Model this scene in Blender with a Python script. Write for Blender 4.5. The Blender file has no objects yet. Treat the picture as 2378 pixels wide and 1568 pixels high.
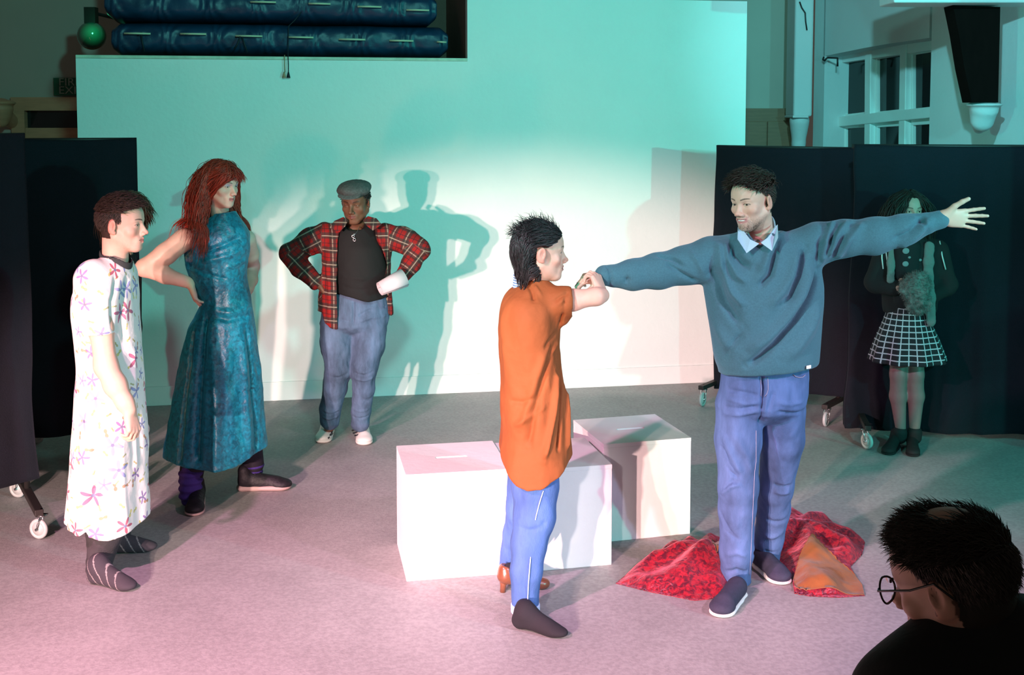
import bpy, math, random
import numpy as np
random.seed(7)
RNG = np.random.default_rng(11)
sc = bpy.context.scene
COL = sc.collection

# ------------------------------------------------------------------ camera
CAM_H, PITCH, FOC, PU, PV = 2.02, math.radians(4.0), 2700.0, 1189.0, 457.0
cd = bpy.data.cameras.new('camera')
cam = bpy.data.objects.new('camera', cd)
COL.objects.link(cam)
cam.location = (0, 0, CAM_H)
cam.rotation_euler = (math.radians(90) - PITCH, 0, 0)
cd.sensor_width = 36.0
cd.lens = FOC / 2378 * 36.0
cd.shift_y = -(784 - PV) / 2378
cd.clip_start = 0.05
sc.camera = cam

# ------------------------------------------------------------------ world, exposure
w = bpy.data.worlds.new('world')
sc.world = w
w.use_nodes = True
w.node_tree.nodes['Background'].inputs[0].default_value = (1.0, 0.92, 0.78, 1)
w.node_tree.nodes['Background'].inputs[1].default_value = 0.05
sc.view_settings.view_transform = 'Standard'
sc.view_settings.look = 'None'
sc.view_settings.gamma = 1
sc.view_settings.exposure = 0.0
sc.view_settings.use_curve_mapping = False

# ------------------------------------------------------------------ stage lamps
def spot(loc, target, col, power, angle, blend=0.5, rad=0.06, name='stage_light'):
    l = bpy.data.lights.new(name, 'SPOT')
    l.color = col
    l.energy = power
    l.spot_size = math.radians(angle)
    l.spot_blend = blend
    l.shadow_soft_size = rad
    o = bpy.data.objects.new(name, l)
    COL.objects.link(o)
    o.location = loc
    import mathutils
    d = mathutils.Vector(target) - mathutils.Vector(loc)
    o.rotation_euler = d.to_track_quat('-Z', 'Y').to_euler()
    return o

#LIGHTS
LAMPS = [
    # left stand, warm emitters (name, place, aim, rgb power, cone, softness of the edge, radius)
    ('L1', (-3.0, -1.5, 1.6), (0.0, 8.3, -2.05), (2650, 1800, 1600), 43, 0.35, 0.05),
    ('L2', (-2.6, -1.5, 1.6), (0.0, 8.5, -2.05), (2300, 1450, 1400), 43, 0.35, 0.05),
    # right stand, then an added wall spot and a front left lamp
    ('R1', (8.0, -0.4, 2.35), (-0.9, 8.0, 1.5), (40, 1350, 1050), 46, 0.6, 0.06),
    ('R2', (4.5, 1.8, 2.0), (-0.2, 5.0, 0.0), (160, 190, 330), 44, 0.7, 0.05),
    ('R3', (2.9, 3.2, 2.2), (2.8, 7.8, 2.1), (25, 190, 200), 104, 0.7, 0.04),
    ('R4', (1.2, 3.4, 3.5), (3.2, 9.0, 2.5), (150, 560, 620), 40, 0.7, 0.05),  # spot added only to brighten the upper right wall
    ('R5', (-1.7, 2.3, 2.3), (1.1, 5.2, 1.45), (20, 330, 260), 40, 0.7, 0.05),
    # overhead rail: cyan wash on the upper wall, rose floods on the stage floor
    ('C1', (0.4, 2.2, 4.1), (-0.6, 8.5, 2.7), (120, 520, 460), 78, 0.9, 0.15),
    ('F1', (-2.4, 1.6, 3.3), (-0.4, 4.4, 0.0), (1150, 450, 760), 66, 0.9, 0.08),
    ('F2', (3.0, 1.9, 3.2), (0.9, 4.4, 0.0), (520, 300, 440), 58, 0.9, 0.08),
    ('F3', (-1.3, -1.6, 2.7), (-0.3, 5.2, 0.2), (1600, 1400, 1450), 14.5, 0.9, 0.08),  # off the rail: narrow spot added to whiten the box fronts
    # low warm lamp by the left wings
    ('L4', (-2.9, 2.6, 1.2), (-1.7, 5.2, 0.9), (100, 50, 20), 42, 0.8, 0.05),
]
for nm_, loc_, aim_, rgb_, ang_, bl_, rad_ in LAMPS:
    mx_ = max(rgb_)
    if mx_ > 0:
        spot(loc_, aim_, tuple(c / mx_ for c in rgb_), mx_, ang_, bl_, rad_)

# ------------------------------------------------------------------ pixel -> place helpers
V3 = lambda *a: np.array(a, float)
def ray(u, v):
    return V3((u - PU) / FOC, math.cos(PITCH) - (v - PV) / FOC * math.sin(PITCH),
              -math.sin(PITCH) - (v - PV) / FOC * math.cos(PITCH))
CAMP = V3(0, 0, CAM_H)
def P(u, v, d):
    r = ray(u, v)
    return CAMP + r * (d / r[1])
def G(u, v, z=0.0):
    r = ray(u, v)
    return CAMP + r * ((z - CAM_H) / r[2])
def onplane(u, v, a, b):
    """the point of the upright plane through a and b seen at this pixel"""
    r = ray(u, v)
    n = V3(b[1] - a[1], a[0] - b[0], 0)
    return CAMP + r * (np.dot(n, a - CAMP) / np.dot(n, r))
def unit(v):
    v = np.asarray(v, float)
    return v / (np.linalg.norm(v) + 1e-12)

# ------------------------------------------------------------------ mesh helpers
def raw_mesh(name, V, F, smooth=True, col=None, uv=None):
    me = bpy.data.meshes.new(name)
    V = np.asarray(V, np.float32)
    if isinstance(F, np.ndarray):
        n, k = F.shape
        me.vertices.add(len(V)); me.vertices.foreach_set('co', V.ravel())
        me.loops.add(n * k); me.loops.foreach_set('vertex_index', F.astype(np.int32).ravel())
        me.polygons.add(n)
        me.polygons.foreach_set('loop_start', (np.arange(n) * k).astype(np.int32))
        me.update(calc_edges=True)
    else:
        me.from_pydata([tuple(map(float, v)) for v in V], [], [tuple(f) for f in F])
        me.update()
    me.polygons.foreach_set('use_smooth', np.full(len(me.polygons), smooth))
    if col is not None:
        c = np.ones((len(V), 4), np.float32); c[:, :3] = col
        a = me.color_attributes.new('Col', 'FLOAT_COLOR', 'POINT')
        a.data.foreach_set('color', c.ravel())
    if uv is not None:
        l = me.uv_layers.new(name='UVMap')
        idx = np.empty(len(me.loops), np.int32); me.loops.foreach_get('vertex_index', idx)
        l.data.foreach_set('uv', np.asarray(uv, np.float32)[idx].ravel())
    return me

def obj(name, VF, mat, parent=None, smooth=True, col=None, uv=None, label=None, kind=None):
    """link one mesh object; vertices are given in world space"""
    V, F = VF
    V = np.asarray(V, float)
    if parent is not None:
        base = np.array(parent['base_'])
        me = raw_mesh(name, V - base, F, smooth, col, uv)
        o = bpy.data.objects.new(name, me)
        o.parent = parent
        top = parent
        o['base_'] = list(base)
    else:
        base = np.array([(V[:, 0].min() + V[:, 0].max()) / 2, (V[:, 1].min() + V[:, 1].max()) / 2, V[:, 2].min()])
        me = raw_mesh(name, V - base, F, smooth, col, uv)
        o = bpy.data.objects.new(name, me)
        o.location = base
        o['base_'] = list(base)
    if mat is not None:
        me.materials.append(mat)
    COL.objects.link(o)
    if label: o['label'] = label
    if kind: o['kind'] = kind
    return o

def thing(name, label, cat, base, group=None, kind=None):
    o = bpy.data.objects.new(name, None)
    o.empty_display_size = 0.1
    COL.objects.link(o)
    o.location = tuple(map(float, base))
    o['base_'] = [float(x) for x in base]
    if label: o['label'] = label
    if cat: o['category'] = cat
    if group: o['group'] = group
    if kind: o['kind'] = kind
    return o

def tag(o, label, cat, group=None):
    o['label'] = label; o['category'] = cat
    if group: o['group'] = group
    return o

def join(*parts):
    Vs, Fs, n = [], [], 0
    for V, F in parts:
        Vs.append(np.asarray(V, float))
        Fs += [tuple(int(i) + n for i in f) for f in F]
        n += len(V)
    return np.vstack(Vs), Fs

def box(a, b):
    x0, y0, z0 = a; x1, y1, z1 = b
    V = np.array([(x, y, z) for z in (z0, z1) for y in (y0, y1) for x in (x0, x1)], float)
    F = [(0, 2, 3, 1), (4, 5, 7, 6), (0, 1, 5, 4), (2, 6, 7, 3), (0, 4, 6, 2), (1, 3, 7, 5)]
    return V, F

def bbox_frame(o, ex, ey, ez, sx, sy, sz, bev=0.0):
    """box from corner o along unit axes ex, ey, ez; bev rounds its edges"""
    if bev <= 0:
        V, F = box((0, 0, 0), (sx, sy, sz))
    else:
        import bmesh
        bm = bmesh.new()
        V, F = box((0, 0, 0), (sx, sy, sz))
        vs = [bm.verts.new(v) for v in V]
        for f in F: bm.faces.new([vs[i] for i in f])
        bmesh.ops.bevel(bm, geom=bm.edges[:], offset=bev, segments=3, affect='EDGES', profile=0.5)
        bm.verts.index_update()
        V = np.array([v.co[:] for v in bm.verts]); F = [tuple(v.index for v in f.verts) for f in bm.faces]
        bm.free()
    M = np.array([ex, ey, ez], float)
    return np.asarray(o) + V @ M, F

def prism(poly, depth):
    """poly: Nx3 outline, extruded by the vector depth"""
    A = np.asarray(poly, float); B = A + np.asarray(depth, float)
    n = len(A)
    F = [tuple(range(n)), tuple(range(2 * n - 1, n - 1, -1))]
    for i in range(n):
        j = (i + 1) % n
        F.append((i, i + n, j + n, j))
    return np.vstack([A, B]), F

def frame_at(t):
    t = unit(t)
    a = V3(0, 0, 1) if abs(t[2]) < 0.9 else V3(1, 0, 0)
    x = unit(np.cross(a, t)); y = np.cross(t, x)
    return x, y

def tube(path, r, n=8, cap=True, flat=1.0):
    path = np.asarray(path, float); m = len(path)
    r = np.broadcast_to(np.asarray(r, float), (m,))
    V = []
    x = None
    for i in range(m):
        t = unit(path[min(i + 1, m - 1)] - path[max(i - 1, 0)])
        if x is None: x, y = frame_at(t)
        else:
            x = unit(x - t * np.dot(x, t)); y = np.cross(t, x)
        for k in range(n):
            a = 2 * math.pi * k / n
            V.append(path[i] + r[i] * (math.cos(a) * x + flat * math.sin(a) * y))
    F = []
    for i in range(m - 1):
        for k in range(n):
            k2 = (k + 1) % n
            F.append((i * n + k, i * n + k2, (i + 1) * n + k2, (i + 1) * n + k))
    if cap:
        F.append(tuple(range(n - 1, -1, -1))); F.append(tuple((m - 1) * n + k for k in range(n)))
    return np.array(V), F

def sphere(c, r, n=16, m=10, R=None):
    r = np.broadcast_to(np.asarray(r, float), (3,))
    V = [(0, 0, 1)]
    for i in range(1, m):
        t = math.pi * i / m
        for k in range(n):
            a = 2 * math.pi * k / n
            V.append((math.sin(t) * math.cos(a), math.sin(t) * math.sin(a), math.cos(t)))
    V.append((0, 0, -1))
    F = []
    for k in range(n): F.append((0, 1 + k, 1 + (k + 1) % n))
    for i in range(m - 2):
        for k in range(n):
            a = 1 + i * n + k; b = 1 + i * n + (k + 1) % n
            F.append((a, a + n, b + n, b))
    last = 1 + (m - 1) * n
    for k in range(n): F.append((last, 1 + (m - 2) * n + (k + 1) % n, 1 + (m - 2) * n + k))
    V = np.array(V) * r
    if R is not None: V = V @ np.asarray(R).T
    return V + np.asarray(c), F

def torus(c, axis, R, r, n=20, m=8):
    x, y = frame_at(axis); ax = unit(axis)
    V = []
    for i in range(n):
        a = 2 * math.pi * i / n
        d = math.cos(a) * x + math.sin(a) * y
        for k in range(m):
            b = 2 * math.pi * k / m
            V.append(np.asarray(c) + d * (R + r * math.cos(b)) + ax * r * math.sin(b))
    F = [(i * m + k, ((i + 1) % n) * m + k, ((i + 1) % n) * m + (k + 1) % m, i * m + (k + 1) % m) for i in range(n) for k in range(m)]
    return np.array(V), F

def cyl(a, b, r, n=16):
    return tube([a, b], r, n)

# ------------------------------------------------------------------ noise
def _hash(i, j, k, s):
    h = (i * 374761393 + j * 668265263 + k * 2147483647 + s * 1274126177) & 0xffffffff
    h = ((h ^ (h >> 13)) * 1274126177) & 0xffffffff
    return ((h ^ (h >> 16)) & 0xffff) / 65535.0
def vnoise(p, s=0):
    p = np.asarray(p, float)
    i = np.floor(p).astype(np.int64); f = p - i; f = f * f * (3 - 2 * f)
    r = 0
    for a in (0, 1):
        for b in (0, 1):
            for c in (0, 1):
                wgt = (f[:, 0] if a else 1 - f[:, 0]) * (f[:, 1] if b else 1 - f[:, 1]) * (f[:, 2] if c else 1 - f[:, 2])
                r = r + wgt * _hash(i[:, 0] + a, i[:, 1] + b, i[:, 2] + c, s)
    return r * 2 - 1
def fbm(p, s=0, o=3):
    r = 0; a = 1.0
    for k in range(o):
        r = r + a * vnoise(np.asarray(p) * (2.03 ** k) + 17.3 * k, s + k); a *= 0.5
    return r

# ------------------------------------------------------------------ soft solids: blended shapes meshed with surface nets
class Sdf:
    def __init__(s, vox=0.006):
        s.vox = vox; s.P = []
    def cap(s, a, b, ra, rb=None, k=0.012, fl=None, op=1):
        rb = ra if rb is None else rb
        a = np.asarray(a, float); b = np.asarray(b, float); r = max(ra, rb)
        lo = np.minimum(a, b) - r; hi = np.maximum(a, b) + r
        ba = b - a; L2 = max(np.dot(ba, ba), 1e-12)
        if fl is not None: ax = unit(fl[0]); q = 1.0 / fl[1]
        def f(X, Y, Z):
            x, y, z = X - a[0], Y - a[1], Z - a[2]
            t = np.clip((x * ba[0] + y * ba[1] + z * ba[2]) / L2, 0, 1)
            x = x - t * ba[0]; y = y - t * ba[1]; z = z - t * ba[2]
            if fl is not None:
                dd = x * ax[0] + y * ax[1] + z * ax[2]
                e = dd * (q - 1)
                k0 = np.sqrt((x + e * ax[0]) ** 2 + (y + e * ax[1]) ** 2 + (z + e * ax[2]) ** 2) + 1e-9
                e2 = dd * (q * q - 1)
                k1 = np.sqrt((x + e2 * ax[0]) ** 2 + (y + e2 * ax[1]) ** 2 + (z + e2 * ax[2]) ** 2) + 1e-9
                return (k0 - (ra + (rb - ra) * t)) * k0 / k1
            return np.sqrt(x * x + y * y + z * z) - (ra + (rb - ra) * t)
        s.P.append((lo, hi, f, k, op)); return s
    def chain(s, pts, rs, k=0.012, fl=None):
        for i in range(len(pts) - 1): s.cap(pts[i], pts[i + 1], rs[i], rs[i + 1], k, fl)
        return s
    def ell(s, c, r, R=None, k=0.012, op=1):
        c = np.asarray(c, float); r = np.broadcast_to(np.asarray(r, float), (3,)).copy()
        R = np.eye(3) if R is None else np.asarray(R)
        ext = np.sqrt(((R * r[None, :]) ** 2).sum(1))
        def f(X, Y, Z):
            x, y, z = X - c[0], Y - c[1], Z - c[2]
            k0 = 0; k1 = 0
            for i in range(3):
                l = x * R[0, i] + y * R[1, i] + z * R[2, i]
                k0 = k0 + (l / r[i]) ** 2; k1 = k1 + (l / r[i] ** 2) ** 2
            k0 = np.sqrt(k0); k1 = np.sqrt(k1) + 1e-9
            return k0 * (k0 - 1) / k1
        s.P.append((c - ext, c + ext, f, k, op)); return s
    def loft(s, rows, k=0.015, fold=None, op=1, grow=0.0, e=2.0, cut=(True, True)):
        """rows: (z, cx, cy, rx, ry); upright stack of ellipses, fold(angle, z) scales the radius"""
        A = np.array(sorted(rows, key=lambda q: q[0]), float)
        z, cx, cy, rx, ry = A.T
        rx = rx + grow; ry = ry + grow
        lo = V3((cx - rx).min() - 0.03, (cy - ry).min() - 0.03, z[0]); hi = V3((cx + rx).max() + 0.03, (cy + ry).max() + 0.03, z[-1])
        zz = np.linspace(z[0], z[-1], 200)
        def sm(q):
            v = np.interp(zz, z, q); kk = np.hanning(17); kk /= kk.sum()
            return np.convolve(np.pad(v, 8, 'edge'), kk, 'valid')
        T = [sm(q) for q in (cx, cy, rx, ry)]
        def f(X, Y, Z):
            zc = np.clip(Z, z[0], z[-1])
            a, b, c, d = [np.interp(zc, zz, t) for t in T]
            dx = X - a; dy = Y - b
            if fold is not None:
                m = fold(np.arctan2(dy / d, dx / c), Z)
            else: m = 1.0
            c = c * m; d = d * m
            k0 = (np.abs(dx / c) ** e + np.abs(dy / d) ** e) ** (1 / e) + 1e-9
            k1 = np.sqrt((dx / c ** 2) ** 2 + (dy / d ** 2) ** 2) + 1e-9
            r = np.sqrt(dx * dx + dy * dy) + 1e-9
            dist = (k0 - 1) * np.minimum(r / k0, np.maximum(c, d))
            dz = np.maximum(z[0] - Z, Z - z[-1])
            return np.maximum(dist, dz)
        s.P.append((lo, hi, f, k, op)); return s
    def mesh(s, smooth=1, disp=None):
        vx = s.vox
        add = [p for p in s.P if p[4] > 0]
        lo = np.min([p[0] for p in add], 0) - 3 * vx; hi = np.max([p[1] for p in add], 0) + 3 * vx
        N = np.ceil((hi - lo) / vx).astype(int) + 1
        F = np.full(N, 1.0, np.float32)
        ax = [(lo[i] + vx * np.arange(N[i])).astype(np.float32) for i in range(3)]
        for (a, b, f, k, op) in s.P:
            pad = k + 2.5 * vx
            i0 = np.clip(np.floor((a - pad - lo) / vx).astype(int), 0, N); i1 = np.clip(np.ceil((b + pad - lo) / vx).astype(int) + 1, 0, N)
            if np.any(i1 <= i0): continue
            sl = tuple(slice(i0[i], i1[i]) for i in range(3))
            X = ax[0][sl[0]][:, None, None]; Y = ax[1][sl[1]][None, :, None]; Z = ax[2][sl[2]][None, None, :]
            d = f(X, Y, Z).astype(np.float32)
            cur = F[sl]
            if op > 0:
                h = np.maximum(k - np.abs(cur - d), 0) / k
                F[sl] = np.minimum(cur, d) - h * h * k * 0.25
            else:
                d = -d
                h = np.maximum(k - np.abs(cur - d), 0) / k
                F[sl] = np.maximum(cur, d) + h * h * k * 0.25
        ins = F < 0
        cnt = np.zeros(N - 1, np.int8)
        for a in (0, 1):
            for b in (0, 1):
                for c in (0, 1):
                    cnt += ins[a:N[0] - 1 + a, b:N[1] - 1 + b, c:N[2] - 1 + c]
        act = (cnt > 0) & (cnt < 8)
        I = np.argwhere(act)
        idx = np.full(N - 1, -1, np.int64); idx[act] = np.arange(len(I))
        acc = np.zeros((len(I), 3)); num = np.zeros(len(I))
        for axd in range(3):
            o = [q for q in range(3) if q != axd]
            for p in (0, 1):
                for q in (0, 1):
                    c0 = I.copy(); c0[:, o[0]] += p; c0[:, o[1]] += q
                    c1 = c0.copy(); c1[:, axd] += 1
                    f0 = F[c0[:, 0], c0[:, 1], c0[:, 2]]; f1 = F[c1[:, 0], c1[:, 1], c1[:, 2]]
                    m = (f0 < 0) != (f1 < 0)
                    t = np.where(m, f0 / np.where(m, f0 - f1, 1), 0)
                    pt = c0.astype(float); pt[:, axd] += t
                    acc += pt * m[:, None]; num += m
        V = lo + (acc / num[:, None]) * vx
        Q = []
        for axd in range(3):
            o = [(axd + 1) % 3, (axd + 2) % 3]
            n1 = N.copy(); n1[axd] -= 1
            sa = [slice(None)] * 3; sb = [slice(None)] * 3
            sa[axd] = slice(0, N[axd] - 1); sb[axd] = slice(1, N[axd])
            A = ins[tuple(sa)]; B = ins[tuple(sb)]
            E = np.argwhere(A != B)
            E = E[(E[:, o[0]] > 0) & (E[:, o[1]] > 0) & (E[:, o[0]] < N[o[0]] - 1) & (E[:, o[1]] < N[o[1]] - 1)]
            if not len(E): continue
            def cell(da, db):
                c = E.copy(); c[:, o[0]] -= da; c[:, o[1]] -= db
                return idx[c[:, 0], c[:, 1], c[:, 2]]
            q = np.stack([cell(1, 1), cell(0, 1), cell(0, 0), cell(1, 0)], 1)
            flip = ~A[E[:, 0], E[:, 1], E[:, 2]]
            q[flip] = q[flip][:, ::-1]
            Q.append(q)
        Q = np.vstack(Q)
        Q = Q[(Q >= 0).all(1)]
        for _ in range(smooth): V = relax(V, Q, 0.5)
        if disp is not None:
            V = V + vnormals(V, Q) * disp(V)[:, None]
        return V, Q

def relax(V, Q, f=0.5):
    S = np.zeros_like(V); C = np.zeros(len(V))
    for a in range(4):
        i, j = Q[:, a], Q[:, (a + 1) % 4]
        for c in range(3):
            S[:, c] += np.bincount(i, V[j, c], len(V)) + np.bincount(j, V[i, c], len(V))
        C += np.bincount(i, minlength=len(V)) + np.bincount(j, minlength=len(V))
    C = np.maximum(C, 1)
    return V + f * (S / C[:, None] - V)

def vnormals(V, Q):
    n = np.cross(V[Q[:, 2]] - V[Q[:, 0]], V[Q[:, 3]] - V[Q[:, 1]])
    N = np.zeros_like(V)
    for a in range(4):
        for c in range(3): N[:, c] += np.bincount(Q[:, a], n[:, c], len(V))
    return N / (np.linalg.norm(N, axis=1)[:, None] + 1e-12)

def joinq(*parts):
    V = np.vstack([p[0] for p in parts]); n = 0; Q = []
    for p in parts: Q.append(np.asarray(p[1]) + n); n += len(p[0])
    return V, np.vstack(Q)

def seg_dist(V, a, b):
    a = np.asarray(a); ba = np.asarray(b) - a
    t = np.clip(((V - a) @ ba) / np.dot(ba, ba), 0, 1)
    return np.linalg.norm(V - a - t[:, None] * ba, axis=1), t

def folds(V, segs):
    """segs: (points along the crease, width, height) -> ridges (+) and creases (-)"""
    r = np.zeros(len(V))
    for pts, wd, h in segs:
        best = np.full(len(V), 9.0)
        for i in range(len(pts) - 1):
            d, t = seg_dist(V, pts[i], pts[i + 1]); best = np.minimum(best, d)
        ends = np.minimum(np.linalg.norm(V - pts[0], axis=1), np.linalg.norm(V - pts[-1], axis=1))
        r += h * np.exp(-(best / wd) ** 2) * np.clip(ends / (2.5 * wd), 0.15, 1)
    return r

# ------------------------------------------------------------------ materials
def mat(name, col=(0.5, 0.5, 0.5), rough=0.6, metal=0.0, spec=0.4, var=0.0, vscale=8, bump=0.0, bscale=60, sheen=0.0,
        attr=False, sheencol=(1, 1, 1), trans=0.0, alpha=1.0, coat=0.0, stretch=(1, 1, 1)):
    m = bpy.data.materials.new(name); m.use_nodes = True
    nt = m.node_tree; N = nt.nodes; L = nt.links
    b = N['Principled BSDF']
    b.inputs['Base Color'].default_value = (*col, 1)
    b.inputs['Roughness'].default_value = rough
    b.inputs['Metallic'].default_value = metal
    b.inputs['Specular IOR Level'].default_value = spec
    b.inputs['Sheen Weight'].default_value = sheen
    b.inputs['Sheen Tint'].default_value = (*sheencol, 1)
    b.inputs['Transmission Weight'].default_value = trans
    b.inputs['Coat Weight'].default_value = coat
    tc = N.new('ShaderNodeTexCoord')
    mp = N.new('ShaderNodeMapping'); mp.inputs['Scale'].default_value = stretch
    L.new(tc.outputs['Object'], mp.inputs['Vector'])
    src = None
    if attr:
        at = N.new('ShaderNodeAttribute'); at.attribute_name = 'Col'
        src = at.outputs['Color']
    if var > 0:
        nz = N.new('ShaderNodeTexNoise'); nz.inputs['Scale'].default_value = vscale; nz.inputs['Detail'].default_value = 6
        nz.inputs['Roughness'].default_value = 0.65
        L.new(mp.outputs['Vector'], nz.inputs['Vector'])
        mr = N.new('ShaderNodeMapRange')
        mr.inputs['From Min'].default_value = 0.3; mr.inputs['From Max'].default_value = 0.7
        mr.inputs['To Min'].default_value = 1 - var; mr.inputs['To Max'].default_value = 1 + var
        L.new(nz.outputs['Fac'], mr.inputs['Value'])
        mx = N.new('ShaderNodeVectorMath'); mx.operation = 'SCALE'
        if src is None: mx.inputs[0].default_value = col
        else: L.new(src, mx.inputs[0])
        L.new(mr.outputs[0], mx.inputs['Scale'])
        src = mx.outputs[0]
    if src is not None: L.new(src, b.inputs['Base Color'])
    if bump > 0:
        nb = N.new('ShaderNodeTexNoise'); nb.inputs['Scale'].default_value = bscale; nb.inputs['Detail'].default_value = 4
        L.new(mp.outputs['Vector'], nb.inputs['Vector'])
        bp = N.new('ShaderNodeBump'); bp.inputs['Strength'].default_value = 1.0; bp.inputs['Distance'].default_value = bump
        L.new(nb.outputs['Fac'], bp.inputs['Height']); L.new(bp.outputs['Normal'], b.inputs['Normal'])
    return m
def nodes(m): return m.node_tree.nodes, m.node_tree.links, m.node_tree.nodes['Principled BSDF']
# ================================================================== THE SETTING
M_wall = mat('white_paint', (0.80, 0.81, 0.79), 0.55, var=0.025, vscale=1.5, bump=0.002, bscale=25)
M_floor = mat('grey_vinyl', (0.33, 0.32, 0.312), 0.55, var=0.13, vscale=1.7, bump=0.0012, bscale=120, spec=0.15)
N_, L_, B_ = nodes(M_floor)
nz = N_.new('ShaderNodeTexNoise'); nz.inputs['Scale'].default_value = 55; nz.inputs['Detail'].default_value = 3
tc = N_.new('ShaderNodeTexCoord'); L_.new(tc.outputs['Object'], nz.inputs['Vector'])
mr = N_.new('ShaderNodeMapRange'); mr.inputs['From Min'].default_value = 0.35; mr.inputs['From Max'].default_value = 0.65
mr.inputs['To Min'].default_value = 0.9; mr.inputs['To Max'].default_value = 1.1
L_.new(nz.outputs['Fac'], mr.inputs['Value'])
sca = N_.new('ShaderNodeVectorMath'); sca.operation = 'SCALE'
old = B_.inputs['Base Color'].links[0].from_socket
L_.new(old, sca.inputs[0]); L_.new(mr.outputs[0], sca.inputs['Scale']); L_.new(sca.outputs[0], B_.inputs['Base Color'])

M_dim = mat('dim_plaster', (0.45, 0.44, 0.38), 0.8, var=0.05, vscale=1)
M_brown = mat('stained_wood', (0.23, 0.12, 0.065), 0.5, var=0.12, vscale=6, stretch=(1, 1, 8))
M_white = mat('white_gloss', (0.78, 0.80, 0.78), 0.35, var=0.02)
M_edge = mat('board_edge', (0.55, 0.60, 0.48), 0.6, var=0.2, vscale=9)
M_reveal = mat('brown_reveal', (0.17, 0.11, 0.09), 0.8, var=0.1)
M_black = mat('black_metal', (0.012, 0.012, 0.013), 0.45)
M_glassd = mat('night_glass', (0.012, 0.014, 0.016), 0.06, spec=0.6)
M_rwall = mat('hall_plaster', (0.62, 0.64, 0.64), 0.6, var=0.03, vscale=2, bump=0.002, bscale=30)

o = obj('floor', box((-7, -3.5, -0.05), (9, 13, 0)), M_floor, smooth=False, kind='structure')

WA, WB = G(330, 943), G(1655, 887)
WX = unit(WB - WA); WN = V3(-WX[1], WX[0], 0)          # WN points away from the camera
def W(u, v): return onplane(u, v, WA, WB)
zl = (W(178, 119)[2] + W(1085, 138)[2]) / 2
zt = W(1733, 3)[2]
wl, wm, wr = [(lambda q: V3(q[0], q[1], 0))(W(u, 300)) for u in (180, 1086, 1731)]
up = V3(0, 0, 1)
poly = [wl, wl + up * (zl - 0.03), wm + up * (zl - 0.03), wm + up * zt, wr + up * zt, wr]
wall_back = obj('wall_back', prism(poly, WN * 0.10), M_wall, smooth=False, kind='structure')
# top edging of the low part, in two boards
e1 = bbox_frame(wl - WN * 0.012 + up * (zl - 0.03), WX, WN, up, np.linalg.norm(wm - wl), 0.125, 0.022, 0.004)
obj('trim_1', e1, M_edge, smooth=False, kind='structure')
# skirting board
L = np.linalg.norm(wr - wl)
sk = bbox_frame(wl - WN * 0.014, WX, WN, up, L, 0.0135, 0.135, 0.003)
obj('baseboard_back', sk, M_wall, smooth=False, kind='structure')
# store opening behind the low part: shelf floor, right cheek, back
cheek = prism([wm + up * (zl - 0.03) + WN * 0.10, wm + up * 3.6 + WN * 0.10, wm + up * 3.6 + WN * 1.25, wm + up * (zl - 0.03) + WN * 1.25], WX * 0.03)
obj('wall_store_side', cheek, M_reveal, smooth=False, kind='structure')
shelf = bbox_frame(wl + WX * 0.12 + WN * 0.10 + up * (zl - 0.075), WX, WN, up, np.linalg.norm(wm - wl) - 0.12, 1.15, 0.04)
obj('trim_2', shelf, M_brown, smooth=False, kind='structure')
bk = bbox_frame(wl + WX * 0.12 + WN * 1.25 + up * (zl - 0.075), WX, WN, up, np.linalg.norm(wm - wl) - 0.10, 0.03, 1.3)
obj('wall_store_back', bk, M_reveal, smooth=False, kind='structure')

# far hall wall beyond, left side with a doorway
FD = 10.6
fx0 = P(-200, 200, FD)[0]; fx1 = P(1845, 200, FD)[0]
dl, dr = P(32, 300, FD)[0], P(420, 300, FD)[0]
dtop = P(100, 226, FD)[2]
def wallpoly():
    return [V3(fx0, FD, 0), V3(fx0, FD, 4.6), V3(fx1, FD, 4.6), V3(fx1, FD, 0), V3(dr, FD, 0), V3(dr, FD, dtop), V3(dl, FD, dtop), V3(dl, FD, 0)]
obj('wall_far', prism(wallpoly(), V3(0, 0.15, 0)), M_dim, smooth=False, kind='structure')
dg = thing('door_1', None, None, (dl, FD, 0), kind='structure')
M_dframe = mat('door_frame_wood', (0.62, 0.32, 0.19), 0.5, var=0.1, vscale=5, stretch=(1, 1, 6))
ptop, pbot = P(100, 257, FD)[2], P(100, 297, FD)[2]
pl = P(62, 280, FD)[0]
obj('frame_head', box((dl, FD - 0.05, ptop), (dr, FD + 0.08, dtop)), M_dframe, dg, smooth=False)
obj('frame_post', box((dl, FD - 0.05, 0), (pl, FD + 0.08, ptop)), M_dframe, dg, smooth=False)
obj('frame_post', box((dr - 0.12, FD - 0.05, 0), (dr, FD + 0.08, ptop)), M_dframe, dg, smooth=False)
obj('frame_rail', box((pl, FD - 0.03, pbot - 0.22), (dr - 0.12, FD + 0.06, pbot)), M_dframe, dg, smooth=False)
obj('fanlight_pane', box((pl, FD + 0.02, pbot), (dr - 0.12, FD + 0.03, ptop)), M_glassd, dg, smooth=False)
obj('door_leaf', box((pl, FD + 0.03, 0), (dr - 0.12, FD + 0.07, pbot - 0.22)), M_dframe, dg, smooth=False)
# pale bracket at the left picture edge
q = Sdf(0.012); c0 = P(2, 255, FD - 0.25)
q.cap(c0 + V3(0, 0, 0.0), c0 + V3(0, 0, -0.10), 0.105, 0.06, 0.02)
q.ell(c0 + V3(0, 0, 0.06), (0.13, 0.12, 0.03))
q.cap(c0 + V3(0, 0, -0.03), c0 + V3(0, 0.25, -0.12), 0.08, 0.06, 0.03)
tag(obj('corbel', q.mesh(), M_dframe), 'pale plaster corbel at the left edge beside the door frame', 'corbel')

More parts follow.
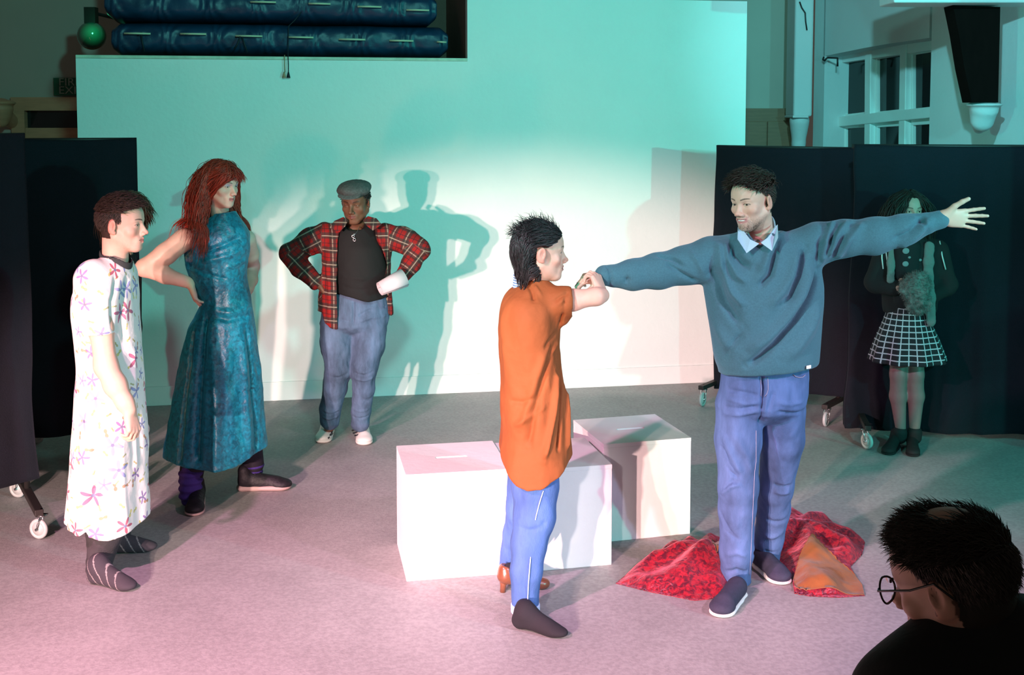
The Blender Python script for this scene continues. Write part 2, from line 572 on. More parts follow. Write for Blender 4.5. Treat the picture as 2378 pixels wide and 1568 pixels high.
# fire exit sign
M_sign = mat('sign_green', (0.01, 0.13, 0.07), 0.5)
M_signw = mat('sign_lettering', (0.38, 0.40, 0.34), 0.5)
s0 = P(128, 222, FD); s1 = P(128, 181, FD)
sw = 0.42
sg = thing('exit_sign', 'green sign reading FIRE EXIT on the dim wall above the doorway', 'sign', (s0[0], FD - 0.03, s0[2]))
obj('board', box((s0[0], FD - 0.03, s0[2]), (s0[0] + sw, FD, s1[2])), M_sign, sg, smooth=False)
def text_mesh(txt, size, depth=0.002):
    cu = bpy.data.curves.new('t', 'FONT'); cu.body = txt; cu.size = size; cu.extrude = depth
    ob = bpy.data.objects.new('t', cu); COL.objects.link(ob)
    dg_ = bpy.context.evaluated_depsgraph_get()
    me = bpy.data.meshes.new_from_object(ob.evaluated_get(dg_))
    V = np.array([v.co[:] for v in me.vertices]); F = [tuple(p.vertices) for p in me.polygons]
    bpy.data.objects.remove(ob); bpy.data.curves.remove(cu); bpy.data.meshes.remove(me)
    return V, F
for txt, vv in (('FIRE', 199), ('EXIT', 218)):
    V, F = text_mesh(txt, 0.098)
    b0 = P(139, vv, FD)
    Vw = np.stack([V[:, 0] * 1.15 + b0[0], np.full(len(V), FD - 0.032) - V[:, 2], V[:, 1] + b0[2]], 1)
    obj('lettering', (Vw, F), M_signw, sg, smooth=False)

# globe lamp on the dark wall bracket, left
M_globe = mat('green_globe', (0.03, 0.13, 0.09), 0.12, spec=0.8, coat=0.6)
gc = P(213, 83, 9.6); gr = 0.115
gl = thing('globe_lamp', 'round glass globe glinting green, above the left end of the white wall', 'lamp', gc - V3(0, 0, gr))
obj('globe', sphere(gc, gr, 32, 20), M_globe, gl)
obj('cap', box(gc + V3(-0.045, -0.04, 0.10), gc + V3(0.045, 0.04, 0.23)), M_black, gl, smooth=False)
obj('bracket', cyl(gc + V3(0, 0.02, 0.19), gc + V3(0, 1.0, 0.19), 0.014), M_black, gl)
l = bpy.data.lights.new('pilot_light', 'POINT'); l.color = (0.05, 1, 0.45); l.energy = 1.2; l.shadow_soft_size = 0.012  # green point light in front of the globe, giving its glint
lo = bpy.data.objects.new('pilot_light', l); COL.objects.link(lo); lo.location = gc + V3(0.10, -0.22, 0.05)

# ------------------------------------------------------------------ blue crash mats in the store
M_tarp = mat('blue_tarp', (0.004, 0.032, 0.075), 0.40, spec=0.4, var=0.25, vscale=3, bump=0.006, bscale=9, stretch=(1, 1, 1))
M_strap = mat('cream_strap', (0.62, 0.56, 0.40), 0.6)
M_cordd = mat('dark_cord', (0.006, 0.012, 0.02), 0.6)
def tarp_mat(u0, u1, zb, h, deep, nstr, label, vs, seed):
    a = W(u0, 80); b = W(u1, 80)
    a = V3(a[0], a[1], 0) + WN * 0.13; b = V3(b[0], b[1], 0) + WN * 0.13
    Lx = np.linalg.norm(b - a)
    nx, nr = 220, 44
    V = []
    for i in range(nx):
        t = i / (nx - 1)
        endf = 1 - 0.35 * max(0, 1 - min(t, 1 - t) / 0.02) 
        for k in range(nr):
            an = 2 * math.pi * k / nr
            e = 0.42
            cy, cz = math.cos(an), math.sin(an)
            y = deep / 2 * np.sign(cy) * abs(cy) ** e; z = h / 2 * np.sign(cz) * abs(cz) ** 0.6
            V.append((t * Lx, deep / 2 + y * (0.97 if endf < 1 else 1), h / 2 + z * endf))
    V = np.array(V)
    # wrinkles that fan out from the stitches
    w_ = fbm(V * V3(9, 3, 14) + seed, seed, 3) * 0.007
    for j in range(nstr + 1):
        xc = (j + 0.1) * Lx / nstr
        dx = V[:, 0] - xc; dz = V[:, 2] - h * 0.5
        rr = np.sqrt(dx ** 2 + dz ** 2) + 1e-6; an = np.arctan2(dz, dx)
        w_ += 0.008 * np.sin(an * 11 + 5 * rr + j * 2.3) * np.exp(-(rr / 0.16) ** 2)
    V[:, 1] += np.where(V[:, 1] < deep / 2, w_, -w_)
    V[:, 2] += fbm(V * V3(3, 2, 0.5), seed + 5, 2) * 0.006
    V = a + V @ np.array([WX, WN, up]) + up * zb
    F = []
    for i in range(nx - 1):
        for k in range(nr):
            k2 = (k + 1) % nr
            F.append((i * nr + k, i * nr + k2, (i + 1) * nr + k2, (i + 1) * nr + k))
    F.append(tuple(range(nr - 1, -1, -1))); F.append(tuple((nx - 1) * nr + k for k in range(nr)))
    t_ = thing('crash_mat', label, 'mat', a + up * zb, 'blue crash mats on the store shelf')
    F2 = [f[::-1] for f in F]
    obj('cover', (V, F2), M_tarp, t_)
    for (ua, ub, v_) in vs:
        p0 = W(ua, v_) + WN * 0.105; p1 = W(ub, v_ + 1) + WN * 0.105
        obj('strap', tube([p0, p0 * 0.5 + p1 * 0.5 + V3(0, -0.012, 0), p1], 0.007, 6), M_strap, t_)
    return t_
mh = 0.235
tarp_mat(250, 1046, zl, mh, 0.95, 7, 'blue tarpaulin crash mat lying lowest on the shelf above the white wall',
         [(283, 345, 75), (415, 476, 76), (545, 608, 81), (670, 728, 84), (788, 850, 89), (907, 963, 92), (1019, 1040, 95)], 3)
tarp_mat(236, 1020, zl + mh + 0.004, mh, 0.95, 7, 'upper blue tarpaulin crash mat lying on top of the other',
         [(580, 640, 1), (717, 768, 5), (832, 888, 12), (947, 1000, 20)], 8)
# cords
def wp(u, v, off=-0.02): return W(u, v) + WN * off
for nm, lab, m_, pts, e in (
    ('pull_cord', 'tan cord with a cone-shaped end hanging over the wall top', mat('tan_cord', (0.45, 0.26, 0.16), 0.6), [(661, 128), (661, 150), (662, 168)], (660, 180)),
    ('pull_cord', 'dark blue cord with a cone-shaped end hanging beside the tan one', M_cordd, [(700, 25), (684, 45), (670, 58), (669, 90), (669, 128), (670, 150), (670, 168)], (670, 180))):
    pp = [wp(u, v, 0.09 if v < 124 else -0.02) for u, v in pts]
    t_ = thing(nm, lab, 'cord', pp[-1] - up * 0.03)
    obj('cord', tube(pp, 0.0035, 6), m_, t_)
    obj('cord_end', tube([wp(e[0], 167), wp(e[0], 181)], [0.004, 0.014], 10), m_, t_)
for pts in ([(323, 72), (326, 95), (331, 118)], [(556, 82), (550, 100), (542, 112)], [(560, 82), (566, 100), (573, 120)]):
    tag(obj('tie_cord', tube([wp(u, v, 0.10) for u, v in pts], 0.006, 6), M_cordd), {323: 'dark tie cord on the lower blue mat near its left end', 556: 'dark tie cord slanting left on the lower blue mat', 560: 'dark tie cord slanting right on the lower blue mat'}[pts[0][0]], 'cord')

# ------------------------------------------------------------------ right side hall wall with the mullioned window
RA = V3(*P(1888, 300, 10.2)[:2], 0); RB = V3(*P(2378, 300, 7.7)[:2], 0)
RX = unit(RB - RA); RN = V3(-RX[1], RX[0], 0)
if np.dot(RN, V3(1, 0, 0)) < 0: RN = -RN                # points out of the hall
def Rr(u, v, deep=0.0):
    return onplane(u, v, RA + RN * deep, RB + RN * deep)
# opening outline on the wall face
deep = 0.30
ul, ur = 1912, 2158
o_l = Rr(ul, 300); o_r = Rr(ur, 300)
ys = [(1912, 131), (1960, 121), (2010, 111), (2060, 102), (2110, 95), (2158, 88)]
arch = [Rr(u, v) for u, v in ys]
end = RB + RX * 2.2
H = 5.0
lowz = 0.9
A0 = V3(*RA[:2], 0)
s_l = V3(o_l[0], o_l[1], lowz); s_r = V3(o_r[0], o_r[1], lowz)
strip = [
    prism([A0, A0 + up * H, V3(o_l[0], o_l[1], H), V3(o_l[0], o_l[1], 0)], RN * deep),
    prism([V3(o_r[0], o_r[1], 0), V3(o_r[0], o_r[1], H), V3(end[0], end[1], H), V3(end[0], end[1], 0)], RN * deep),
    prism([V3(o_l[0], o_l[1], 0), s_l, s_r, V3(o_r[0], o_r[1], 0)], RN * deep)]
for i in range(len(arch) - 1):
    a, b = arch[i], arch[i + 1]
    strip.append(prism([a, V3(a[0], a[1], H), V3(b[0], b[1], H), b], RN * deep))
obj('wall_right', join(*strip), M_rwall, smooth=False, kind='structure')
win = thing('window_1', None, None, (o_l[0], o_l[1], lowz), kind='structure')
fd = 0.24
def R2(u, v): return Rr(u, v, fd)
def bar(u0, v0, u1, v1, wd, th=0.05, front=0.05, name='mullion', m=M_white, par=None):
    a, b = R2(u0, v0), R2(u1, v1)
    d = b - a; Ln = np.linalg.norm(d); ex = d / Ln
    ez = unit(np.cross(ex, RN));
    V = bbox_frame(a - ez * wd / 2 - RN * front, ex, RN, ez, Ln, th, wd, 0.008)
    return obj(name, V, m, par or win, smooth=False)
bar(1962, 400, 1958, 128, 0.07, name='frame_post')
bar(2032, 400, 2034, 112, 0.085, name='mullion', front=0.08, th=0.09)
bar(2112, 400, 2117, 96, 0.085, name='mullion', front=0.08, th=0.09)
bar(2196, 400, 2204, 80, 0.085, name='mullion', front=0.08, th=0.09)
bar(1950, 137, 2220, 98, 0.09, name='frame_head', front=0.07)
bar(1948, 285, 2210, 258, 0.085, name='transom', front=0.09, th=0.1)
for (u0, u1, vt0, vt1, vb0, vb1) in ((1966, 2024, 141, 132, 272, 265), (2040, 2108, 132, 120, 266, 259), (2123, 2196, 122, 110, 260, 253),
                                     (1966, 2024, 293, 289, 420, 425), (2040, 2108, 290, 286, 425, 430), (2123, 2196, 285, 280, 430, 436)):
    a, b, c, d = R2(u0, vt0), R2(u1, vt1), R2(u1, vb1), R2(u0, vb0)
    cs = thing('casement', None, None, tuple(win['base_'])); cs.parent = win; cs.location = (0, 0, 0)
    cs.name = 'casement'
    del cs['base_']; cs['base_'] = list(win['base_'])
    for (p, q_) in ((a, b), (b, c), (c, d), (d, a)):
        dd = q_ - p; Ln = np.linalg.norm(dd); ex = dd / Ln; ez = unit(np.cross(ex, RN))
        obj('sash_bar', bbox_frame(p - ez * 0.022 - RN * 0.03, ex, RN, ez, Ln, 0.04, 0.044, 0.005), M_white, cs, smooth=False)
    obj('pane', prism([a, b, c, d], RN * 0.006), M_glassd, cs, smooth=False)
# black sheet standing in for the night darkness behind the glass
obj('wall_outside', prism([R2(1930, 60) + RN * 0.1, R2(2260, 40) + RN * 0.1, R2(2260, 460) + RN * 0.1, R2(1930, 460) + RN * 0.1], RN * 0.02), M_black, smooth=False, kind='structure')
# curtain bracket hook
hk = [Rr(1913, 133, -0.03), Rr(1911, 138, -0.05), Rr(1915, 141, -0.06), Rr(1919, 136, -0.05), Rr(1922, 134, -0.04), Rr(1945, 135, -0.03), Rr(1945, 154, -0.02)]
tag(obj('curtain_hook', tube(hk, 0.008, 8), M_black), 'black iron curtain hook at the top left corner of the window', 'hook')

# pilaster at the far corner with a rounded foot and a moulding
ca = P(1842, 300, 9.9)
cw = P(1888, 300, 9.9)[0] - ca[0]
pz = P(1842, 271, 9.9)[2]; pb = P(1850, 336, 9.9)[2]
ps = thing('trim_3', None, None, (ca[0], 9.9, 0), kind='structure')
obj('shaft', bbox_frame(V3(ca[0], 9.9, pz), V3(1, 0, 0), V3(0, 1, 0), up, cw * 0.95, 0.3, 4.6 - pz, 0.02), M_rwall, ps, smooth=False)
obj('moulding', bbox_frame(V3(ca[0] - 0.01, 9.88, pz - 0.01), V3(1, 0, 0), V3(0, 1, 0), up, cw * 0.8, 0.3, 0.02, 0.005), M_rwall, ps, smooth=False)
q = Sdf(0.012)
q.cap(V3(ca[0] + cw * 0.45, 10.0, pz - 0.04), V3(ca[0] + cw * 0.5, 10.05, pb), 0.085, 0.055, 0.03)
q.cap(V3(ca[0] + cw * 0.5, 10.05, pb), V3(ca[0] + cw * 0.6, 10.15, pb - 0.15), 0.055, 0.03, 0.03)
obj('foot', q.mesh(), M_rwall, ps)
crk = [P(u, v, 9.88) for u, v in ((1857, 4), (1862, 18), (1870, 30), (1871, 50), (1874, 70))]
tag(obj('cable', tube(crk, 0.006, 6), M_black), 'thin black cable running down the white pilaster', 'cable')

# brown cupboard front in the dark far bay
cx0, cx1 = P(1700, 300, 10.55)[0], P(1838, 300, 10.55)[0]
ctz = P(1780, 252, 10.55)[2]
cb = thing('cupboard', 'brown wooden cupboard in the dark gap right of the white wall', 'cupboard', (cx0, 10.3, 0))
obj('carcass', box((cx0, 10.35, 0), (cx1, 10.59, ctz)), M_brown, cb, smooth=False)
hh = P(1780, 282, 10.3)[2]
for a_, b_ in ((cx0 + 0.02, (cx0 + cx1) / 2 - 0.005), ((cx0 + cx1) / 2 + 0.005, cx1 - 0.02)):
    obj('door', bbox_frame(V3(a_, 10.325, 0.1), V3(1, 0, 0), V3(0, 1, 0), up, b_ - a_, 0.025, hh - 0.1, 0.004), M_brown, cb, smooth=False)

# dark timber brace on a white corbel, right
bd = 7.55
br = [P(2213, 12, bd), P(2323, 16, bd), P(2318, 238, bd), P(2257, 238, bd), P(2240, 160, bd), P(2227, 80, bd)]
M_dark = mat('dark_timber', (0.006, 0.003, 0.0025), 0.8, spec=0.05, var=0.2, vscale=6, stretch=(4, 4, 1))
tag(obj('roof_brace', prism(br, V3(0, 0.16, 0)), M_dark, smooth=False), 'dark wedge-shaped timber brace standing on the white wall corbel', 'brace')
q = Sdf(0.008)
t0 = P(2286, 244, bd + 0.10)
q.ell(t0, (0.112, 0.12, 0.018), k=0.01)
q.cap(t0 + V3(0, 0, -0.03), t0 + V3(0.0, 0.03, -0.10), 0.088, 0.070, 0.02)
q.cap(t0 + V3(0, 0.03, -0.10), t0 + V3(0.01, 0.10, -0.15), 0.065, 0.04, 0.03)
q.cap(t0 + V3(0, 0.05, -0.03), t0 + V3(0.1, 0.25, -0.05), 0.07, 0.06, 0.03)
tag(obj('corbel', q.mesh(), M_rwall), 'rounded white corbel on the right wall under the dark timber brace', 'corbel')
# white tie beam along the top edge
b0 = P(2070, 8, bd - 0.1); b1 = P(2500, 18, bd - 0.1)
obj('trim_4', bbox_frame(V3(b0[0], bd - 0.15, b0[2]), V3(1, 0, 0), V3(0, 1, 0), up, 1.6, 0.3, 0.25, 0.01), M_rwall, smooth=False, kind='structure')
"""end setting"""

# ------------------------------------------------------------------ wheeled fabric screens
M_navy = mat('navy_cloth', (0.0022, 0.0034, 0.009), 0.95, var=0.25, vscale=3, sheen=0.02, sheencol=(0.3, 0.4, 0.8), bump=0.003, bscale=200)
M_steel = mat('grey_steel', (0.32, 0.31, 0.29), 0.4, metal=0.5)
M_chrome = mat('chrome', (0.75, 0.75, 0.75), 0.2, metal=1.0)
M_tyre = mat('pale_tyre', (0.45, 0.48, 0.47), 0.4)
M_footb = mat('painted_steel', (0.035, 0.03, 0.028), 0.5, metal=0.3)
def caster(c, par, name='caster', ang=0.0, r=0.05, tm=None):
    """c: point on the floor under the wheel"""
    ca_, sa_ = math.cos(ang), math.sin(ang)
    ax_ = V3(-sa_, ca_, 0)
    c = np.asarray(c, float)
    wc = c + V3(0, 0, r)
    w_ = obj(name, join(torus(wc, ax_, r * 0.78, r * 0.22, 24, 8), cyl(wc - ax_ * 0.008, wc + ax_ * 0.008, r * 0.72, 24)), tm or M_tyre, par, label=None)
    f1 = [wc + ax_ * s * 0.016 for s in (1, -1)]
    topc = wc + V3(ca_, sa_, 0) * 0.02 + V3(0, 0, r + 0.015)
    parts = []
    for s in (1, -1):
        parts.append(tube([wc + ax_ * s * 0.017, topc + ax_ * s * 0.017], [0.010, 0.016], 6, flat=0.3))
    parts.append(bbox_frame(topc - V3(0.022, 0.022, 0.0), V3(1, 0, 0), V3(0, 1, 0), up, 0.044, 0.044, 0.006))
    parts.append(cyl(topc, topc + V3(0, 0, 0.035), 0.007, 10))
    parts.append(cyl(wc - ax_ * 0.021, wc + ax_ * 0.021, 0.007, 10))
    obj('fork', join(*parts), M_chrome, w_)
    return topc + V3(0, 0, 0.035)

def screen(p0, p1, ztop, zb, label, seed, legs, bulge=0.02, zb1=None, side=1, hang=0.0):
    """fabric screen from ground point p0 to p1"""
    zb1 = zb if zb1 is None else zb1
    e = unit(p1 - p0); Ln = np.linalg.norm(p1 - p0); n = V3(-e[1], e[0], 0)
    if n[1] > 0: n = -n
    t_ = thing('screen', label, 'screen', (*((p0 + p1) / 2)[:2], 0))
    nx, nz = 90, 70
    V = []; 
    X, Z = np.meshgrid(np.linspace(0, 1, nx), np.linspace(0, 1, nz), indexing='ij')
    x = X.ravel(); z = Z.ravel()
    Pn = np.stack([x * Ln * 5, z * 0.7, np.full_like(x, seed)], 1)
    dsp = fbm(Pn, seed, 3) * bulge * (1.1 - z) + 0.03
    dsp += 0.012 * np.sin(x * Ln * 22 + seed + 1.5 * fbm(Pn * 0.7, seed + 3, 2)) * (1 - z) ** 0.7
    bot = zb + (zb1 - zb) * x + 0.02 * fbm(np.stack([x * Ln * 3, x * 0, x * 0 + seed], 1), seed, 2)
    zz = bot + (ztop - bot) * z - 0.012 * np.sin(np.pi * x) * (z > 0.99)
    edge = hang * fbm(np.stack([z * 4, z * 0, z * 0 + seed + 9], 1), seed + 9, 2)
    for sgn in (1, -1):
        off = dsp if sgn > 0 else -dsp * 0.7
        V.append(p0[None] + e * ((x * Ln) + np.where(x > 0.5, 1, -1) * edge * (np.abs(x - 0.5) * 2) ** 3)[:, None] + n * off[:, None] + up * zz[:, None])
    V = np.vstack(V)
    def id_(s, i, j): return s * nx * nz + i * nz + j
    F = []
    for i in range(nx - 1):
        for j in range(nz - 1):
            F.append((id_(0, i, j), id_(0, i + 1, j), id_(0, i + 1, j + 1), id_(0, i, j + 1)))
            F.append((id_(1, i, j), id_(1, i, j + 1), id_(1, i + 1, j + 1), id_(1, i + 1, j)))
    for i in range(nx - 1):
        for j in (0, nz - 1): F.append((id_(0, i, j), id_(1, i, j), id_(1, i + 1, j), id_(0, i + 1, j)))
    for j in range(nz - 1):
        for i in (0, nx - 1): F.append((id_(0, i, j), id_(0, i, j + 1), id_(1, i, j + 1), id_(1, i, j)))
    obj('cloth', (V, F), M_navy, t_)
    # frame: top rail and posts inside the cloth
    obj('rail', tube([p0 + up * (ztop - 0.012), p1 + up * (ztop - 0.012)], 0.014, 10), M_footb, t_)
    for x_ in legs[0]:
        b = p0 + e * (x_ * Ln)
        obj('post', tube([b + up * 0.12, b + up * (ztop - 0.02)], 0.014, 10), M_footb, t_)
        if len(legs) > 1:
            fr = b + n * legs[1]; bk_ = b - n * legs[1]
            pr = 0.135
            obj('foot_bar', bbox_frame(bk_ - e * 0.02 + up * (pr - 0.015), n, e, up, 2 * legs[1], 0.04, 0.03, 0.004), M_footb, t_, smooth=False)
            for q_ in (fr - n * 0.03, bk_ + n * 0.03):
                caster(V3(q_[0], q_[1], 0), t_, ang=seed)
    return t_
# left screens
pc1 = G(321, 1048); pc1 = V3(P(321, 500, 6.95)[0], 6.95, 0); pc0 = V3(P(40, 500, 6.78)[0], 6.78, 0)
screen(pc0, pc1, P(321, 320, 6.95)[2], 0.115, 'dark navy cloth screen behind the man in the floral dress', 3, [(0.05, 0.97), 0.30])
pd1 = V3(P(62, 500, 5.75)[0], 5.75, 0); pd0 = V3(P(-420, 500, 5.3)[0], 5.3, 0)
screen(pd0, pd1, P(58, 309, 5.75)[2], 0.2, 'navy cloth screen cut off by the left edge of the photo', 6, [(0.1, 0.96), 0.38], bulge=0.03, hang=0.02)
# right screens
pa0 = V3(P(1664, 500, 8.15)[0], 8.15, 0); pa1 = V3(P(1990, 500, 7.55)[0], 7.55, 0)
screen(pa0, pa1, P(1664, 337, 8.15)[2], 0.10, 'dark navy cloth screen behind the man with outstretched arms', 1, [(0.015, 0.9), 0.24], zb1=0.16, hang=0.012)
pb0 = V3(P(1975, 500, 7.25)[0], 7.25, 0); pb1 = V3(P(2560, 500, 7.0)[0], 7.0, 0)
screen(pb0, pb1, P(2100, 335, 7.25)[2], 0.045, 'dark navy cloth screen behind the girl in the checked skirt', 2, [(0.06, 0.93), 0.34], bulge=0.03, hang=0.02)

# ------------------------------------------------------------------ stage boxes
M_box = mat('white_box_paint', (0.80, 0.78, 0.76), 0.5, var=0.04, vscale=3, bump=0.001, bscale=30)
M_slot = mat('slot_shadow', (0.30, 0.24, 0.20), 0.8)
import bmesh
def stage_box(fl, fr, size_z, label, dep=0.45, slot=True, slotrot=0):
    """fl, fr: ground points of the front corners"""
    ex = unit(fr - fl); Lx = np.linalg.norm(fr - fl); ey = V3(-ex[1], ex[0], 0)
    t_ = thing('stage_box', label, 'box', (*((fl + fr) / 2 + ey * dep / 2)[:2], 0), 'white stage boxes')
    th = 0.018
    g = 0.0006
    obj('side_panel', bbox_frame(fl, ex, ey, up, Lx, th, size_z - th - g, 0.002), M_box, t_, smooth=False)
    obj('side_panel', bbox_frame(fl + ey * (dep - th), ex, ey, up, Lx, th, size_z - th - g, 0.002), M_box, t_, smooth=False)
    obj('side_panel', bbox_frame(fl + ey * (th + g), ex, ey, up, th, dep - 2 * th - 2 * g, size_z - th - g, 0.002), M_box, t_, smooth=False)
    obj('side_panel', bbox_frame(fl + ey * (th + g) + ex * (Lx - th), ex, ey, up, th, dep - 2 * th - 2 * g, size_z - th - g, 0.002), M_box, t_, smooth=False)
    # lid with a rounded hand slot
    bm = bmesh.new()
    sl, sw_ = 0.062, 0.012
    outer = [(0, 0), (Lx, 0), (Lx, dep), (0, dep)]
    inner = []
    c = np.array([Lx * 0.5, dep * 0.5])
    for s in (1, -1):
        for k in range(7):
            a = math.pi * (k / 6) - math.pi / 2
            inner.append(c + s * np.array([sl, 0]) + s * np.array([math.cos(a), math.sin(a)]) * sw_)
    z1 = size_z; z0 = size_z - th
    vo = [[bm.verts.new((x, y, z)) for x, y in outer] for z in (z1, z0)]
    vi = [[bm.verts.new((x, y, z)) for x, y in inner] for z in (z1, z0)]
    for vo_, vi_ in zip(vo, vi):
        e_ = [bm.edges.new((vo_[i], vo_[(i + 1) % 4])) for i in range(4)] + [bm.edges.new((vi_[i], vi_[(i + 1) % len(vi_)])) for i in range(len(vi_))]
        bmesh.ops.triangle_fill(bm, use_beauty=True, edges=e_)
    for i in range(4): bm.faces.new((vo[0][i], vo[1][i], vo[1][(i + 1) % 4], vo[0][(i + 1) % 4]))
    m_ = len(inner)
    for i in range(m_): bm.faces.new((vi[0][i], vi[0][(i + 1) % m_], vi[1][(i + 1) % m_], vi[1][i]))
    bmesh.ops.recalc_face_normals(bm, faces=bm.faces[:])
    bm.verts.index_update()
    V = np.array([v.co[:] for v in bm.verts]); F = [tuple(v.index for v in f.verts) for f in bm.faces]
    bm.free()
    obj('lid', (fl + V @ np.array([ex, ey, up]), F), M_box, t_, smooth=False)
    return t_
zA = P(945, 1103, G(945, 1351)[1])[2]
stage_box(G(944, 1351), G(1184, 1333), zA, 'white stage box standing leftmost of the three', 0.45)
B1 = G(1420, 1312); Bd = unit(G(1184, 1333) - G(944, 1351))
B0 = G(1187, 1332)
B0 = V3(B0[0] + 0.012, B0[1], 0)
zB = P(1420, 1079, B1[1])[2]
stage_box(B0, B1, zB, 'white stage box in the middle, behind the person in orange', 0.45)
C1 = V3(0.862, 5.50, 0); exc = unit(V3(0.418, 0.113, 0))
C0 = C1 - exc * 0.445
stage_box(C0, C1, zA, 'white stage box standing farthest right, next to the red cloth', 0.46)
# ================================================================== PEOPLE: tools
def rotz(a): c, s = math.cos(a), math.sin(a); return np.array([(c, -s, 0), (s, c, 0), (0, 0, 1)])
def rotx(a): c, s = math.cos(a), math.sin(a); return np.array([(1, 0, 0), (0, c, -s), (0, s, c)])
def roty(a): c, s = math.cos(a), math.sin(a); return np.array([(c, 0, s), (0, 1, 0), (-s, 0, c)])

class Head:
    """local frame: x = the person's right, y = where the face points, z = up; unit scale ~ 0.23 m tall"""
    def __init__(s, c, yaw, pitch=0, roll=0, size=1.0, male=True, smile=0, jaw=1.0, nose=1.0, gaze=(0, 0), lid=1.0, fat=0.0):
        s.c = np.asarray(c, float); s.s = size
        s.R = rotz(math.radians(yaw)) @ rotx(math.radians(pitch)) @ roty(math.radians(roll))
        s.male = male; s.smile = smile; s.jaw = jaw; s.nose = nose; s.gaze = gaze; s.lid = lid; s.fat = fat
    def w(s, p): return s.c + s.R @ (np.asarray(p, float) * s.s)
    def loc(s, V): return ((V - s.c) @ s.R) / s.s
    def add(s, S, neck_to, neck_r=0.05, ears=True):
        z = s.s
        E = lambda c, r, k=0.012, op=1, R=None: S.ell(s.w(c), np.asarray(r) * z, s.R if R is None else s.R @ R, k * z, op)
        K = lambda a, b, ra, rb, k=0.012, op=1, fl=None: S.cap(s.w(a), s.w(b), ra * z, rb * z, k * z, fl, op)
        j = s.jaw; f = s.fat
        E((0, -0.014, 0.030), (0.074, 0.096, 0.084), 0.02)
        E((0, 0.034, 0.030), (0.060, 0.053, 0.056), 0.02)
        E((0, 0.026, -0.035), (0.058 + f, 0.054, 0.072), 0.025)
        for q in (1, -1):
            K((q * 0.046 * j, -0.006, -0.050), (q * 0.018 * j, 0.056, -0.094), 0.021 + f, 0.015 + f, 0.02)
            E((q * 0.041, 0.052 + 0.004 * s.smile, -0.030 + 0.004 * s.smile), (0.021, 0.018, 0.017), 0.02)
            K((q * 0.013, 0.079, 0.015), (q * 0.043, 0.064, 0.016), 0.008 if s.male else 0.006, 0.006, 0.014)
        E((0, 0.066, -0.100), (0.022 * j, 0.017, 0.015), 0.02)
        K((0, -0.005, -0.066), (0, 0.048, -0.092), 0.034, 0.020, 0.03)
        for q in (1, -1): E((q * 0.031, 0.089, -0.001), (0.0175, 0.014, 0.0115), 0.012, -1)
        n = s.nose
        K((0, 0.079, 0.006), (0, 0.094 + 0.006 * n, -0.029), 0.0068, 0.0082 * n, 0.010)
        E((0, 0.0985 + 0.006 * n, -0.0345), (0.0098 * n, 0.0100 * n, 0.0085), 0.007)
        for q in (1, -1):
            E((q * 0.0115 * n, 0.094, -0.040), (0.0078 * n, 0.010, 0.0075), 0.006)
            E((q * 0.0060 * n, 0.0985, -0.0470), (0.0030, 0.0040, 0.0030), 0.002, -1)
        E((0, 0.084, -0.041), (0.0085, 0.012, 0.008), 0.006)
        K((0, 0.072, 0.002), (0, 0.087, -0.034), 0.0085, 0.0095, 0.010)
        E((0, 0.070, -0.066), (0.031, 0.0185, 0.022), 0.016)
        cx = 0.0185 + 0.009 * s.smile; cz = 0.005 * s.smile; cy = 0.0815 - 0.004 * s.smile
        for q in (1, -1):
            K((q * cx, cy - 0.001, -0.0645 + cz), (0, 0.0895, -0.0605 + 0.001 * s.smile), 0.0032, 0.0048 - 0.0010 * s.smile, 0.004)
            K((q * cx, cy - 0.001, -0.0675 + cz), (0, 0.0875, -0.0735 - 0.004 * s.smile), 0.0032, 0.0058 - 0.0018 * s.smile, 0.004)
            if s.smile < 0.5:
                K((q * (cx + 0.003), cy + 0.001, -0.0665 + cz), (0, 0.0955, -0.0665), 0.0016, 0.0020, 0.003, -1)
            # lids
            S.ell(s.w((q * 0.031, 0.0655, -0.001)), 0.0142 * z, s.R, 0.006 * z)
        if s.smile >= 0.5:
            for q in (1, -1):
                K((q * (cx - 0.003), cy + 0.001, -0.066 + cz), (0, 0.0895, -0.0680), 0.0020, 0.0055, 0.002, -1)
                K((q * 0.030, 0.076, -0.042), (q * 0.035, 0.066, -0.070), 0.0022, 0.0016, 0.006, -1)
        for q in (1, -1):
            E((q * 0.031, 0.0805, -0.0015), (0.0125, 0.010, 0.0042 * s.lid), 0.002, -1)
        if ears:
            for q in (1, -1):
                Re = rotz(-q * 0.30) @ rotx(-0.18)
                E((q * 0.0775, -0.016, -0.008), (0.0075, 0.0185, 0.031), 0.006, 1, Re)
                E((q * 0.0860, -0.011, -0.004), (0.0065, 0.0105, 0.019), 0.004, -1, Re)
                E((q * 0.0750, -0.008, -0.033), (0.006, 0.009, 0.009), 0.006)
                E((q * 0.0800, -0.004, -0.010), (0.004, 0.004, 0.007), 0.004)
        S.cap(s.w((0, -0.030, -0.045)), neck_to, neck_r * z * 1.02, neck_r * z * 1.05, 0.03)
    def colours(s, V, skin, lip=(0.45, 0.16, 0.13), brow=(0.03, 0.02, 0.015), beard=0.0, beardcol=(0.08, 0.05, 0.04), shadow=None, blush=0.3, browz=0.0, scalp=None):
        q = s.loc(V); n = len(V)
        C = np.tile(np.asarray(skin, float), (n, 1))
        nz_ = fbm(V * 60, 3, 2)[:, None] * 0.04
        C = C * (1 + nz_)
        front = (q[:, 1] > 0.03)
        if scalp is not None:
            jit = np.stack([fbm(V * 140, 21 + k, 2) for k in range(3)], 1) * 0.0035
            m = (~scalp[0](q + jit)) & (q[:, 2] > scalp[2]) & (q[:, 2] < 0.2) & (np.abs(q[:, 0]) < 0.082)
            C[m] = scalp[1]
        def mix(m, c):
            nonlocal C
            m = np.clip(m, 0, 1)[:, None]; C = C * (1 - m) + np.asarray(c) * m
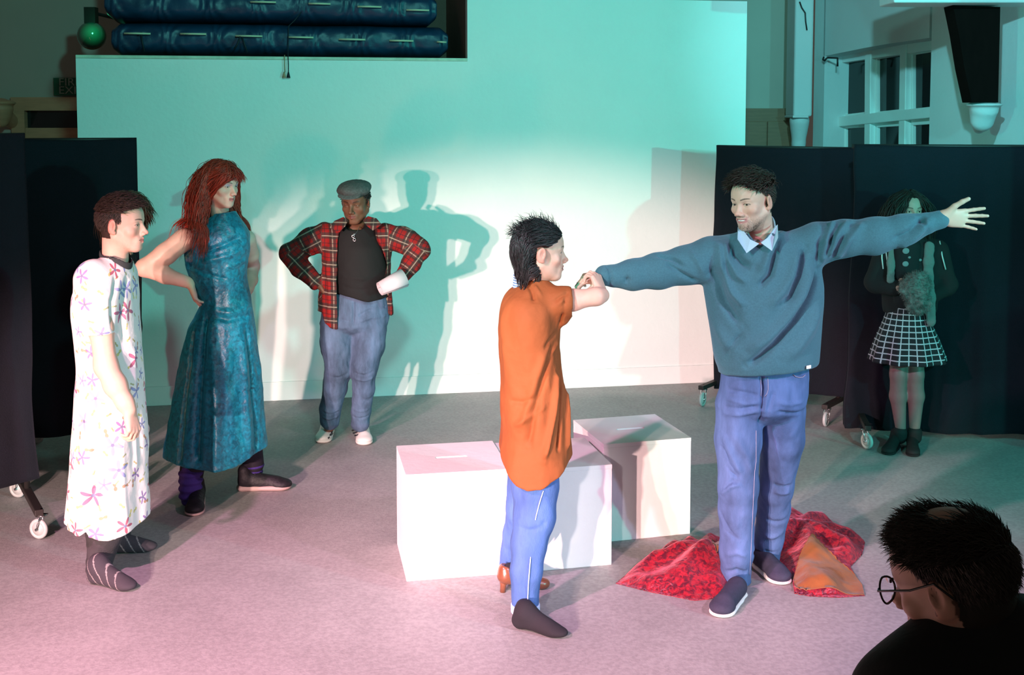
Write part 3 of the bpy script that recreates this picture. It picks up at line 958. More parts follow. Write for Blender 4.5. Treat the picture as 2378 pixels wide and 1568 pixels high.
        x, y, z = q.T; ax_ = np.abs(x)
        red = np.asarray(skin) * (1.05, 0.72, 0.70)
        mix(blush * np.exp(-((ax_ - 0.042) / 0.018) ** 2 - ((z + 0.035) / 0.018) ** 2) * front, red)
        mix(blush * 1.3 * np.exp(-(x / 0.014) ** 2 - ((z + 0.036) / 0.012) ** 2) * (y > 0.09), red)
        mix(blush * (ax_ > 0.07) * (y < 0.01) * (z < 0.03) * (z > -0.05), red)
        # beard
        if beard:
            m = np.exp(-((z + 0.100) / 0.018) ** 2) * (y > 0.02) + 0.7 * np.exp(-((z + 0.053) / 0.006) ** 2) * (ax_ < 0.03) * (y > 0.07)
            m = m + 0.45 * np.clip((-0.05 - z) / 0.02, 0, 1) * (y > -0.005) * (z > -0.125) * (y < 0.08)
            m = m * (0.75 + 0.5 * fbm(V * 300, 9, 2))
            mix(beard * m, beardcol)
        cz = 0.005 * s.smile; cxx = 0.021 + 0.009 * s.smile
        zz = z - cz * np.clip(ax_ / cxx, 0, 1) ** 2
        lipm = (np.clip(1.2 - np.abs((zz + 0.0672 + 0.001 * s.smile) / (0.0100 + 0.001 * s.smile)) ** 3, 0, 1)) * np.clip((cxx - ax_) / 0.003, 0, 1) * (y > 0.072)
        mix(lipm, lip)
        mix(np.clip(1 - np.abs(zz + 0.0668) / 0.0016, 0, 1) * (ax_ < cxx) * (y > 0.075) * (s.smile < 0.5), np.asarray(lip) * 0.3)
        # brows
        bz = 0.0185 + browz + 0.005 * np.sin(np.clip((ax_ - 0.012) / 0.036, 0, 1) * math.pi * 0.75)
        bw = 0.0034 - 0.0018 * np.clip((ax_ - 0.03) / 0.02, 0, 1)
        bm = np.clip(1.3 - np.abs(z - bz) / bw, 0, 1) * np.clip((ax_ - 0.011) / 0.004, 0, 1) * np.clip((0.051 - ax_) / 0.005, 0, 1) * (y > 0.045)
        mix(bm * 0.95, brow)
        # lash line around the eye opening
        ex_ = (ax_ - 0.031) / 0.0135; ez_ = (z + 0.0015) / (0.0050 * s.lid + 0.0012)
        r = np.sqrt(ex_ ** 2 + ez_ ** 2)
        mix(np.exp(-((r - 1.02) / 0.16) ** 2) * (z > -0.002) * (y > 0.06) * 0.9, (0.02, 0.012, 0.01))
        mix(np.exp(-((r - 1.05) / 0.25) ** 2) * (z <= -0.002) * (y > 0.06) * 0.35, np.asarray(skin) * 0.4)
        if shadow is not None:
            mix(np.exp(-((ax_ - 0.031) / 0.016) ** 2 - ((z - 0.009) / 0.007) ** 2) * (y > 0.05) * 0.8, shadow)
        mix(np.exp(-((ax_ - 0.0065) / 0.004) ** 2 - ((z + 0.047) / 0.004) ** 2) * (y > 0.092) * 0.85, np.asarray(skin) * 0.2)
        # hollow of the ear
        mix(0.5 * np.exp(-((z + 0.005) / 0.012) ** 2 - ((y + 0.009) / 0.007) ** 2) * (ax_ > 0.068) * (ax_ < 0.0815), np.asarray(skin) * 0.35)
        return C
    def eyes(s, root, iris=(0.10, 0.05, 0.02)):
        for q in (1, -1):
            V, F = sphere((0, 0, 0), 1.0, 28, 20)
            ang = np.degrees(np.arccos(np.clip(V[:, 2], -1, 1)))
            C = np.tile(np.array((0.80, 0.78, 0.75)), (len(V), 1))
            C[ang < 33] = iris; C[ang < 14] = (0.004, 0.004, 0.004)
            gy, gx = math.radians(s.gaze[0]), math.radians(s.gaze[1])
            R = s.R @ rotz(gy) @ rotx(gx) @ rotx(-math.pi / 2)
            Vw = s.w((q * 0.031, 0.0655, -0.001)) + (V * 0.0123 * s.s) @ R.T
            obj('eye', (Vw, F), M_eye, root, col=C)

def hand(S, wr, f, n, th, L=0.185, curl=(25, 30, 35, 40), curl2=None, spread=0.0, thumb=(0.55, 0.75, 0.25), tcurl=20, wrist_r=0.027, tk=1.0):
    """palm faces n, fingers go along f, the thumb leaves on side th"""
    wr = np.asarray(wr, float); f = unit(f); n = unit(n - np.dot(n, f) * f); l = np.cross(f, n)
    if np.dot(l, th) < 0: l = -l
    z = L / 0.185
    offs = [0.030, 0.010, -0.010, -0.029]; fw = [0.092, 0.096, 0.090, 0.081]
    FL = [0.074, 0.083, 0.077, 0.060]; rad = [0.0088, 0.0090, 0.0086, 0.0076]
    kn = []
    for i in range(4):
        base = wr + (l * offs[i] * 0.55 + f * 0.006) * z
        k_ = wr + (f * fw[i] + l * offs[i]) * z
        S.cap(base, k_, 0.0145 * z, 0.0108 * z, 0.012 * z)
        kn.append(k_)
    S.ell(wr + (f * 0.045 + n * 0.004) * z, np.array([0.034, 0.046, 0.013]) * z, np.stack([l, f, n], 1), 0.012 * z)
    for i in range(4):
        a = spread * (1.5 - i) / 1.5
        d0 = unit(f * math.cos(a) + l * math.sin(a))
        c1 = math.radians(curl[i]); c2 = math.radians((curl2 or curl)[i])
        ang = c1; p = kn[i]; seg = [0.46, 0.30, 0.24]; r = rad[i] * z
        for q in range(3):
            d = d0 * math.cos(ang) + n * math.sin(ang)
            p2 = p + d * FL[i] * seg[q] * z
            S.cap(p, p2, r, r * 0.91, 0.0035 * z)
            p = p2; r *= 0.91; ang += c2 if q == 0 else c2 * 0.7
    t0 = wr + (f * 0.014 + l * 0.016 + n * 0.006) * z
    d = unit(f * thumb[0] + l * thumb[1] + n * thumb[2])
    p1 = t0 + d * 0.047 * z
    S.cap(t0, p1, 0.0155 * z, 0.0120 * z, 0.012 * z)
    d2 = unit(d + f * 0.35 + n * math.sin(math.radians(tcurl)) * 0.6)
    p2 = p1 + d2 * 0.034 * z
    S.cap(p1, p2, 0.0112 * z, 0.0100 * z, 0.005 * z)
    d3 = unit(d2 + f * 0.25 + n * math.sin(math.radians(tcurl)) * 0.7)
    S.cap(p2, p2 + d3 * 0.026 * z, 0.0100 * z, 0.0086 * z, 0.005 * z)
    return kn

def locks(H, roots, d0, n, step, comb, grav, wave=0.0, wfreq=60, push=0.008, rad=0.003, seed=0, spheres=(), taper=1.0, stiff=1.0, lenvar=0.3, sides=5, flat=0.5):
    """hair locks in the head frame; returns mesh + a shade per vertex"""
    rg = np.random.default_rng(seed)
    g = H.R.T @ V3(0, 0, -1)
    p = roots.copy(); d = d0.copy(); m = len(p)
    ph = rg.uniform(0, 6.28, (m, 3)); ls = step * (1 + lenvar * rg.uniform(-1, 1, m))
    path = [p.copy()]
    pushs = push * rg.uniform(0.3, 1.3, m)
    c0 = V3(0, -0.014, 0.030); r0 = V3(0.074, 0.096, 0.084)
    for i in range(n):
        cb = comb(p) if callable(comb) else np.tile(comb, (m, 1))
        wv = wave * np.sin(ph + wfreq * step * i)
        d = d * stiff + cb + g * grav * (i / n if callable(grav) is False else 1) + wv
        d /= np.linalg.norm(d, axis=1)[:, None] + 1e-9
        p = p + d * ls[:, None]
        for (cc, rr) in [(c0, r0)] + list(spheres):
            q = (p - cc) / (rr + pushs[:, None]); k = np.linalg.norm(q, axis=1)
            ins = k < 1
            p[ins] = cc + (q[ins] / k[ins][:, None]) * (rr + pushs[ins][:, None])
        path.append(p.copy())
    Pt = np.stack(path, 1)                      # m, n+1, 3
    T = np.gradient(Pt, axis=1); T /= np.linalg.norm(T, axis=2)[:, :, None] + 1e-9
    out = Pt - c0; out /= np.linalg.norm(out, axis=2)[:, :, None] + 1e-9
    X = np.cross(T, out); X /= np.linalg.norm(X, axis=2)[:, :, None] + 1e-9
    Y = np.cross(X, T)
    t = np.linspace(0, 1, n + 1)
    prof = (np.minimum(1, 0.55 + 2 * t) * (1 - t ** (2.2 / taper)) + 0.06)
    r = rad * rg.uniform(0.7, 1.3, m)[:, None] * prof[None]
    V = []
    for k in range(sides):
        a = 2 * math.pi * k / sides
        V.append(Pt + r[:, :, None] * (math.cos(a) * X + flat * math.sin(a) * Y))
    V = np.stack(V, 2)                          # m, n+1, sides, 3
    idx = np.arange(m * (n + 1) * sides).reshape(m, n + 1, sides)
    a = idx[:, :-1, :]; b = idx[:, 1:, :]
    Q = np.stack([a, np.roll(a, -1, 2), np.roll(b, -1, 2), b], -1).reshape(-1, 4)
    Vw = H.c + (V.reshape(-1, 3) * H.s) @ H.R.T
    shade = np.repeat(rg.uniform(0.55, 1.5, m), (n + 1) * sides)
    return (Vw, Q), shade

EARS = [(V3(0.080, -0.016, -0.008), V3(0.012, 0.024, 0.034)), (V3(-0.080, -0.016, -0.008), V3(0.012, 0.024, 0.034))]
def scalp_points(n, face, seed=0, low=-0.06):
    """points on the skull where hair grows; face(q)->True where it must stay bare"""
    i = np.arange(n * 3); ph = i * 2.399963; z = 1 - 2 * (i + 0.5) / len(i)
    rg = np.random.default_rng(seed)
    r = np.sqrt(1 - z * z)
    u = np.stack([r * np.cos(ph), r * np.sin(ph), z], 1) + rg.normal(0, 0.02, (len(i), 3))
    q = V3(0, -0.014, 0.030) + u * V3(0.074, 0.096, 0.084)
    keep = (~face(q)) & (q[:, 2] > low)
    q = q[keep]; u = u[keep]
    return q[:], u / np.linalg.norm(u, axis=1)[:, None]

def bare_short(q, hair_z=0.078, temple=0.0):
    x, y, z = np.abs(q[:, 0]), q[:, 1], q[:, 2]
    f = (y > 0.0 + temple) & (z < np.minimum(hair_z - (x / 0.07) ** 2 * 0.010, 0.016 + 1.1 * (y - temple)))
    side = (y > 0.002 + temple) & (z < -0.012)
    ear = (y > -0.034) & (y <= -0.004 + temple) & (z < 0.018) & (x > 0.05)
    side = side | ((z < -0.035) & (y > -0.03))
    return f | side | ear

def shell(H, grow, face_c=(0, 0.088, -0.035), face_r=(0.085, 0.070, 0.108), low=-0.062, vox=0.004, extra=None, amp=0.002):
    S = Sdf(vox * H.s)
    S.ell(H.w((0, -0.014, 0.030)), np.array([0.074, 0.096, 0.084]) * H.s + grow, H.R, 0.01)
    S.cap(H.w((0, -0.062, 0.0)), H.w((0, -0.058, low + 0.02)), 0.052 * H.s + grow, 0.044 * H.s + grow, 0.02)
    if extra: extra(S)
    S.ell(H.w(face_c), np.array(face_r) * H.s, H.R, 0.006, -1)
    for q in (1, -1): S.ell(H.w((q * 0.085, -0.008, -0.020)), np.array([0.03, 0.028, 0.036]) * H.s, H.R, 0.005, -1)
    S.ell(H.w((0, -0.02, low - 0.10)), np.array([0.14, 0.14, 0.10]) * H.s, H.R, 0.004, -1)
    return S.mesh(1, lambda V: fbm(V * 90, 5, 2) * amp)

def hair_mat(name, col, rough=0.42, spec=0.45):
    m = mat(name, col, rough, spec=spec, attr=True, bump=0.002, bscale=120, stretch=(1, 1, 0.25)); return m

def make_hair(root, H, lk, base, col, mt, label=None, name='hair'):
    Vs, Cs = [], []
    parts = []
    for (VQ, sh) in lk:
        parts.append(VQ); Cs.append(np.asarray(col)[None] * sh[:, None])
    if base is not None:
        parts.append(base); Cs.append(np.tile(np.asarray(col) * 0.7, (len(base[0]), 1)))
    return obj(name, joinq(*parts), mt, root, col=np.clip(np.vstack(Cs), 0, 1), label=label)

def body_mesh(parts, H, skin, **kw):
    V, Q = joinq(*parts)
    return (V, Q), H.colours(V, skin, **kw)

def shoe(root, heel, toe, L, upper, sole, sole_h=0.022, ins=1.0, wd=1.0, name='shoe', label=None, ankle=True, tongue=None, stripes=None, vox=0.0045, solelabel=None, toe_r=1.0):
    heel = np.asarray(heel, float); f = unit((toe - heel) * V3(1, 1, 0)); r_ = V3(f[1], -f[0], 0)
    z = L / 0.29
    def w_(x, y, h): return heel + r_ * x * z + f * y * z + up * h * z
    S = Sdf(vox)
    S.cap(w_(0, 0.045, 0.045), w_(0, 0.205, 0.034), 0.036 * z * wd, 0.039 * z * wd, 0.02)
    S.ell(w_(0.002, 0.235, 0.030), np.array([0.047 * wd, 0.055, 0.029 * toe_r]) * z, np.stack([r_, f, up], 1), 0.02)
    S.cap(w_(0, 0.060, 0.072 * ins), w_(0, 0.175, 0.046 * (0.4 + 0.6 * ins)), 0.034 * z * wd, 0.028 * z, 0.02)
    if ankle: S.cap(w_(0, 0.048, 0.07), w_(0, 0.045, 0.105), 0.037 * z, 0.035 * z, 0.015)
    S.ell(w_(0, 0.14, -0.04), np.array([0.2, 0.3, 0.04 + sole_h * 0.55]) * z, np.stack([r_, f, up], 1), 0.003, -1)
    o = obj(name, S.mesh(1), upper, root, label=label)
    T = Sdf(vox * 0.8)
    T.cap(w_(0, 0.040, sole_h * 0.5), w_(0, 0.10, sole_h * 0.5), 0.038 * z * wd, 0.036 * z * wd, 0.012, (up, sole_h * 0.6 / 0.036))
    T.cap(w_(0, 0.10, sole_h * 0.5), w_(0.002, 0.240, sole_h * 0.5), 0.036 * z * wd, 0.0465 * z * wd, 0.012, (up, sole_h * 0.5 / 0.044))
    T.cap(w_(0, 0.10, sole_h * 0.5), w_(0.002, 0.22, sole_h * 0.55), 0.036 * z * wd, 0.046 * z * wd, 0.012, (up, sole_h * 0.6 / 0.044))
    V, Q = T.mesh(1)
    V[:, 2] = np.maximum(V[:, 2], heel[2] + 0.0005)
    obj('sole', (V, Q), sole, o, label=solelabel)
    return o, w_

def denim(name, col, seed=0, fade=0.25):
    m = mat(name, col, 0.8, var=fade * 1.5, vscale=9, bump=0.0015, bscale=350, spec=0.2, stretch=(1, 1, 0.32))
    return m
def rows_px(rows, d, ry_in=None):
    """rows: (v, uL, uR, ry) -> loft rows for a body standing at depth d"""
    out = []
    for v, a, b, ry in rows:
        p, q = P(a, v, d), P(b, v, d)
        out.append((p[2], (p[0] + q[0]) / 2, d, (q[0] - p[0]) / 2, ry))
    return out
def hem_cut(S, pts, d, below=0.6, k=0.004):
    xs = np.array([P(u, v, d)[0] for u, v in pts]); zs = np.array([P(u, v, d)[2] for u, v in pts])
    lo = V3(xs.min() - 0.3, d - 0.6, zs.min() - below); hi = V3(xs.max() + 0.3, d + 0.6, zs.max() + 0.02)
    S.P.append((lo, hi, lambda X, Y, Z: (Z - np.interp(X, xs, zs)) + 0 * Y, k, -1))
def uv_of(V, cx, cy, R=0.2):
    a = np.arctan2(V[:, 0] - cx, -(V[:, 1] - cy))
    return np.stack([a * R, V[:, 2]], 1)

class Surf:
    """finds the point of a mesh's near side that lies on the line of sight through a pixel"""
    def __init__(s, V):
        s.V = V; D = V - CAMP
        a = D[:, 1] * math.cos(PITCH) - D[:, 2] * math.sin(PITCH)
        b = D[:, 1] * math.sin(PITCH) + D[:, 2] * math.cos(PITCH)
        s.u = PU + FOC * D[:, 0] / a; s.v = PV - FOC * b / a
    def __call__(s, u, v, lift=0.0, r=7):
        q = np.hypot(s.u - u, s.v - v); m = q < r
        if not m.any():
            k = np.argmin(q); return P(u, v, s.V[k, 1] - lift)
        return P(u, v, np.sort(s.V[m, 1])[max(0, int(m.sum() * 0.15))] - lift)
def fold_px(V, segs):
    S = Surf(V)
    return folds(V, [([S(*p) for p in pts], w_, h) for pts, w_, h in segs])

M_eye = mat('eye', (1, 1, 1), 0.08, attr=True, spec=0.6)
M_skin = mat('skin', (0.7, 0.45, 0.35), 0.48, attr=True, spec=0.35, bump=0.0002, bscale=250)
try:
    nodes(M_skin)[2].inputs['Subsurface Weight'].default_value = 0.12
    nodes(M_skin)[2].inputs['Subsurface Radius'].default_value = (0.012, 0.005, 0.003)
    nodes(M_skin)[2].inputs['Subsurface Scale'].default_value = 0.6
except Exception: pass
SK_FAIR = (0.66, 0.42, 0.32)
SK_TAN = (0.60, 0.36, 0.25)
SK_DARK = (0.16, 0.075, 0.042)
# ------------------------------------------------------------------ man in the grey-blue jumper, arms outstretched
def man_in_jumper():
    d = 4.80
    base = G(1740, 1405); base[2] = 0
    t = thing('person', 'dark-haired man in a slate jumper and jeans smiling with both arms outstretched', 'person', base)
    H = Head(P(1746, 466, 4.79), 131, -9, 3, 1.0, True, smile=1.0, jaw=1.05, nose=1.08, gaze=(8, -6), lid=0.8)
    S = Sdf(0.0022)
    nb = P(1768, 575, 4.85)
    H.add(S, nb, 0.053)
    head = S.mesh(1)
    # hands
    S = Sdf(0.0032)
    w1 = P(1408, 641, 4.745)
    S.chain([P(1450, 638, 4.76), w1], [0.036, 0.027])
    hand(S, w1 + V3(-0.008, 0, 0), (-0.97, -0.12, -0.12), (0.05, 0.35, -1), (0, -1, 0.3), 0.178, (38, 42, 48, 60), (45, 45, 45, 45), 0.05, thumb=(0.75, 0.35, 0.3), tcurl=30)
    h1 = S.mesh(1)
    S = Sdf(0.0030)
    w2 = P(2186, 506, 4.705)
    S.chain([P(2150, 517, 4.73), w2], [0.026, 0.027])
    hand(S, w2, (0.985, -0.04, -0.02), (0.0, -1, -0.12), (0, 0, 1), 0.186, (3, 6, 8, 8), (6, 8, 9, 12), 0.20, thumb=(0.62, 0.72, 0.15), tcurl=2)
    h2 = S.mesh(1)
    # coarse core under the clothes
    S = Sdf(0.014)
    S.loft(rows_px([(560, 1710, 1830, .07), (620, 1665, 1885, .10), (760, 1690, 1865, .10), (900, 1695, 1850, .08), (945, 1705, 1840, .07)], d))
    S.chain([P(1668, 598, 4.8), P(1535, 628, 4.8), P(1450, 638, 4.76)], [0.05, 0.04, 0.034])
    S.chain([P(1870, 575, 4.8), P(2020, 552, 4.77), P(2140, 521, 4.74)], [0.05, 0.036, 0.024])
    S.chain([P(1722, 930, 4.78), P(1714, 1140, 4.81), P(1706, 1355, 4.89)], [0.06, 0.05, 0.04])
    S.chain([P(1812, 930, 4.84), P(1800, 1150, 4.98), P(1778, 1320, 5.13)], [0.075, 0.05, 0.04])
    core = S.mesh(0)
    VQ, C = body_mesh([head, h1, h2, core], H, SK_FAIR, beard=0.75, beardcol=(0.13, 0.085, 0.065), brow=(0.035, 0.022, 0.016), lip=(0.50, 0.22, 0.20), blush=0.5, scalp=(lambda q: bare_short(q, 0.082, -0.006), (0.022, 0.016, 0.012), -0.06))
    obj('body', VQ, M_skin, t, col=C)
    H.eyes(t, (0.07, 0.07, 0.05))
    # teeth
    V, F = sphere((0, 0, 0), 1, 20, 10)
    Vt = H.w((0, 0.0765, -0.0662)) + (V * V3(0.021, 0.0125, 0.0052)) @ H.R.T
    obj('teeth', (Vt, F), mat('teeth', (0.80, 0.77, 0.70), 0.3), t)
    # hair
    bare = lambda q: bare_short(q, 0.082, -0.006)
    pts, u = scalp_points(3400, bare, 2)
    def comb(p):
        c = np.zeros_like(p); top = np.clip(p[:, 2] / 0.09, 0, 1)[:, None]
        return c + V3(0.10, 0.42, 0.0) * top + V3(0, -0.35, -0.3) * (1 - top)
    lk = []
    topm = pts[:, 2] > 0.055
    a = locks(H, pts[topm], unit_rows(u[topm] + V3(0.1, 0.5, 0.25)), 9, 0.0058, comb, 0.10, 0.24, 90, 0.011, 0.0022, 4, sides=4)
    b = locks(H, pts[~topm], unit_rows(u[~topm] * 0.6 + V3(0, -0.5, -0.6)), 4, 0.0042, comb, 0.3, 0.12, 120, 0.004, 0.0020, 5, sides=4, spheres=EARS)
    mt = hair_mat('brown_hair', (0.05, 0.035, 0.025))
    make_hair(t, H, [a, b], None, (0.038, 0.027, 0.020), mt)
    # jumper
    M_j = mat('slate_wool', (0.055, 0.150, 0.185), 0.85, var=0.14, vscale=160, bump=0.0012, bscale=500, sheen=0.25, sheencol=(0.6, 0.8, 1.0), spec=0.2)
    S = Sdf(0.0055)
    S.loft(rows_px([(538, 1722, 1812, .082), (548, 1700, 1835, .092), (562, 1676, 1862, .105), (585, 1655, 1890, .122), (620, 1642, 1908, .135), (665, 1634, 1914, .142), (710, 1640, 1912, .146),
                    (760, 1648, 1909, .148), (820, 1655, 1903, .148), (846, 1662, 1900, .146), (852, 1667, 1896, .140), (885, 1670, 1892, .138)], d), k=0.03)
    S.chain([P(1700, 592, 4.8), P(1650, 604, 4.8), P(1590, 616, 4.8), P(1530, 629, 4.79), P(1470, 638, 4.77), P(1425, 641, 4.755)], [0.088, 0.088, 0.079, 0.073, 0.062, 0.046], 0.03)
    S.chain([P(1425, 641, 4.755), P(1404, 640, 4.745)], [0.045, 0.041], 0.006)
    S.chain([P(1850, 582, 4.8), P(1900, 566, 4.8), P(1960, 553, 4.78), P(2030, 548, 4.76), P(2100, 533, 4.74), P(2150, 520, 4.72)], [0.085, 0.084, 0.073, 0.071, 0.060, 0.044], 0.035)
    S.chain([P(2150, 519, 4.72), P(2184, 510, 4.71)], [0.040, 0.037], 0.006)
    S.cap(P(1764, 520, 4.81), P(1765, 550, 4.80), 0.075, 0.080, 0.008, op=-1)
    S.cap(P(1763, 520, 4.73), P(1763, 560, 4.71), 0.06, 0.022, 0.008, op=-1)
    hem_cut(S, [(1600, 880), (1690, 877), (1800, 866), (1895, 856), (1960, 850)], d - 0.1, 0.3)
    f_ = 4.665
    fo = [([(1806, 548), (1797, 600), (1788, 640), (1760, 668)], 0.012, -0.020),
          ([(1790, 552), (1782, 600), (1765, 640)], 0.016, 0.010),
          ([(1868, 575), (1855, 640), (1838, 690), (1815, 705)], 0.012, -0.018),
          ([(1850, 575), (1838, 640), (1815, 680), (1780, 720)], 0.020, 0.012),
          ([(1900, 630), (1880, 690), (1850, 740), (1810, 788), (1765, 830), (1735, 848)], 0.013, -0.024),
          ([(1885, 610), (1862, 690), (1825, 745), (1780, 790), (1730, 820)], 0.024, 0.014),
          ([(1906, 700), (1885, 760), (1850, 810), (1810, 840)], 0.025, 0.012),
          ([(1702, 556), (1706, 590), (1722, 612), (1748, 624)], 0.016, -0.020),
          ([(1668, 562), (1673, 615), (1700, 680), (1732, 716)], 0.014, 0.014),
          ([(1650, 575), (1655, 635), (1680, 700), (1720, 760)], 0.020, -0.016),
          ([(1685, 558), (1690, 600), (1712, 640), (1740, 660)], 0.012, 0.010),
          ([(1730, 770), (1700, 800), (1680, 838)], 0.014, -0.008),
          ([(1655, 740), (1680, 790), (1720, 830)], 0.025, 0.008),
          ([(1916, 520), (1902, 570), (1898, 620)], 0.012, -0.014),
          ([(1938, 510), (1918, 560), (1908, 612)], 0.011, 0.013),
          ([(1952, 512), (1930, 556), (1916, 600)], 0.010, -0.014),
          ([(1972, 512), (1942, 552), (1922, 600)], 0.011, 0.013),
          ([(1985, 514), (1955, 556), (1930, 602)], 0.010, -0.014),
          ([(2008, 516), (1970, 560), (1940, 604)], 0.012, 0.011),
          ([(2070, 560), (2110, 540), (2150, 500)], 0.012, -0.014),
          ([(2085, 575), (2125, 550), (2160, 512)], 0.012, 0.012),
          ([(2130, 498), (2142, 512), (2150, 530)], 0.008, -0.010),
          ([(1520, 592), (1560, 600), (1590, 622)], 0.010, -0.012),
          ([(1545, 608), (1590, 640), (1622, 655)], 0.010, -0.010),
          ([(1596, 582), (1616, 600), (1640, 640)], 0.014, 0.008),
          ([(1406, 615), (1416, 628), (1419, 648), (1416, 664)], 0.006, -0.006),
          ([(1448, 640), (1456, 650), (1452, 662)], 0.010, -0.012)]
    V, Q = S.mesh(2, lambda V: 1.5 * fold_px(V, fo) + fbm(V * V3(10, 10, 5), 4, 2) * 0.004)
    obj('jumper', (V, Q), M_j, t)
    # white hem label
    a = P(1880, 855, 4.68)
    obj('hem_tag', bbox_frame(P(1873, 858, 4.672), unit(V3(1, 0.25, 0.12)), V3(0, 1, 0), up, 0.021, 0.006, 0.014, 0.002), mat('white_tag', (0.85, 0.83, 0.82), 0.6), t)
    # collar
    M_c = mat('pale_blue_cotton', (0.42, 0.62, 0.72), 0.7, bump=0.0008, bscale=300)
    for pl_ in ([(1763, 566, 4.672), (1734, 588, 4.655), (1713, 556, 4.69), (1714, 528, 4.775), (1726, 535, 4.75), (1742, 556, 4.695)],
                [(1767, 564, 4.672), (1793, 583, 4.650), (1807, 552, 4.675), (1806, 522, 4.77), (1797, 530, 4.76), (1783, 552, 4.690)]):
        q_ = [P(*w_) for w_ in pl_]
        obj('collar', prism(q_, V3(0, 0.006, 0.0)), M_c, t, smooth=False)
    S = Sdf(0.004); S.cap(P(1766, 522, 4.845), P(1768, 560, 4.84), 0.061, 0.066, 0.01); S.cap(P(1764, 490, 4.83), P(1766, 532, 4.82), 0.054, 0.058, 0.008, op=-1)
    S.cap(P(1752, 500, 4.74), P(1757, 560, 4.74), 0.05, 0.03, 0.008, op=-1)
    obj('collar_band', S.mesh(1), M_c, t)
    # jeans
    M_d = denim('mid_blue_denim', (0.085, 0.14, 0.30))
    S = Sdf(0.006)
    S.loft(rows_px([(845, 1678, 1874, .115), (870, 1673, 1876, .12), (910, 1666, 1875, .125), (938, 1663, 1870, .125), (955, 1680, 1855, .105), (972, 1715, 1825, .06), (984, 1750, 1795, .03)], 4.81), k=0.03)
    S.chain([P(1716, 950, 4.81), P(1716, 1020, 4.81), P(1714, 1130, 4.80), P(1712, 1180, 4.82), P(1709, 1280, 4.86), P(1707, 1352, 4.90)], [0.098, 0.094, 0.079, 0.075, 0.069, 0.065], 0.03)
    S.chain([P(1818, 950, 4.85), P(1818, 1020, 4.90), P(1802, 1130, 4.97), P(1797, 1185, 5.02), P(1785, 1250, 5.08), P(1777, 1318, 5.13)], [0.093, 0.089, 0.076, 0.071, 0.063, 0.060], 0.02)
    S.chain([P(1707, 1352, 4.90), P(1707, 1366, 4.90)], [0.067, 0.067], 0.004)
    hem_cut(S, [(1600, 1362), (1680, 1364), (1742, 1372), (1764, 1372), (1767, 1374), (1795, 1380), (1830, 1368), (1900, 1368)], 4.82, 0.12)
    jf = [([(1690, 905), (1730, 912), (1765, 920)], 0.008, -0.008), ([(1685, 925), (1730, 938), (1765, 935)], 0.008, 0.007),
          ([(1680, 945), (1725, 950), (1765, 944)], 0.008, -0.010), ([(1675, 960), (1720, 962), (1762, 955)], 0.010, 0.008),
          ([(1768, 870), (1774, 900), (1770, 950), (1764, 985)], 0.007, -0.022),
          ([(1798, 905), (1785, 950), (1768, 985)], 0.008, -0.008),
          ([(1800, 955), (1830, 962), (1865, 955)], 0.010, -0.008), ([(1800, 935), (1835, 940), (1868, 930)], 0.010, 0.007),
          ([(1678, 1000), (1695, 1050), (1722, 1105)], 0.014, 0.010), ([(1674, 1030), (1690, 1080), (1720, 1115)], 0.012, -0.012),
          ([(1675, 1150), (1695, 1130), (1728, 1122)], 0.010, 0.012), ([(1680, 1138), (1700, 1118), (1735, 1128)], 0.008, -0.008),
          ([(1795, 1125), (1815, 1132), (1838, 1128)], 0.007, -0.012), ([(1795, 1140), (1815, 1146), (1838, 1142)], 0.010, 0.010),
          ([(1748, 1285), (1780, 1280), (1805, 1282)], 0.008, -0.007), ([(1680, 1330), (1710, 1325), (1740, 1330)], 0.010, -0.009), ([(1700, 1000), (1735, 1060), (1750, 1110)], 0.016, 0.009), ([(1672, 1180), (1690, 1230), (1720, 1260)], 0.012, -0.010), ([(1682, 1290), (1712, 1284), (1738, 1292)], 0.010, 0.007), ([(1775, 1200), (1800, 1215), (1830, 1205)], 0.010, -0.009), ([(1770, 1240), (1792, 1248), (1815, 1238)], 0.010, 0.008)]
    VQ = S.mesh(2, lambda V: fold_px(V, jf) + fbm(V * V3(14, 14, 9), 8, 3) * 0.005)
    obj('jeans', VQ, M_d, t); sf = Surf(VQ[0])
    sp = lambda pts, r, nm: obj(nm, tube([sf(u, v, 0.001) for u, v in pts], r, 6), stitch, t)
    stitch = mat('pale_stitching', (0.33, 0.30, 0.42), 0.8)
    sp([(1783, 876), (1784, 890), (1784, 905), (1781, 915), (1776, 921)], 0.0014, 'fly_seam')
    sp([(1767, 876), (1767, 890), (1768, 905), (1767, 920)], 0.0014, 'fly_seam')
    sp([(1756, 1000 + 24 * i) if i < 4 else (1757 - i * 1.1, 1000 + 24 * i) for i in range(15)], 0.0012, 'side_seam')
    sp([(1842, 870), (1848, 875), (1856, 877), (1864, 876), (1870, 871)], 0.0020, 'pocket_edge')
    sp([(1680 + 8 * i, 1354 + i) for i in range(8)], 0.0014, 'hem_seam')
    # shoes
    M_s = mat('navy_canvas', (0.035, 0.035, 0.065), 0.85, var=0.15, vscale=60, bump=0.001, bscale=400)
    M_so = mat('white_rubber', (0.80, 0.77, 0.76), 0.5)
    tp = G(1670, 1434); hl = G(1716, 1382)
    hl = tp - unit(tp - hl) * 0.275
    shoe(t, hl, tp, 0.29, M_s, M_so, wd=1.1, sole_h=0.019, ins=0.6, ankle=False, label='navy slip-on shoe pointing at the camera', solelabel='white rubber sole')
    hl = G(1772, 1322); tp = G(1822, 1358)
    shoe(t, tp - unit(tp - hl) * 0.275, tp, 0.29, M_s, M_so, wd=1.1, sole_h=0.019, label='navy slip-on shoe standing back on the red cloth', solelabel='white rubber sole')
def unit_rows(a): return a / (np.linalg.norm(a, axis=1)[:, None] + 1e-9)
man_in_jumper()

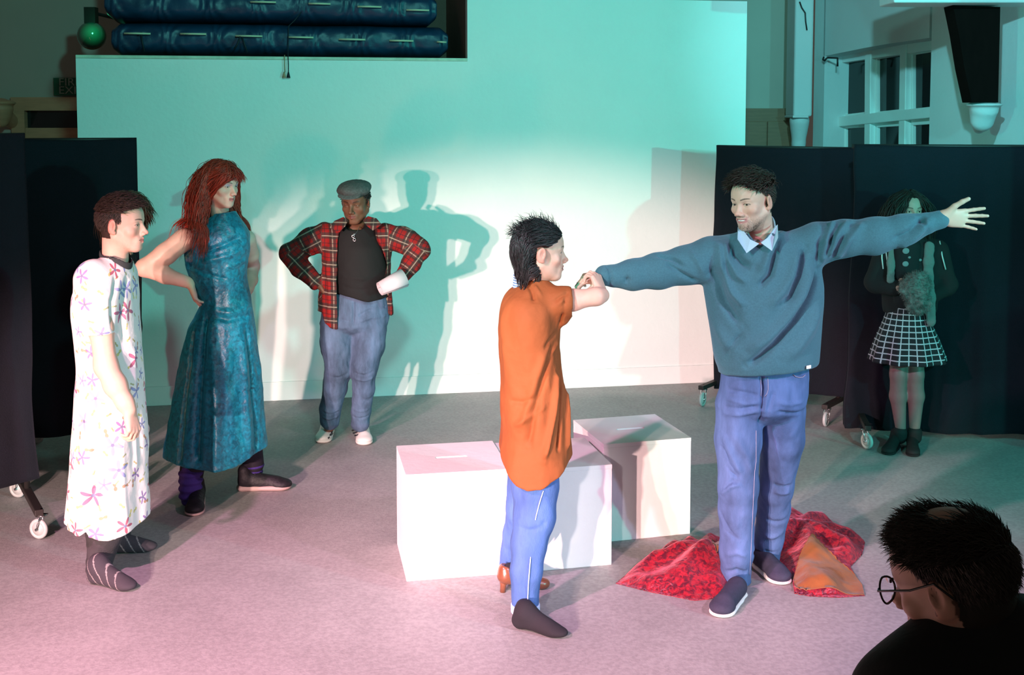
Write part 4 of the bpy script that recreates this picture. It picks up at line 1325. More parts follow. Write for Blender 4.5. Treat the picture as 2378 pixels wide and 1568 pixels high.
# ------------------------------------------------------------------ person in the orange tunic
def orange():
    d = 4.65
    t = thing('person', 'person in an orange tunic and rolled jeans, dark shaggy hair, one shoe on', 'person', G(1230, 1440))
    H = Head(P(1257, 583, 4.64), 280, -2, 0, 1.0, False, jaw=0.95, nose=0.88, gaze=(0, 2), lid=0.9)
    S = Sdf(0.0022)
    H.add(S, P(1243, 676, 4.68), 0.046)
    head = S.mesh(1)
    S = Sdf(0.0032)
    wr = P(1398, 686, 4.63)
    S.chain([P(1262, 700, 4.62), P(1330, 697, 4.60), P(1385, 689, 4.61), wr], [0.050, 0.0415, 0.0335, 0.030], 0.02)
    hand(S, wr + V3(0.002, 0.01, 0.006), (-0.30, 0.50, 0.80), (-0.75, 0.55, -0.35), (1, 0.2, 0.4), 0.165, (35, 40, 45, 50), (55, 55, 55, 55), 0.05, thumb=(0.85, 0.35, 0.15), tcurl=20)
    arm = S.mesh(1)
    S = Sdf(0.014)
    S.loft(rows_px([(690, 1190, 1295, .08), (760, 1180, 1285, .10), (900, 1180, 1290, .09), (1050, 1190, 1295, .10)], d))
    S.chain([P(1235, 1080, 4.60), P(1238, 1240, 4.60), P(1220, 1400, 4.56)], [0.07, 0.05, 0.035])
    S.chain([P(1235, 1080, 4.72), P(1215, 1210, 4.85), P(1182, 1310, 4.95)], [0.07, 0.05, 0.032])
    S.chain([P(1200, 700, 4.75), P(1215, 850, 4.80), P(1265, 900, 4.72)], [0.04, 0.034, 0.03])
    core = S.mesh(0)
    def bare(q):
        x, y, z = np.abs(q[:, 0]), q[:, 1], q[:, 2]
        return ((y > 0.0) & (z < 0.016 + 0.62 * y)) | ((y > -0.03) & (z < 0.022) & (x > 0.04))
    VQ, C = body_mesh([head, arm, core], H, (0.70, 0.43, 0.33), lip=(0.50, 0.18, 0.16), brow=(0.02, 0.012, 0.01), blush=0.9, scalp=(bare, (0.014, 0.011, 0.012), -0.07))
    obj('body', VQ, M_skin, t, col=C)
    H.eyes(t, (0.05, 0.025, 0.012))
    # hair: longish, over the nape, tousled on top
    def bare(q):
        x, y, z = np.abs(q[:, 0]), q[:, 1], q[:, 2]
        return ((y > 0.0) & (z < 0.016 + 0.62 * y)) | ((y > -0.03) & (z < 0.022) & (x > 0.04))
    pts, u = scalp_points(3300, bare, 5)
    mt = hair_mat('black_hair', (0.02, 0.017, 0.018), 0.45)
    back = (pts[:, 1] < 0.0) | (pts[:, 2] < 0.05)
    def comb(p):
        ear = (np.abs(p[:, 0]) > 0.045) & (p[:, 1] > -0.052) & (p[:, 2] < 0.05)
        return np.stack([-0.25 * p[:, 0] / 0.07 * (p[:, 2] < -0.06), np.where(ear, -0.9, np.where(p[:, 1] < -0.085, 0.22, -0.10)), np.where(ear, -0.1, -0.5)], 1)
    a = locks(H, pts[back], unit_rows(u[back] * 0.25 + V3(0, -0.7, -0.4)), 9, 0.0084, comb, 0.5, 0.10, 60, 0.011, 0.0026, 7, lenvar=0.18,
              spheres=[(V3(0, -0.045, -0.05), V3(0.055, 0.045, 0.085)), (V3(0.080, -0.014, -0.008), V3(0.012, 0.026, 0.034)), (V3(-0.080, -0.014, -0.008), V3(0.012, 0.026, 0.034))], sides=4)
    fr = ~back
    def comb2(p): return np.stack([0.12 + 0 * p[:, 0], -0.42 + 0 * p[:, 1], -0.05 + 0 * p[:, 2]], 1)
    b = locks(H, pts[fr], unit_rows(u[fr] * 0.5 + V3(0.2, -0.7, 0)), 9, 0.0085, comb2, 0.15, 0.16, 90, 0.010, 0.0026, 8, sides=4)
    top = pts[:, 2] > 0.06
    c = locks(H, pts[top][::5], unit_rows(u[top][::5] * 0.55 + V3(0, -0.6, 0.10)), 8, 0.0058, V3(0, -0.14, 0.0), 0.10, 0.24, 80, 0.010, 0.0014, 9, taper=0.8, sides=4, lenvar=0.5)
    wr_ = np.array([(0.071, -0.002 - 0.0024 * i, 0.020 - 0.003 * i) for i in range(16)])
    wr_ = wr_[:6]
    nape = np.array([(0.062 - 0.003 * k, -0.042 - 0.004 * k, -0.035) for k in range(9)])
    e = locks(H, nape, np.tile(V3(0.3, 0.1, -1), (9, 1)), 10, 0.0075, V3(0, 0.12, -0.3), 0.3, 0.2, 80, 0.006, 0.0030, 10)
    lf = pts[(pts[:, 0] < -0.045) & (pts[:, 1] > -0.03)]
    g = locks(H, lf, np.tile(V3(-0.3, 0.2, -1), (len(lf), 1)), 13, 0.0115, V3(-0.01, 0.06, -0.3), 0.3, 0.15, 80, 0.010, 0.0030, 12, sides=4)
    make_hair(t, H, [a, b, c, g], None, (0.020, 0.017, 0.018), mt)
    # striped shirt collar
    M_st = mat('striped_cotton', (0.5, 0.7, 0.8), 0.7)
    N, L, B = nodes(M_st)
    tcn = N.new('ShaderNodeTexCoord'); sp = N.new('ShaderNodeSeparateXYZ'); mu = N.new('ShaderNodeMath'); mu.operation = 'MULTIPLY'; mu.inputs[1].default_value = 620
    sn = N.new('ShaderNodeMath'); sn.operation = 'SINE'; gt = N.new('ShaderNodeMath'); gt.operation = 'GREATER_THAN'; gt.inputs[1].default_value = 0.1
    mx = N.new('ShaderNodeMix'); mx.data_type = 'RGBA'; mx.inputs[6].default_value = (0.10, 0.22, 0.40, 1); mx.inputs[7].default_value = (0.75, 0.85, 0.9, 1)
    L.new(tcn.outputs['Object'], sp.inputs[0]); L.new(sp.outputs[2], mu.inputs[0]); L.new(mu.outputs[0], sn.inputs[0]); L.new(sn.outputs[0], gt.inputs[0])
    L.new(gt.outputs[0], mx.inputs[0]); L.new(mx.outputs[2], B.inputs['Base Color'])
    S = Sdf(0.0035)
    nb = P(1232, 660, 4.68)
    S.cap(nb + V3(-0.005, 0.0, -0.03), nb + V3(-0.012, 0, 0.030), 0.070, 0.058, 0.01)
    S.cap(nb + V3(0.01, 0, -0.1), nb + V3(0.012, 0, 0.08), 0.050, 0.048, 0.006, op=-1)
    S.cap(nb + V3(0.085, 0, -0.1), nb + V3(0.075, 0, 0.08), 0.07, 0.08, 0.006, op=-1)
    obj('collar', S.mesh(1), M_st, t)
    # tunic
    M_o = mat('orange_cotton', (0.27, 0.078, 0.024), 0.75, var=0.08, vscale=9, bump=0.003, bscale=28, spec=0.2)
    S = Sdf(0.0055)
    rows = [(650, 1222, 1268, .06), (660, 1204, 1284, .085), (674, 1182, 1300, .12), (695, 1168, 1306, .165), (725, 1161, 1304, .185), (765, 1157, 1300, .18), (800, 1156, 1298, .17), (850, 1160, 1302, .155),
            (900, 1160, 1310, .155), (950, 1161, 1318, .165), (1000, 1162, 1323, .17), (1050, 1156, 1328, .175), (1090, 1154, 1332, .178), (1150, 1152, 1334, .178)]
    pl = lambda a, Z: 1 + 0.022 * np.sin(a * 5 + 1.0) * np.clip((1.35 - Z) / 0.5, 0, 1) + 0.015 * np.sin(a * 9 + 3 * Z) * np.clip((1.2 - Z) / 0.5, 0, 1)
    S.loft(rows_px(rows, 4.67), k=0.03, fold=pl)
    S.chain([P(1255, 700, 4.63), P(1300, 702, 4.59), P(1318, 698, 4.585)], [0.085, 0.058, 0.054], 0.03)
    S.cap(P(1300, 730, 4.62), P(1313, 708, 4.60), 0.045, 0.04, 0.03)
    S.ell(P(1376, 697, 4.6), (0.095, 0.12, 0.12), None, 0.004, -1)
    S.cap(P(1250, 640, 4.68), P(1244, 668, 4.68), 0.052, 0.054, 0.006, op=-1)
    hem_cut(S, [(1100, 1040), (1155, 1058), (1166, 1085), (1180, 1105), (1200, 1128), (1225, 1138), (1260, 1132), (1300, 1108), (1333, 1080), (1400, 1060)], 4.53, 0.4)
    c_ = 4.50
    fo = [([(1306, 850), (1304, 930), (1302, 985), (1298, 1045)], 0.007, -0.030),
          ([(1292, 860), (1288, 940), (1276, 1010), (1262, 1070)], 0.012, 0.014),
          ([(1312, 900), (1316, 970), (1318, 1050)], 0.012, 0.014),
          ([(1285, 800), (1262, 880), (1240, 960), (1225, 1040)], 0.014, -0.012),
          ([(1268, 810), (1245, 880), (1225, 950), (1205, 1010)], 0.018, 0.010),
          ([(1190, 990), (1230, 970), (1270, 940)], 0.010, 0.007), ([(1180, 930), (1215, 935), (1250, 920)], 0.010, -0.006),
          ([(1226, 662), (1236, 680), (1240, 700)], 0.007, -0.010), ([(1240, 662), (1250, 676), (1258, 690)], 0.006, 0.007),
          ([(1318, 674), (1312, 700), (1306, 740), (1300, 760)], 0.007, -0.008),
          ([(1285, 700), (1300, 690), (1316, 682)], 0.006, -0.006), ([(1290, 712), (1302, 702), (1316, 694)], 0.007, 0.005),
          ([(1295, 770), (1280, 790), (1262, 812)], 0.010, -0.008), ([(1298, 790), (1285, 815), (1270, 845)], 0.010, 0.007),
          ([(1175, 700), (1172, 800), (1176, 900)], 0.03, 0.006)]
    obj('tunic', S.mesh(1, lambda V: 1.4 * fold_px(V, fo) + fbm(V * V3(13, 13, 7), 14, 3) * 0.0045), M_o, t)
    # jeans
    M_d = denim('bright_blue_denim', (0.075, 0.15, 0.38), fade=0.2)
    S = Sdf(0.006)
    S.chain([P(1240, 1050, 4.66), P(1243, 1130, 4.63), P(1241, 1200, 4.61), P(1228, 1260, 4.59), P(1222, 1330, 4.57), P(1220, 1404, 4.56)], [0.095, 0.093, 0.086, 0.070, 0.062, 0.056], 0.02)
    S.chain([P(1235, 1060, 4.74), P(1222, 1180, 4.80), P(1208, 1240, 4.86), P(1190, 1316, 4.95)], [0.10, 0.082, 0.072, 0.058], 0.02)
    jf = [([(1262, 1150), (1255, 1200), (1240, 1240), (1215, 1265)], 0.006, 0.006), ([(1270, 1165), (1262, 1215), (1240, 1252)], 0.010, -0.008),
          ([(1205, 1225), (1235, 1232), (1262, 1222)], 0.010, -0.006), ([(1195, 1300), (1225, 1308), (1255, 1298)], 0.010, 0.005)]
    VQ = S.mesh(2, lambda V: fold_px(V, jf) + fbm(V * V3(13, 13, 9), 22, 3) * 0.0045)
    obj('jeans', VQ, M_d, t); sf = Surf(VQ[0])
    stt = mat('white_stitching', (0.55, 0.60, 0.80), 0.8)
    zz = [(1262, 1140), (1254, 1165), (1246, 1195), (1242, 1215), (1238, 1240), (1236, 1262), (1233, 1285), (1231, 1310), (1229, 1335), (1227, 1360), (1226, 1385), (1225, 1400)]
    zz = [tuple(np.array(zz[i]) * (1 - k / 5) + np.array(zz[i + 1]) * k / 5) for i in range(len(zz) - 1) for k in range(5)]
    obj('side_seam', tube([sf(u, v, 0.006, 9) for u, v in zz], 0.0022, 6), stt, t)
    M_cf = mat('turned_up_denim', (0.50, 0.55, 0.75), 0.8, bump=0.001, bscale=300)
    for (u0, v0, dd, r) in ((1220, 1412, 4.56, 0.0585), (1192, 1322, 4.955, 0.061)):
        S = Sdf(0.0045); c = P(u0, v0, dd)
        S.loft([(c[2] - 0.019, c[0], c[1], r, r * 0.98), (c[2] + 0.019, c[0], c[1], r * 1.01, r)], k=0.003)
        S.cap(c - up * 0.1, c - up * 0.012, 0.048, 0.048, 0.003, op=-1)
        obj('cuff', S.mesh(1), M_cf, t)
    # sock foot
    M_k = mat('black_sock', (0.015, 0.013, 0.018), 0.9, bump=0.001, bscale=300)
    S = Sdf(0.004)
    hl, tp = G(1208, 1458), G(1318, 1484)
    f = unit(tp - hl); hl = tp - f * 0.24
    S.cap(P(1219, 1405, 4.56), hl + f * 0.05 + up * 0.075, 0.036, 0.036, 0.02)
    S.cap(hl + f * 0.034 + up * 0.034, hl + f * 0.06 + up * 0.06, 0.034, 0.036, 0.02)
    S.cap(hl + f * 0.06 + up * 0.065, hl + f * 0.15 + up * 0.033, 0.036, 0.030, 0.03)
    S.cap(hl + f * 0.04 + up * 0.030, hl + f * 0.17 + up * 0.024, 0.030, 0.034, 0.02, (up, 0.75))
    S.ell(hl + f * 0.195 + up * 0.020, (0.045, 0.034, 0.019), np.stack([f, V3(-f[1], f[0], 0), up], 1), 0.02)
    V, Q = S.mesh(1); V[:, 2] = np.maximum(V[:, 2], 0.001)
    obj('sock', (V, Q), M_k, t)
    # brown court shoe with a small heel
    M_b = mat('brown_leather', (0.20, 0.065, 0.03), 0.28, spec=0.6, coat=0.3)
    hl, tp = G(1160, 1376), G(1266, 1366)
    f = unit(tp - hl); sd = V3(f[1], -f[0], 0)
    S = Sdf(0.0038)
    S.cap(hl + f * 0.03 + up * 0.075, hl + f * 0.10 + up * 0.055, 0.036, 0.032, 0.02)
    S.cap(hl + f * 0.025 + up * 0.10, hl + f * 0.03 + up * 0.075, 0.028, 0.036, 0.02)
    S.cap(hl + f * 0.10 + up * 0.045, hl + f * 0.20 + up * 0.022, 0.030, 0.020, 0.03)
    S.cap(hl + f * 0.13 + up * 0.030, hl + f * 0.18 + up * 0.020, 0.030, 0.028, 0.02, (up, 0.7))
    S.cap(hl + f * 0.035 + up * 0.145, hl + f * 0.13 + up * 0.085, 0.034, 0.032, 0.006, op=-1)
    V, Q = S.mesh(1); V[:, 2] = np.maximum(V[:, 2], 0.002)
    s_ = obj('shoe', (V, Q), M_b, t, label='brown leather court shoe on the back foot')
    obj('heel', tube([hl + f * 0.022 + up * 0.06, hl + f * 0.016 + up * 0.03, hl + f * 0.014 + up * 0.001], [0.026, 0.013, 0.0125], 12), M_b, s_)
    S = Sdf(0.004)
    S.cap(P(1190, 1320, 4.955), hl + f * 0.045 + up * 0.085, 0.034, 0.034, 0.02)
    S.cap(hl + f * 0.05 + up * 0.085, hl + f * 0.15 + up * 0.035, 0.032, 0.022, 0.02)
    obj('sock', S.mesh(1), M_k, t)
orange()
# ------------------------------------------------------------------ man in the white floral dress
def floral():
    d = 5.08
    t = thing('person', 'young man in a white floral dress and striped grey socks, seen from the side', 'person', G(250, 1330))
    H = Head(P(284, 519, 5.06), 268, -2, 0, 1.03, True, jaw=1.0, nose=0.92, gaze=(0, 0), lid=0.75)
    S = Sdf(0.0022)
    H.add(S, P(268, 612, 5.08), 0.052)
    head = S.mesh(1)
    S = Sdf(0.0032)
    wr = P(300, 952, 4.86)
    S.chain([P(222, 665, 4.93), P(234, 760, 4.91), P(246, 850, 4.89), P(268, 895, 4.87), P(290, 935, 4.86), wr], [0.052, 0.050, 0.046, 0.045, 0.033, 0.030], 0.03)
    hand(S, wr, (0.22, -0.05, -0.97), (-0.85, 0.3, 0.0), (0.1, 1, 0), 0.185, (32, 36, 40, 44), (48, 50, 52, 52), 0.04, thumb=(0.75, 0.5, 0.35), tcurl=25)
    arm = S.mesh(1)
    S = Sdf(0.014)
    S.loft(rows_px([(612, 240, 296, .07), (680, 205, 295, .13), (780, 205, 300, .12), (950, 200, 305, .13), (1050, 205, 300, .12)], d))
    S.chain([P(240, 1050, 5.03), P(243, 1180, 5.03), P(232, 1310, 5.0)], [0.06, 0.05, 0.045])
    S.chain([P(262, 1050, 5.2), P(258, 1160, 5.3), P(255, 1255, 5.36)], [0.07, 0.06, 0.045])
    S.chain([P(235, 650, 5.22), P(240, 850, 5.25), P(280, 950, 5.2)], [0.045, 0.036, 0.03])
    core = S.mesh(0)
    def bare(q):
        x, y, z = np.abs(q[:, 0]), q[:, 1], q[:, 2]
        return ((y > 0.02) & (z < 0.072 - (x / 0.07) ** 2 * 0.015)) | ((y > -0.028) & (y <= 0.02) & (z < 0.010))
    VQ, C = body_mesh([head, arm, core], H, (0.68, 0.43, 0.33), lip=(0.50, 0.20, 0.17), brow=(0.03, 0.018, 0.014), beard=0.15, beardcol=(0.2, 0.13, 0.11), blush=0.8, scalp=(bare, (0.040, 0.026, 0.020), -0.060))
    obj('body', VQ, M_skin, t, col=C)
    H.eyes(t, (0.06, 0.035, 0.02))
    pts, u = scalp_points(3000, bare, 3, low=-0.085)
    mt = hair_mat('short_brown_hair', (0.05, 0.035, 0.025), 0.55)
    top = pts[:, 2] > 0.050
    a = locks(H, pts[top], unit_rows(u[top] + V3(0, 0.8, 0.3)), 7, 0.0052, V3(0.02, 0.30, 0), 0.1, 0.12, 90, 0.010, 0.0022, 4, sides=4)
    b = locks(H, pts[~top], unit_rows(u[~top] * 0.5 + V3(0, -0.4, -0.8)), 3, 0.0040, V3(0, -0.1, -0.3), 0.2, 0.1, 90, 0.003, 0.0018, 5, sides=4, spheres=EARS)
    def ex(Sx): Sx.cap(H.w((-0.03, 0.03, 0.098)), H.w((0.03, 0.03, 0.098)), 0.022 * H.s, 0.022 * H.s, 0.03)
    make_hair(t, H, [a, b], None, (0.045, 0.030, 0.022), mt)
    # dress with printed flowers
    M_f = mat('floral_cotton', (0.80, 0.76, 0.74), 0.75, bump=0.0015, bscale=60)
    N, L, B = nodes(M_f)
    def flowers(base, scale, size, cols, petals, rnd, offset, thr=0.0, stretch=1.0):
        uv = N.new('ShaderNodeUVMap')
        mp = N.new('ShaderNodeMapping'); mp.inputs['Location'].default_value = offset; mp.inputs['Scale'].default_value = (scale, scale, 1)
        L.new(uv.outputs[0], mp.inputs[0])
        vo = N.new('ShaderNodeTexVoronoi'); vo.voronoi_dimensions = '2D'; vo.inputs['Scale'].default_value = 1; vo.inputs['Randomness'].default_value = rnd
        L.new(mp.outputs[0], vo.inputs['Vector'])
        sb = N.new('ShaderNodeVectorMath'); sb.operation = 'SUBTRACT'; L.new(mp.outputs[0], sb.inputs[0]); L.new(vo.outputs['Position'], sb.inputs[1])
        sx = N.new('ShaderNodeSeparateXYZ'); L.new(sb.outputs[0], sx.inputs[0])
        def M(op, a, b=None, c=None):
            m = N.new('ShaderNodeMath'); m.operation = op
            for i, q in enumerate((a, b, c)):
                if q is None: continue
                if isinstance(q, (int, float)): m.inputs[i].default_value = q
                else: L.new(q, m.inputs[i])
            return m.outputs[0]
        cs = N.new('ShaderNodeSeparateColor'); L.new(vo.outputs['Color'], cs.inputs[0])
        ang = M('ARCTAN2', sx.outputs[1], M('MULTIPLY', sx.outputs[0], stretch))
        rr = M('SQRT', M('ADD', M('POWER', M('MULTIPLY', sx.outputs[0], stretch), 2), M('POWER', sx.outputs[1], 2)))
        pet = M('ABSOLUTE', M('COSINE', M('ADD', M('MULTIPLY', ang, petals / 2), M('MULTIPLY', cs.outputs[0], 6.28))))
        lim = M('MULTIPLY', M('ADD', M('MULTIPLY', M('POWER', pet, 2.6), 0.85), 0.15), M('MULTIPLY', size, M('ADD', M('MULTIPLY', cs.outputs[1], 0.6), 0.55)))
        mask = M('GREATER_THAN', M('SUBTRACT', lim, rr), 0)
        mask = M('MULTIPLY', mask, M('GREATER_THAN', cs.outputs[2], thr))
        cr = N.new('ShaderNodeValToRGB'); cr.color_ramp.interpolation = 'CONSTANT'
        while len(cr.color_ramp.elements) < len(cols): cr.color_ramp.elements.new(0.5)
        for i, c in enumerate(cols):
            cr.color_ramp.elements[i].position = i / len(cols); cr.color_ramp.elements[i].color = (*c, 1)
        L.new(cs.outputs[1], cr.inputs[0])
        dark = N.new('ShaderNodeMix'); dark.data_type = 'RGBA'; dark.inputs[7].default_value = (*[c * 0.55 for c in cols[0]], 1)
        L.new(M('LESS_THAN', rr, size * 0.16), dark.inputs[0]); L.new(cr.outputs[0], dark.inputs[6])
        mx = N.new('ShaderNodeMix'); mx.data_type = 'RGBA'
        L.new(M('MULTIPLY', mask, 0.85), mx.inputs[0])
        if isinstance(base, tuple): mx.inputs[6].default_value = (*base, 1)
        else: L.new(base, mx.inputs[6])
        L.new(dark.outputs[2], mx.inputs[7])
        return mx.outputs[2]
    c0 = flowers((0.80, 0.76, 0.74), 17, 0.30, [(0.38, 0.40, 0.16), (0.45, 0.36, 0.12), (0.60, 0.55, 0.15), (0.50, 0.22, 0.10)], 2, 1.0, (3.3, 1.7, 0), 0.25)
    c1 = flowers(c0, 9.0, 0.40, [(0.16, 0.20, 0.48), (0.25, 0.12, 0.38), (0.48, 0.03, 0.10), (0.22, 0.26, 0.55), (0.40, 0.05, 0.16)], 5, 0.85, (0.4, 0.2, 0), 0.12)
    L.new(c1, B.inputs['Base Color'])
    rows = [(594, 246, 294, .075), (606, 222, 303, .105), (622, 204, 310, .15), (645, 190, 314, .185), (690, 178, 318, .20), (730, 176, 320, .195), (790, 180, 324, .18), (850, 185, 328, .175), (950, 178, 333, .19),
            (1050, 170, 338, .205), (1150, 165, 342, .22), (1220, 161, 345, .225), (1270, 158, 347, .228)]
    def fd(a, Z):
        k = np.clip((1.15 - Z) / 0.8, 0, 1)
        return 1 + k * (0.035 * np.sin(a * 6 + 0.8) + 0.02 * np.sin(a * 11 + 2.5))
    S = Sdf(0.0055)
    S.chain([P(222, 648, 4.97), P(228, 690, 4.93), P(234, 778, 4.905)], [0.085, 0.074, 0.062], 0.035)
    S.ell(P(238, 840, 4.90), (0.15, 0.15, 0.128), None, 0.004, -1)
    S.loft(rows_px(rows, d), k=0.03, fold=fd)
    S.cap(P(268, 575, 5.08), P(270, 606, 5.06), 0.058, 0.064, 0.008, op=-1)
    hem_cut(S, [(120, 1248), (162, 1245), (172, 1250), (186, 1247), (200, 1236), (204, 1250), (230, 1257), (262, 1259), (285, 1252), (300, 1245), (312, 1238), (322, 1218), (332, 1210), (345, 1190), (400, 1180)], 4.86, 0.4)
    fo = [([(300, 640), (288, 690), (285, 740), (292, 800)], 0.014, -0.016), ([(270, 640), (262, 700), (266, 760)], 0.012, -0.014),
          ([(250, 800), (252, 900), (255, 980)], 0.02, 0.006), ([(310, 800), (315, 950), (318, 1100)], 0.016, 0.010), ([(225, 1000), (222, 1100), (214, 1240)], 0.014, -0.014),
          ([(280, 1010), (285, 1120), (292, 1240)], 0.018, 0.010), ([(196, 800), (192, 900), (188, 1000)], 0.014, -0.008), ([(205, 620), (225, 660), (230, 700)], 0.012, -0.006)]
    V, Q = S.mesh(1, lambda V: fold_px(V, fo) + fbm(V * V3(9, 9, 5), 33, 3) * 0.006)
    ctr = P(250, 900, d)
    uv = uv_of(V, ctr[0], ctr[1], 0.19)
    obj('dress', (V, Q), M_f, t, uv=uv)
    # dark undershirt collar
    M_u = mat('charcoal_jersey', (0.035, 0.04, 0.04), 0.85)
    S = Sdf(0.0035)
    S.cap(P(266, 590, 5.08), P(270, 610, 5.06), 0.064, 0.070, 0.006)
    S.cap(P(264, 570, 5.08), P(272, 604, 5.06), 0.058, 0.062, 0.005, op=-1)
    S.cap(P(285, 570, 5.06), P(290, 585, 5.05), 0.06, 0.05, 0.005, op=-1)
    obj('undershirt_collar', S.mesh(1), M_u, t)
    # leggings and striped socks
    M_l = mat('charcoal_knit', (0.045, 0.04, 0.045), 0.9, var=0.2, vscale=30, bump=0.002, bscale=120)
    S = Sdf(0.006)
    S.chain([P(240, 1190, 5.03), P(245, 1235, 5.0), P(228, 1318, 5.0)], [0.070, 0.076, 0.055], 0.02)
    S.chain([P(262, 1150, 5.2), P(262, 1230, 5.3), P(250, 1278, 5.36)], [0.085, 0.075, 0.058], 0.02)
    obj('leggings', S.mesh(1, lambda V: fbm(V * V3(14, 14, 20), 5, 2) * 0.005), M_l, t)
    M_k = mat('striped_sock', (0.045, 0.04, 0.048), 0.9, attr=True, bump=0.001, bscale=200)
    for hp, tp_, an in ((G(212, 1352), G(314, 1374), P(228, 1310, 5.0)), (G(235, 1288), G(366, 1277), P(250, 1270, 5.36))):
        f = unit(tp_ - hp); hl = tp_ - f * 0.255
        S = Sdf(0.004)
        S.cap(an, hl + f * 0.05 + up * 0.09, 0.050, 0.042, 0.02)
        S.cap(hl + f * 0.036 + up * 0.036, hl + f * 0.06 + up * 0.07, 0.036, 0.038, 0.02)
        S.cap(hl + f * 0.055 + up * 0.07, hl + f * 0.16 + up * 0.036, 0.040, 0.033, 0.03)
        S.cap(hl + f * 0.04 + up * 0.030, hl + f * 0.185 + up * 0.026, 0.033, 0.040, 0.02, (up, 0.72))
        S.ell(hl + f * 0.21 + up * 0.022, (0.045, 0.040, 0.021), np.stack([f, V3(-f[1], f[0], 0), up], 1), 0.02)
        V, Q = S.mesh(1); V[:, 2] = np.maximum(V[:, 2], 0.001)
        s_ = (V - hl) @ f - 0.45 * np.maximum(V[:, 2] - 0.03, 0) * 0 + 0.55 * V[:, 2]
        C = np.tile(V3(0.045, 0.038, 0.048), (len(V), 1)); ph = (s_ / 0.040) % 1
        C[(ph < 0.12) & (s_ > 0.03) & (s_ < 0.22)] = (0.30, 0.26, 0.26)
        obj('sock', (V, Q), M_k, t, col=C)
floral()

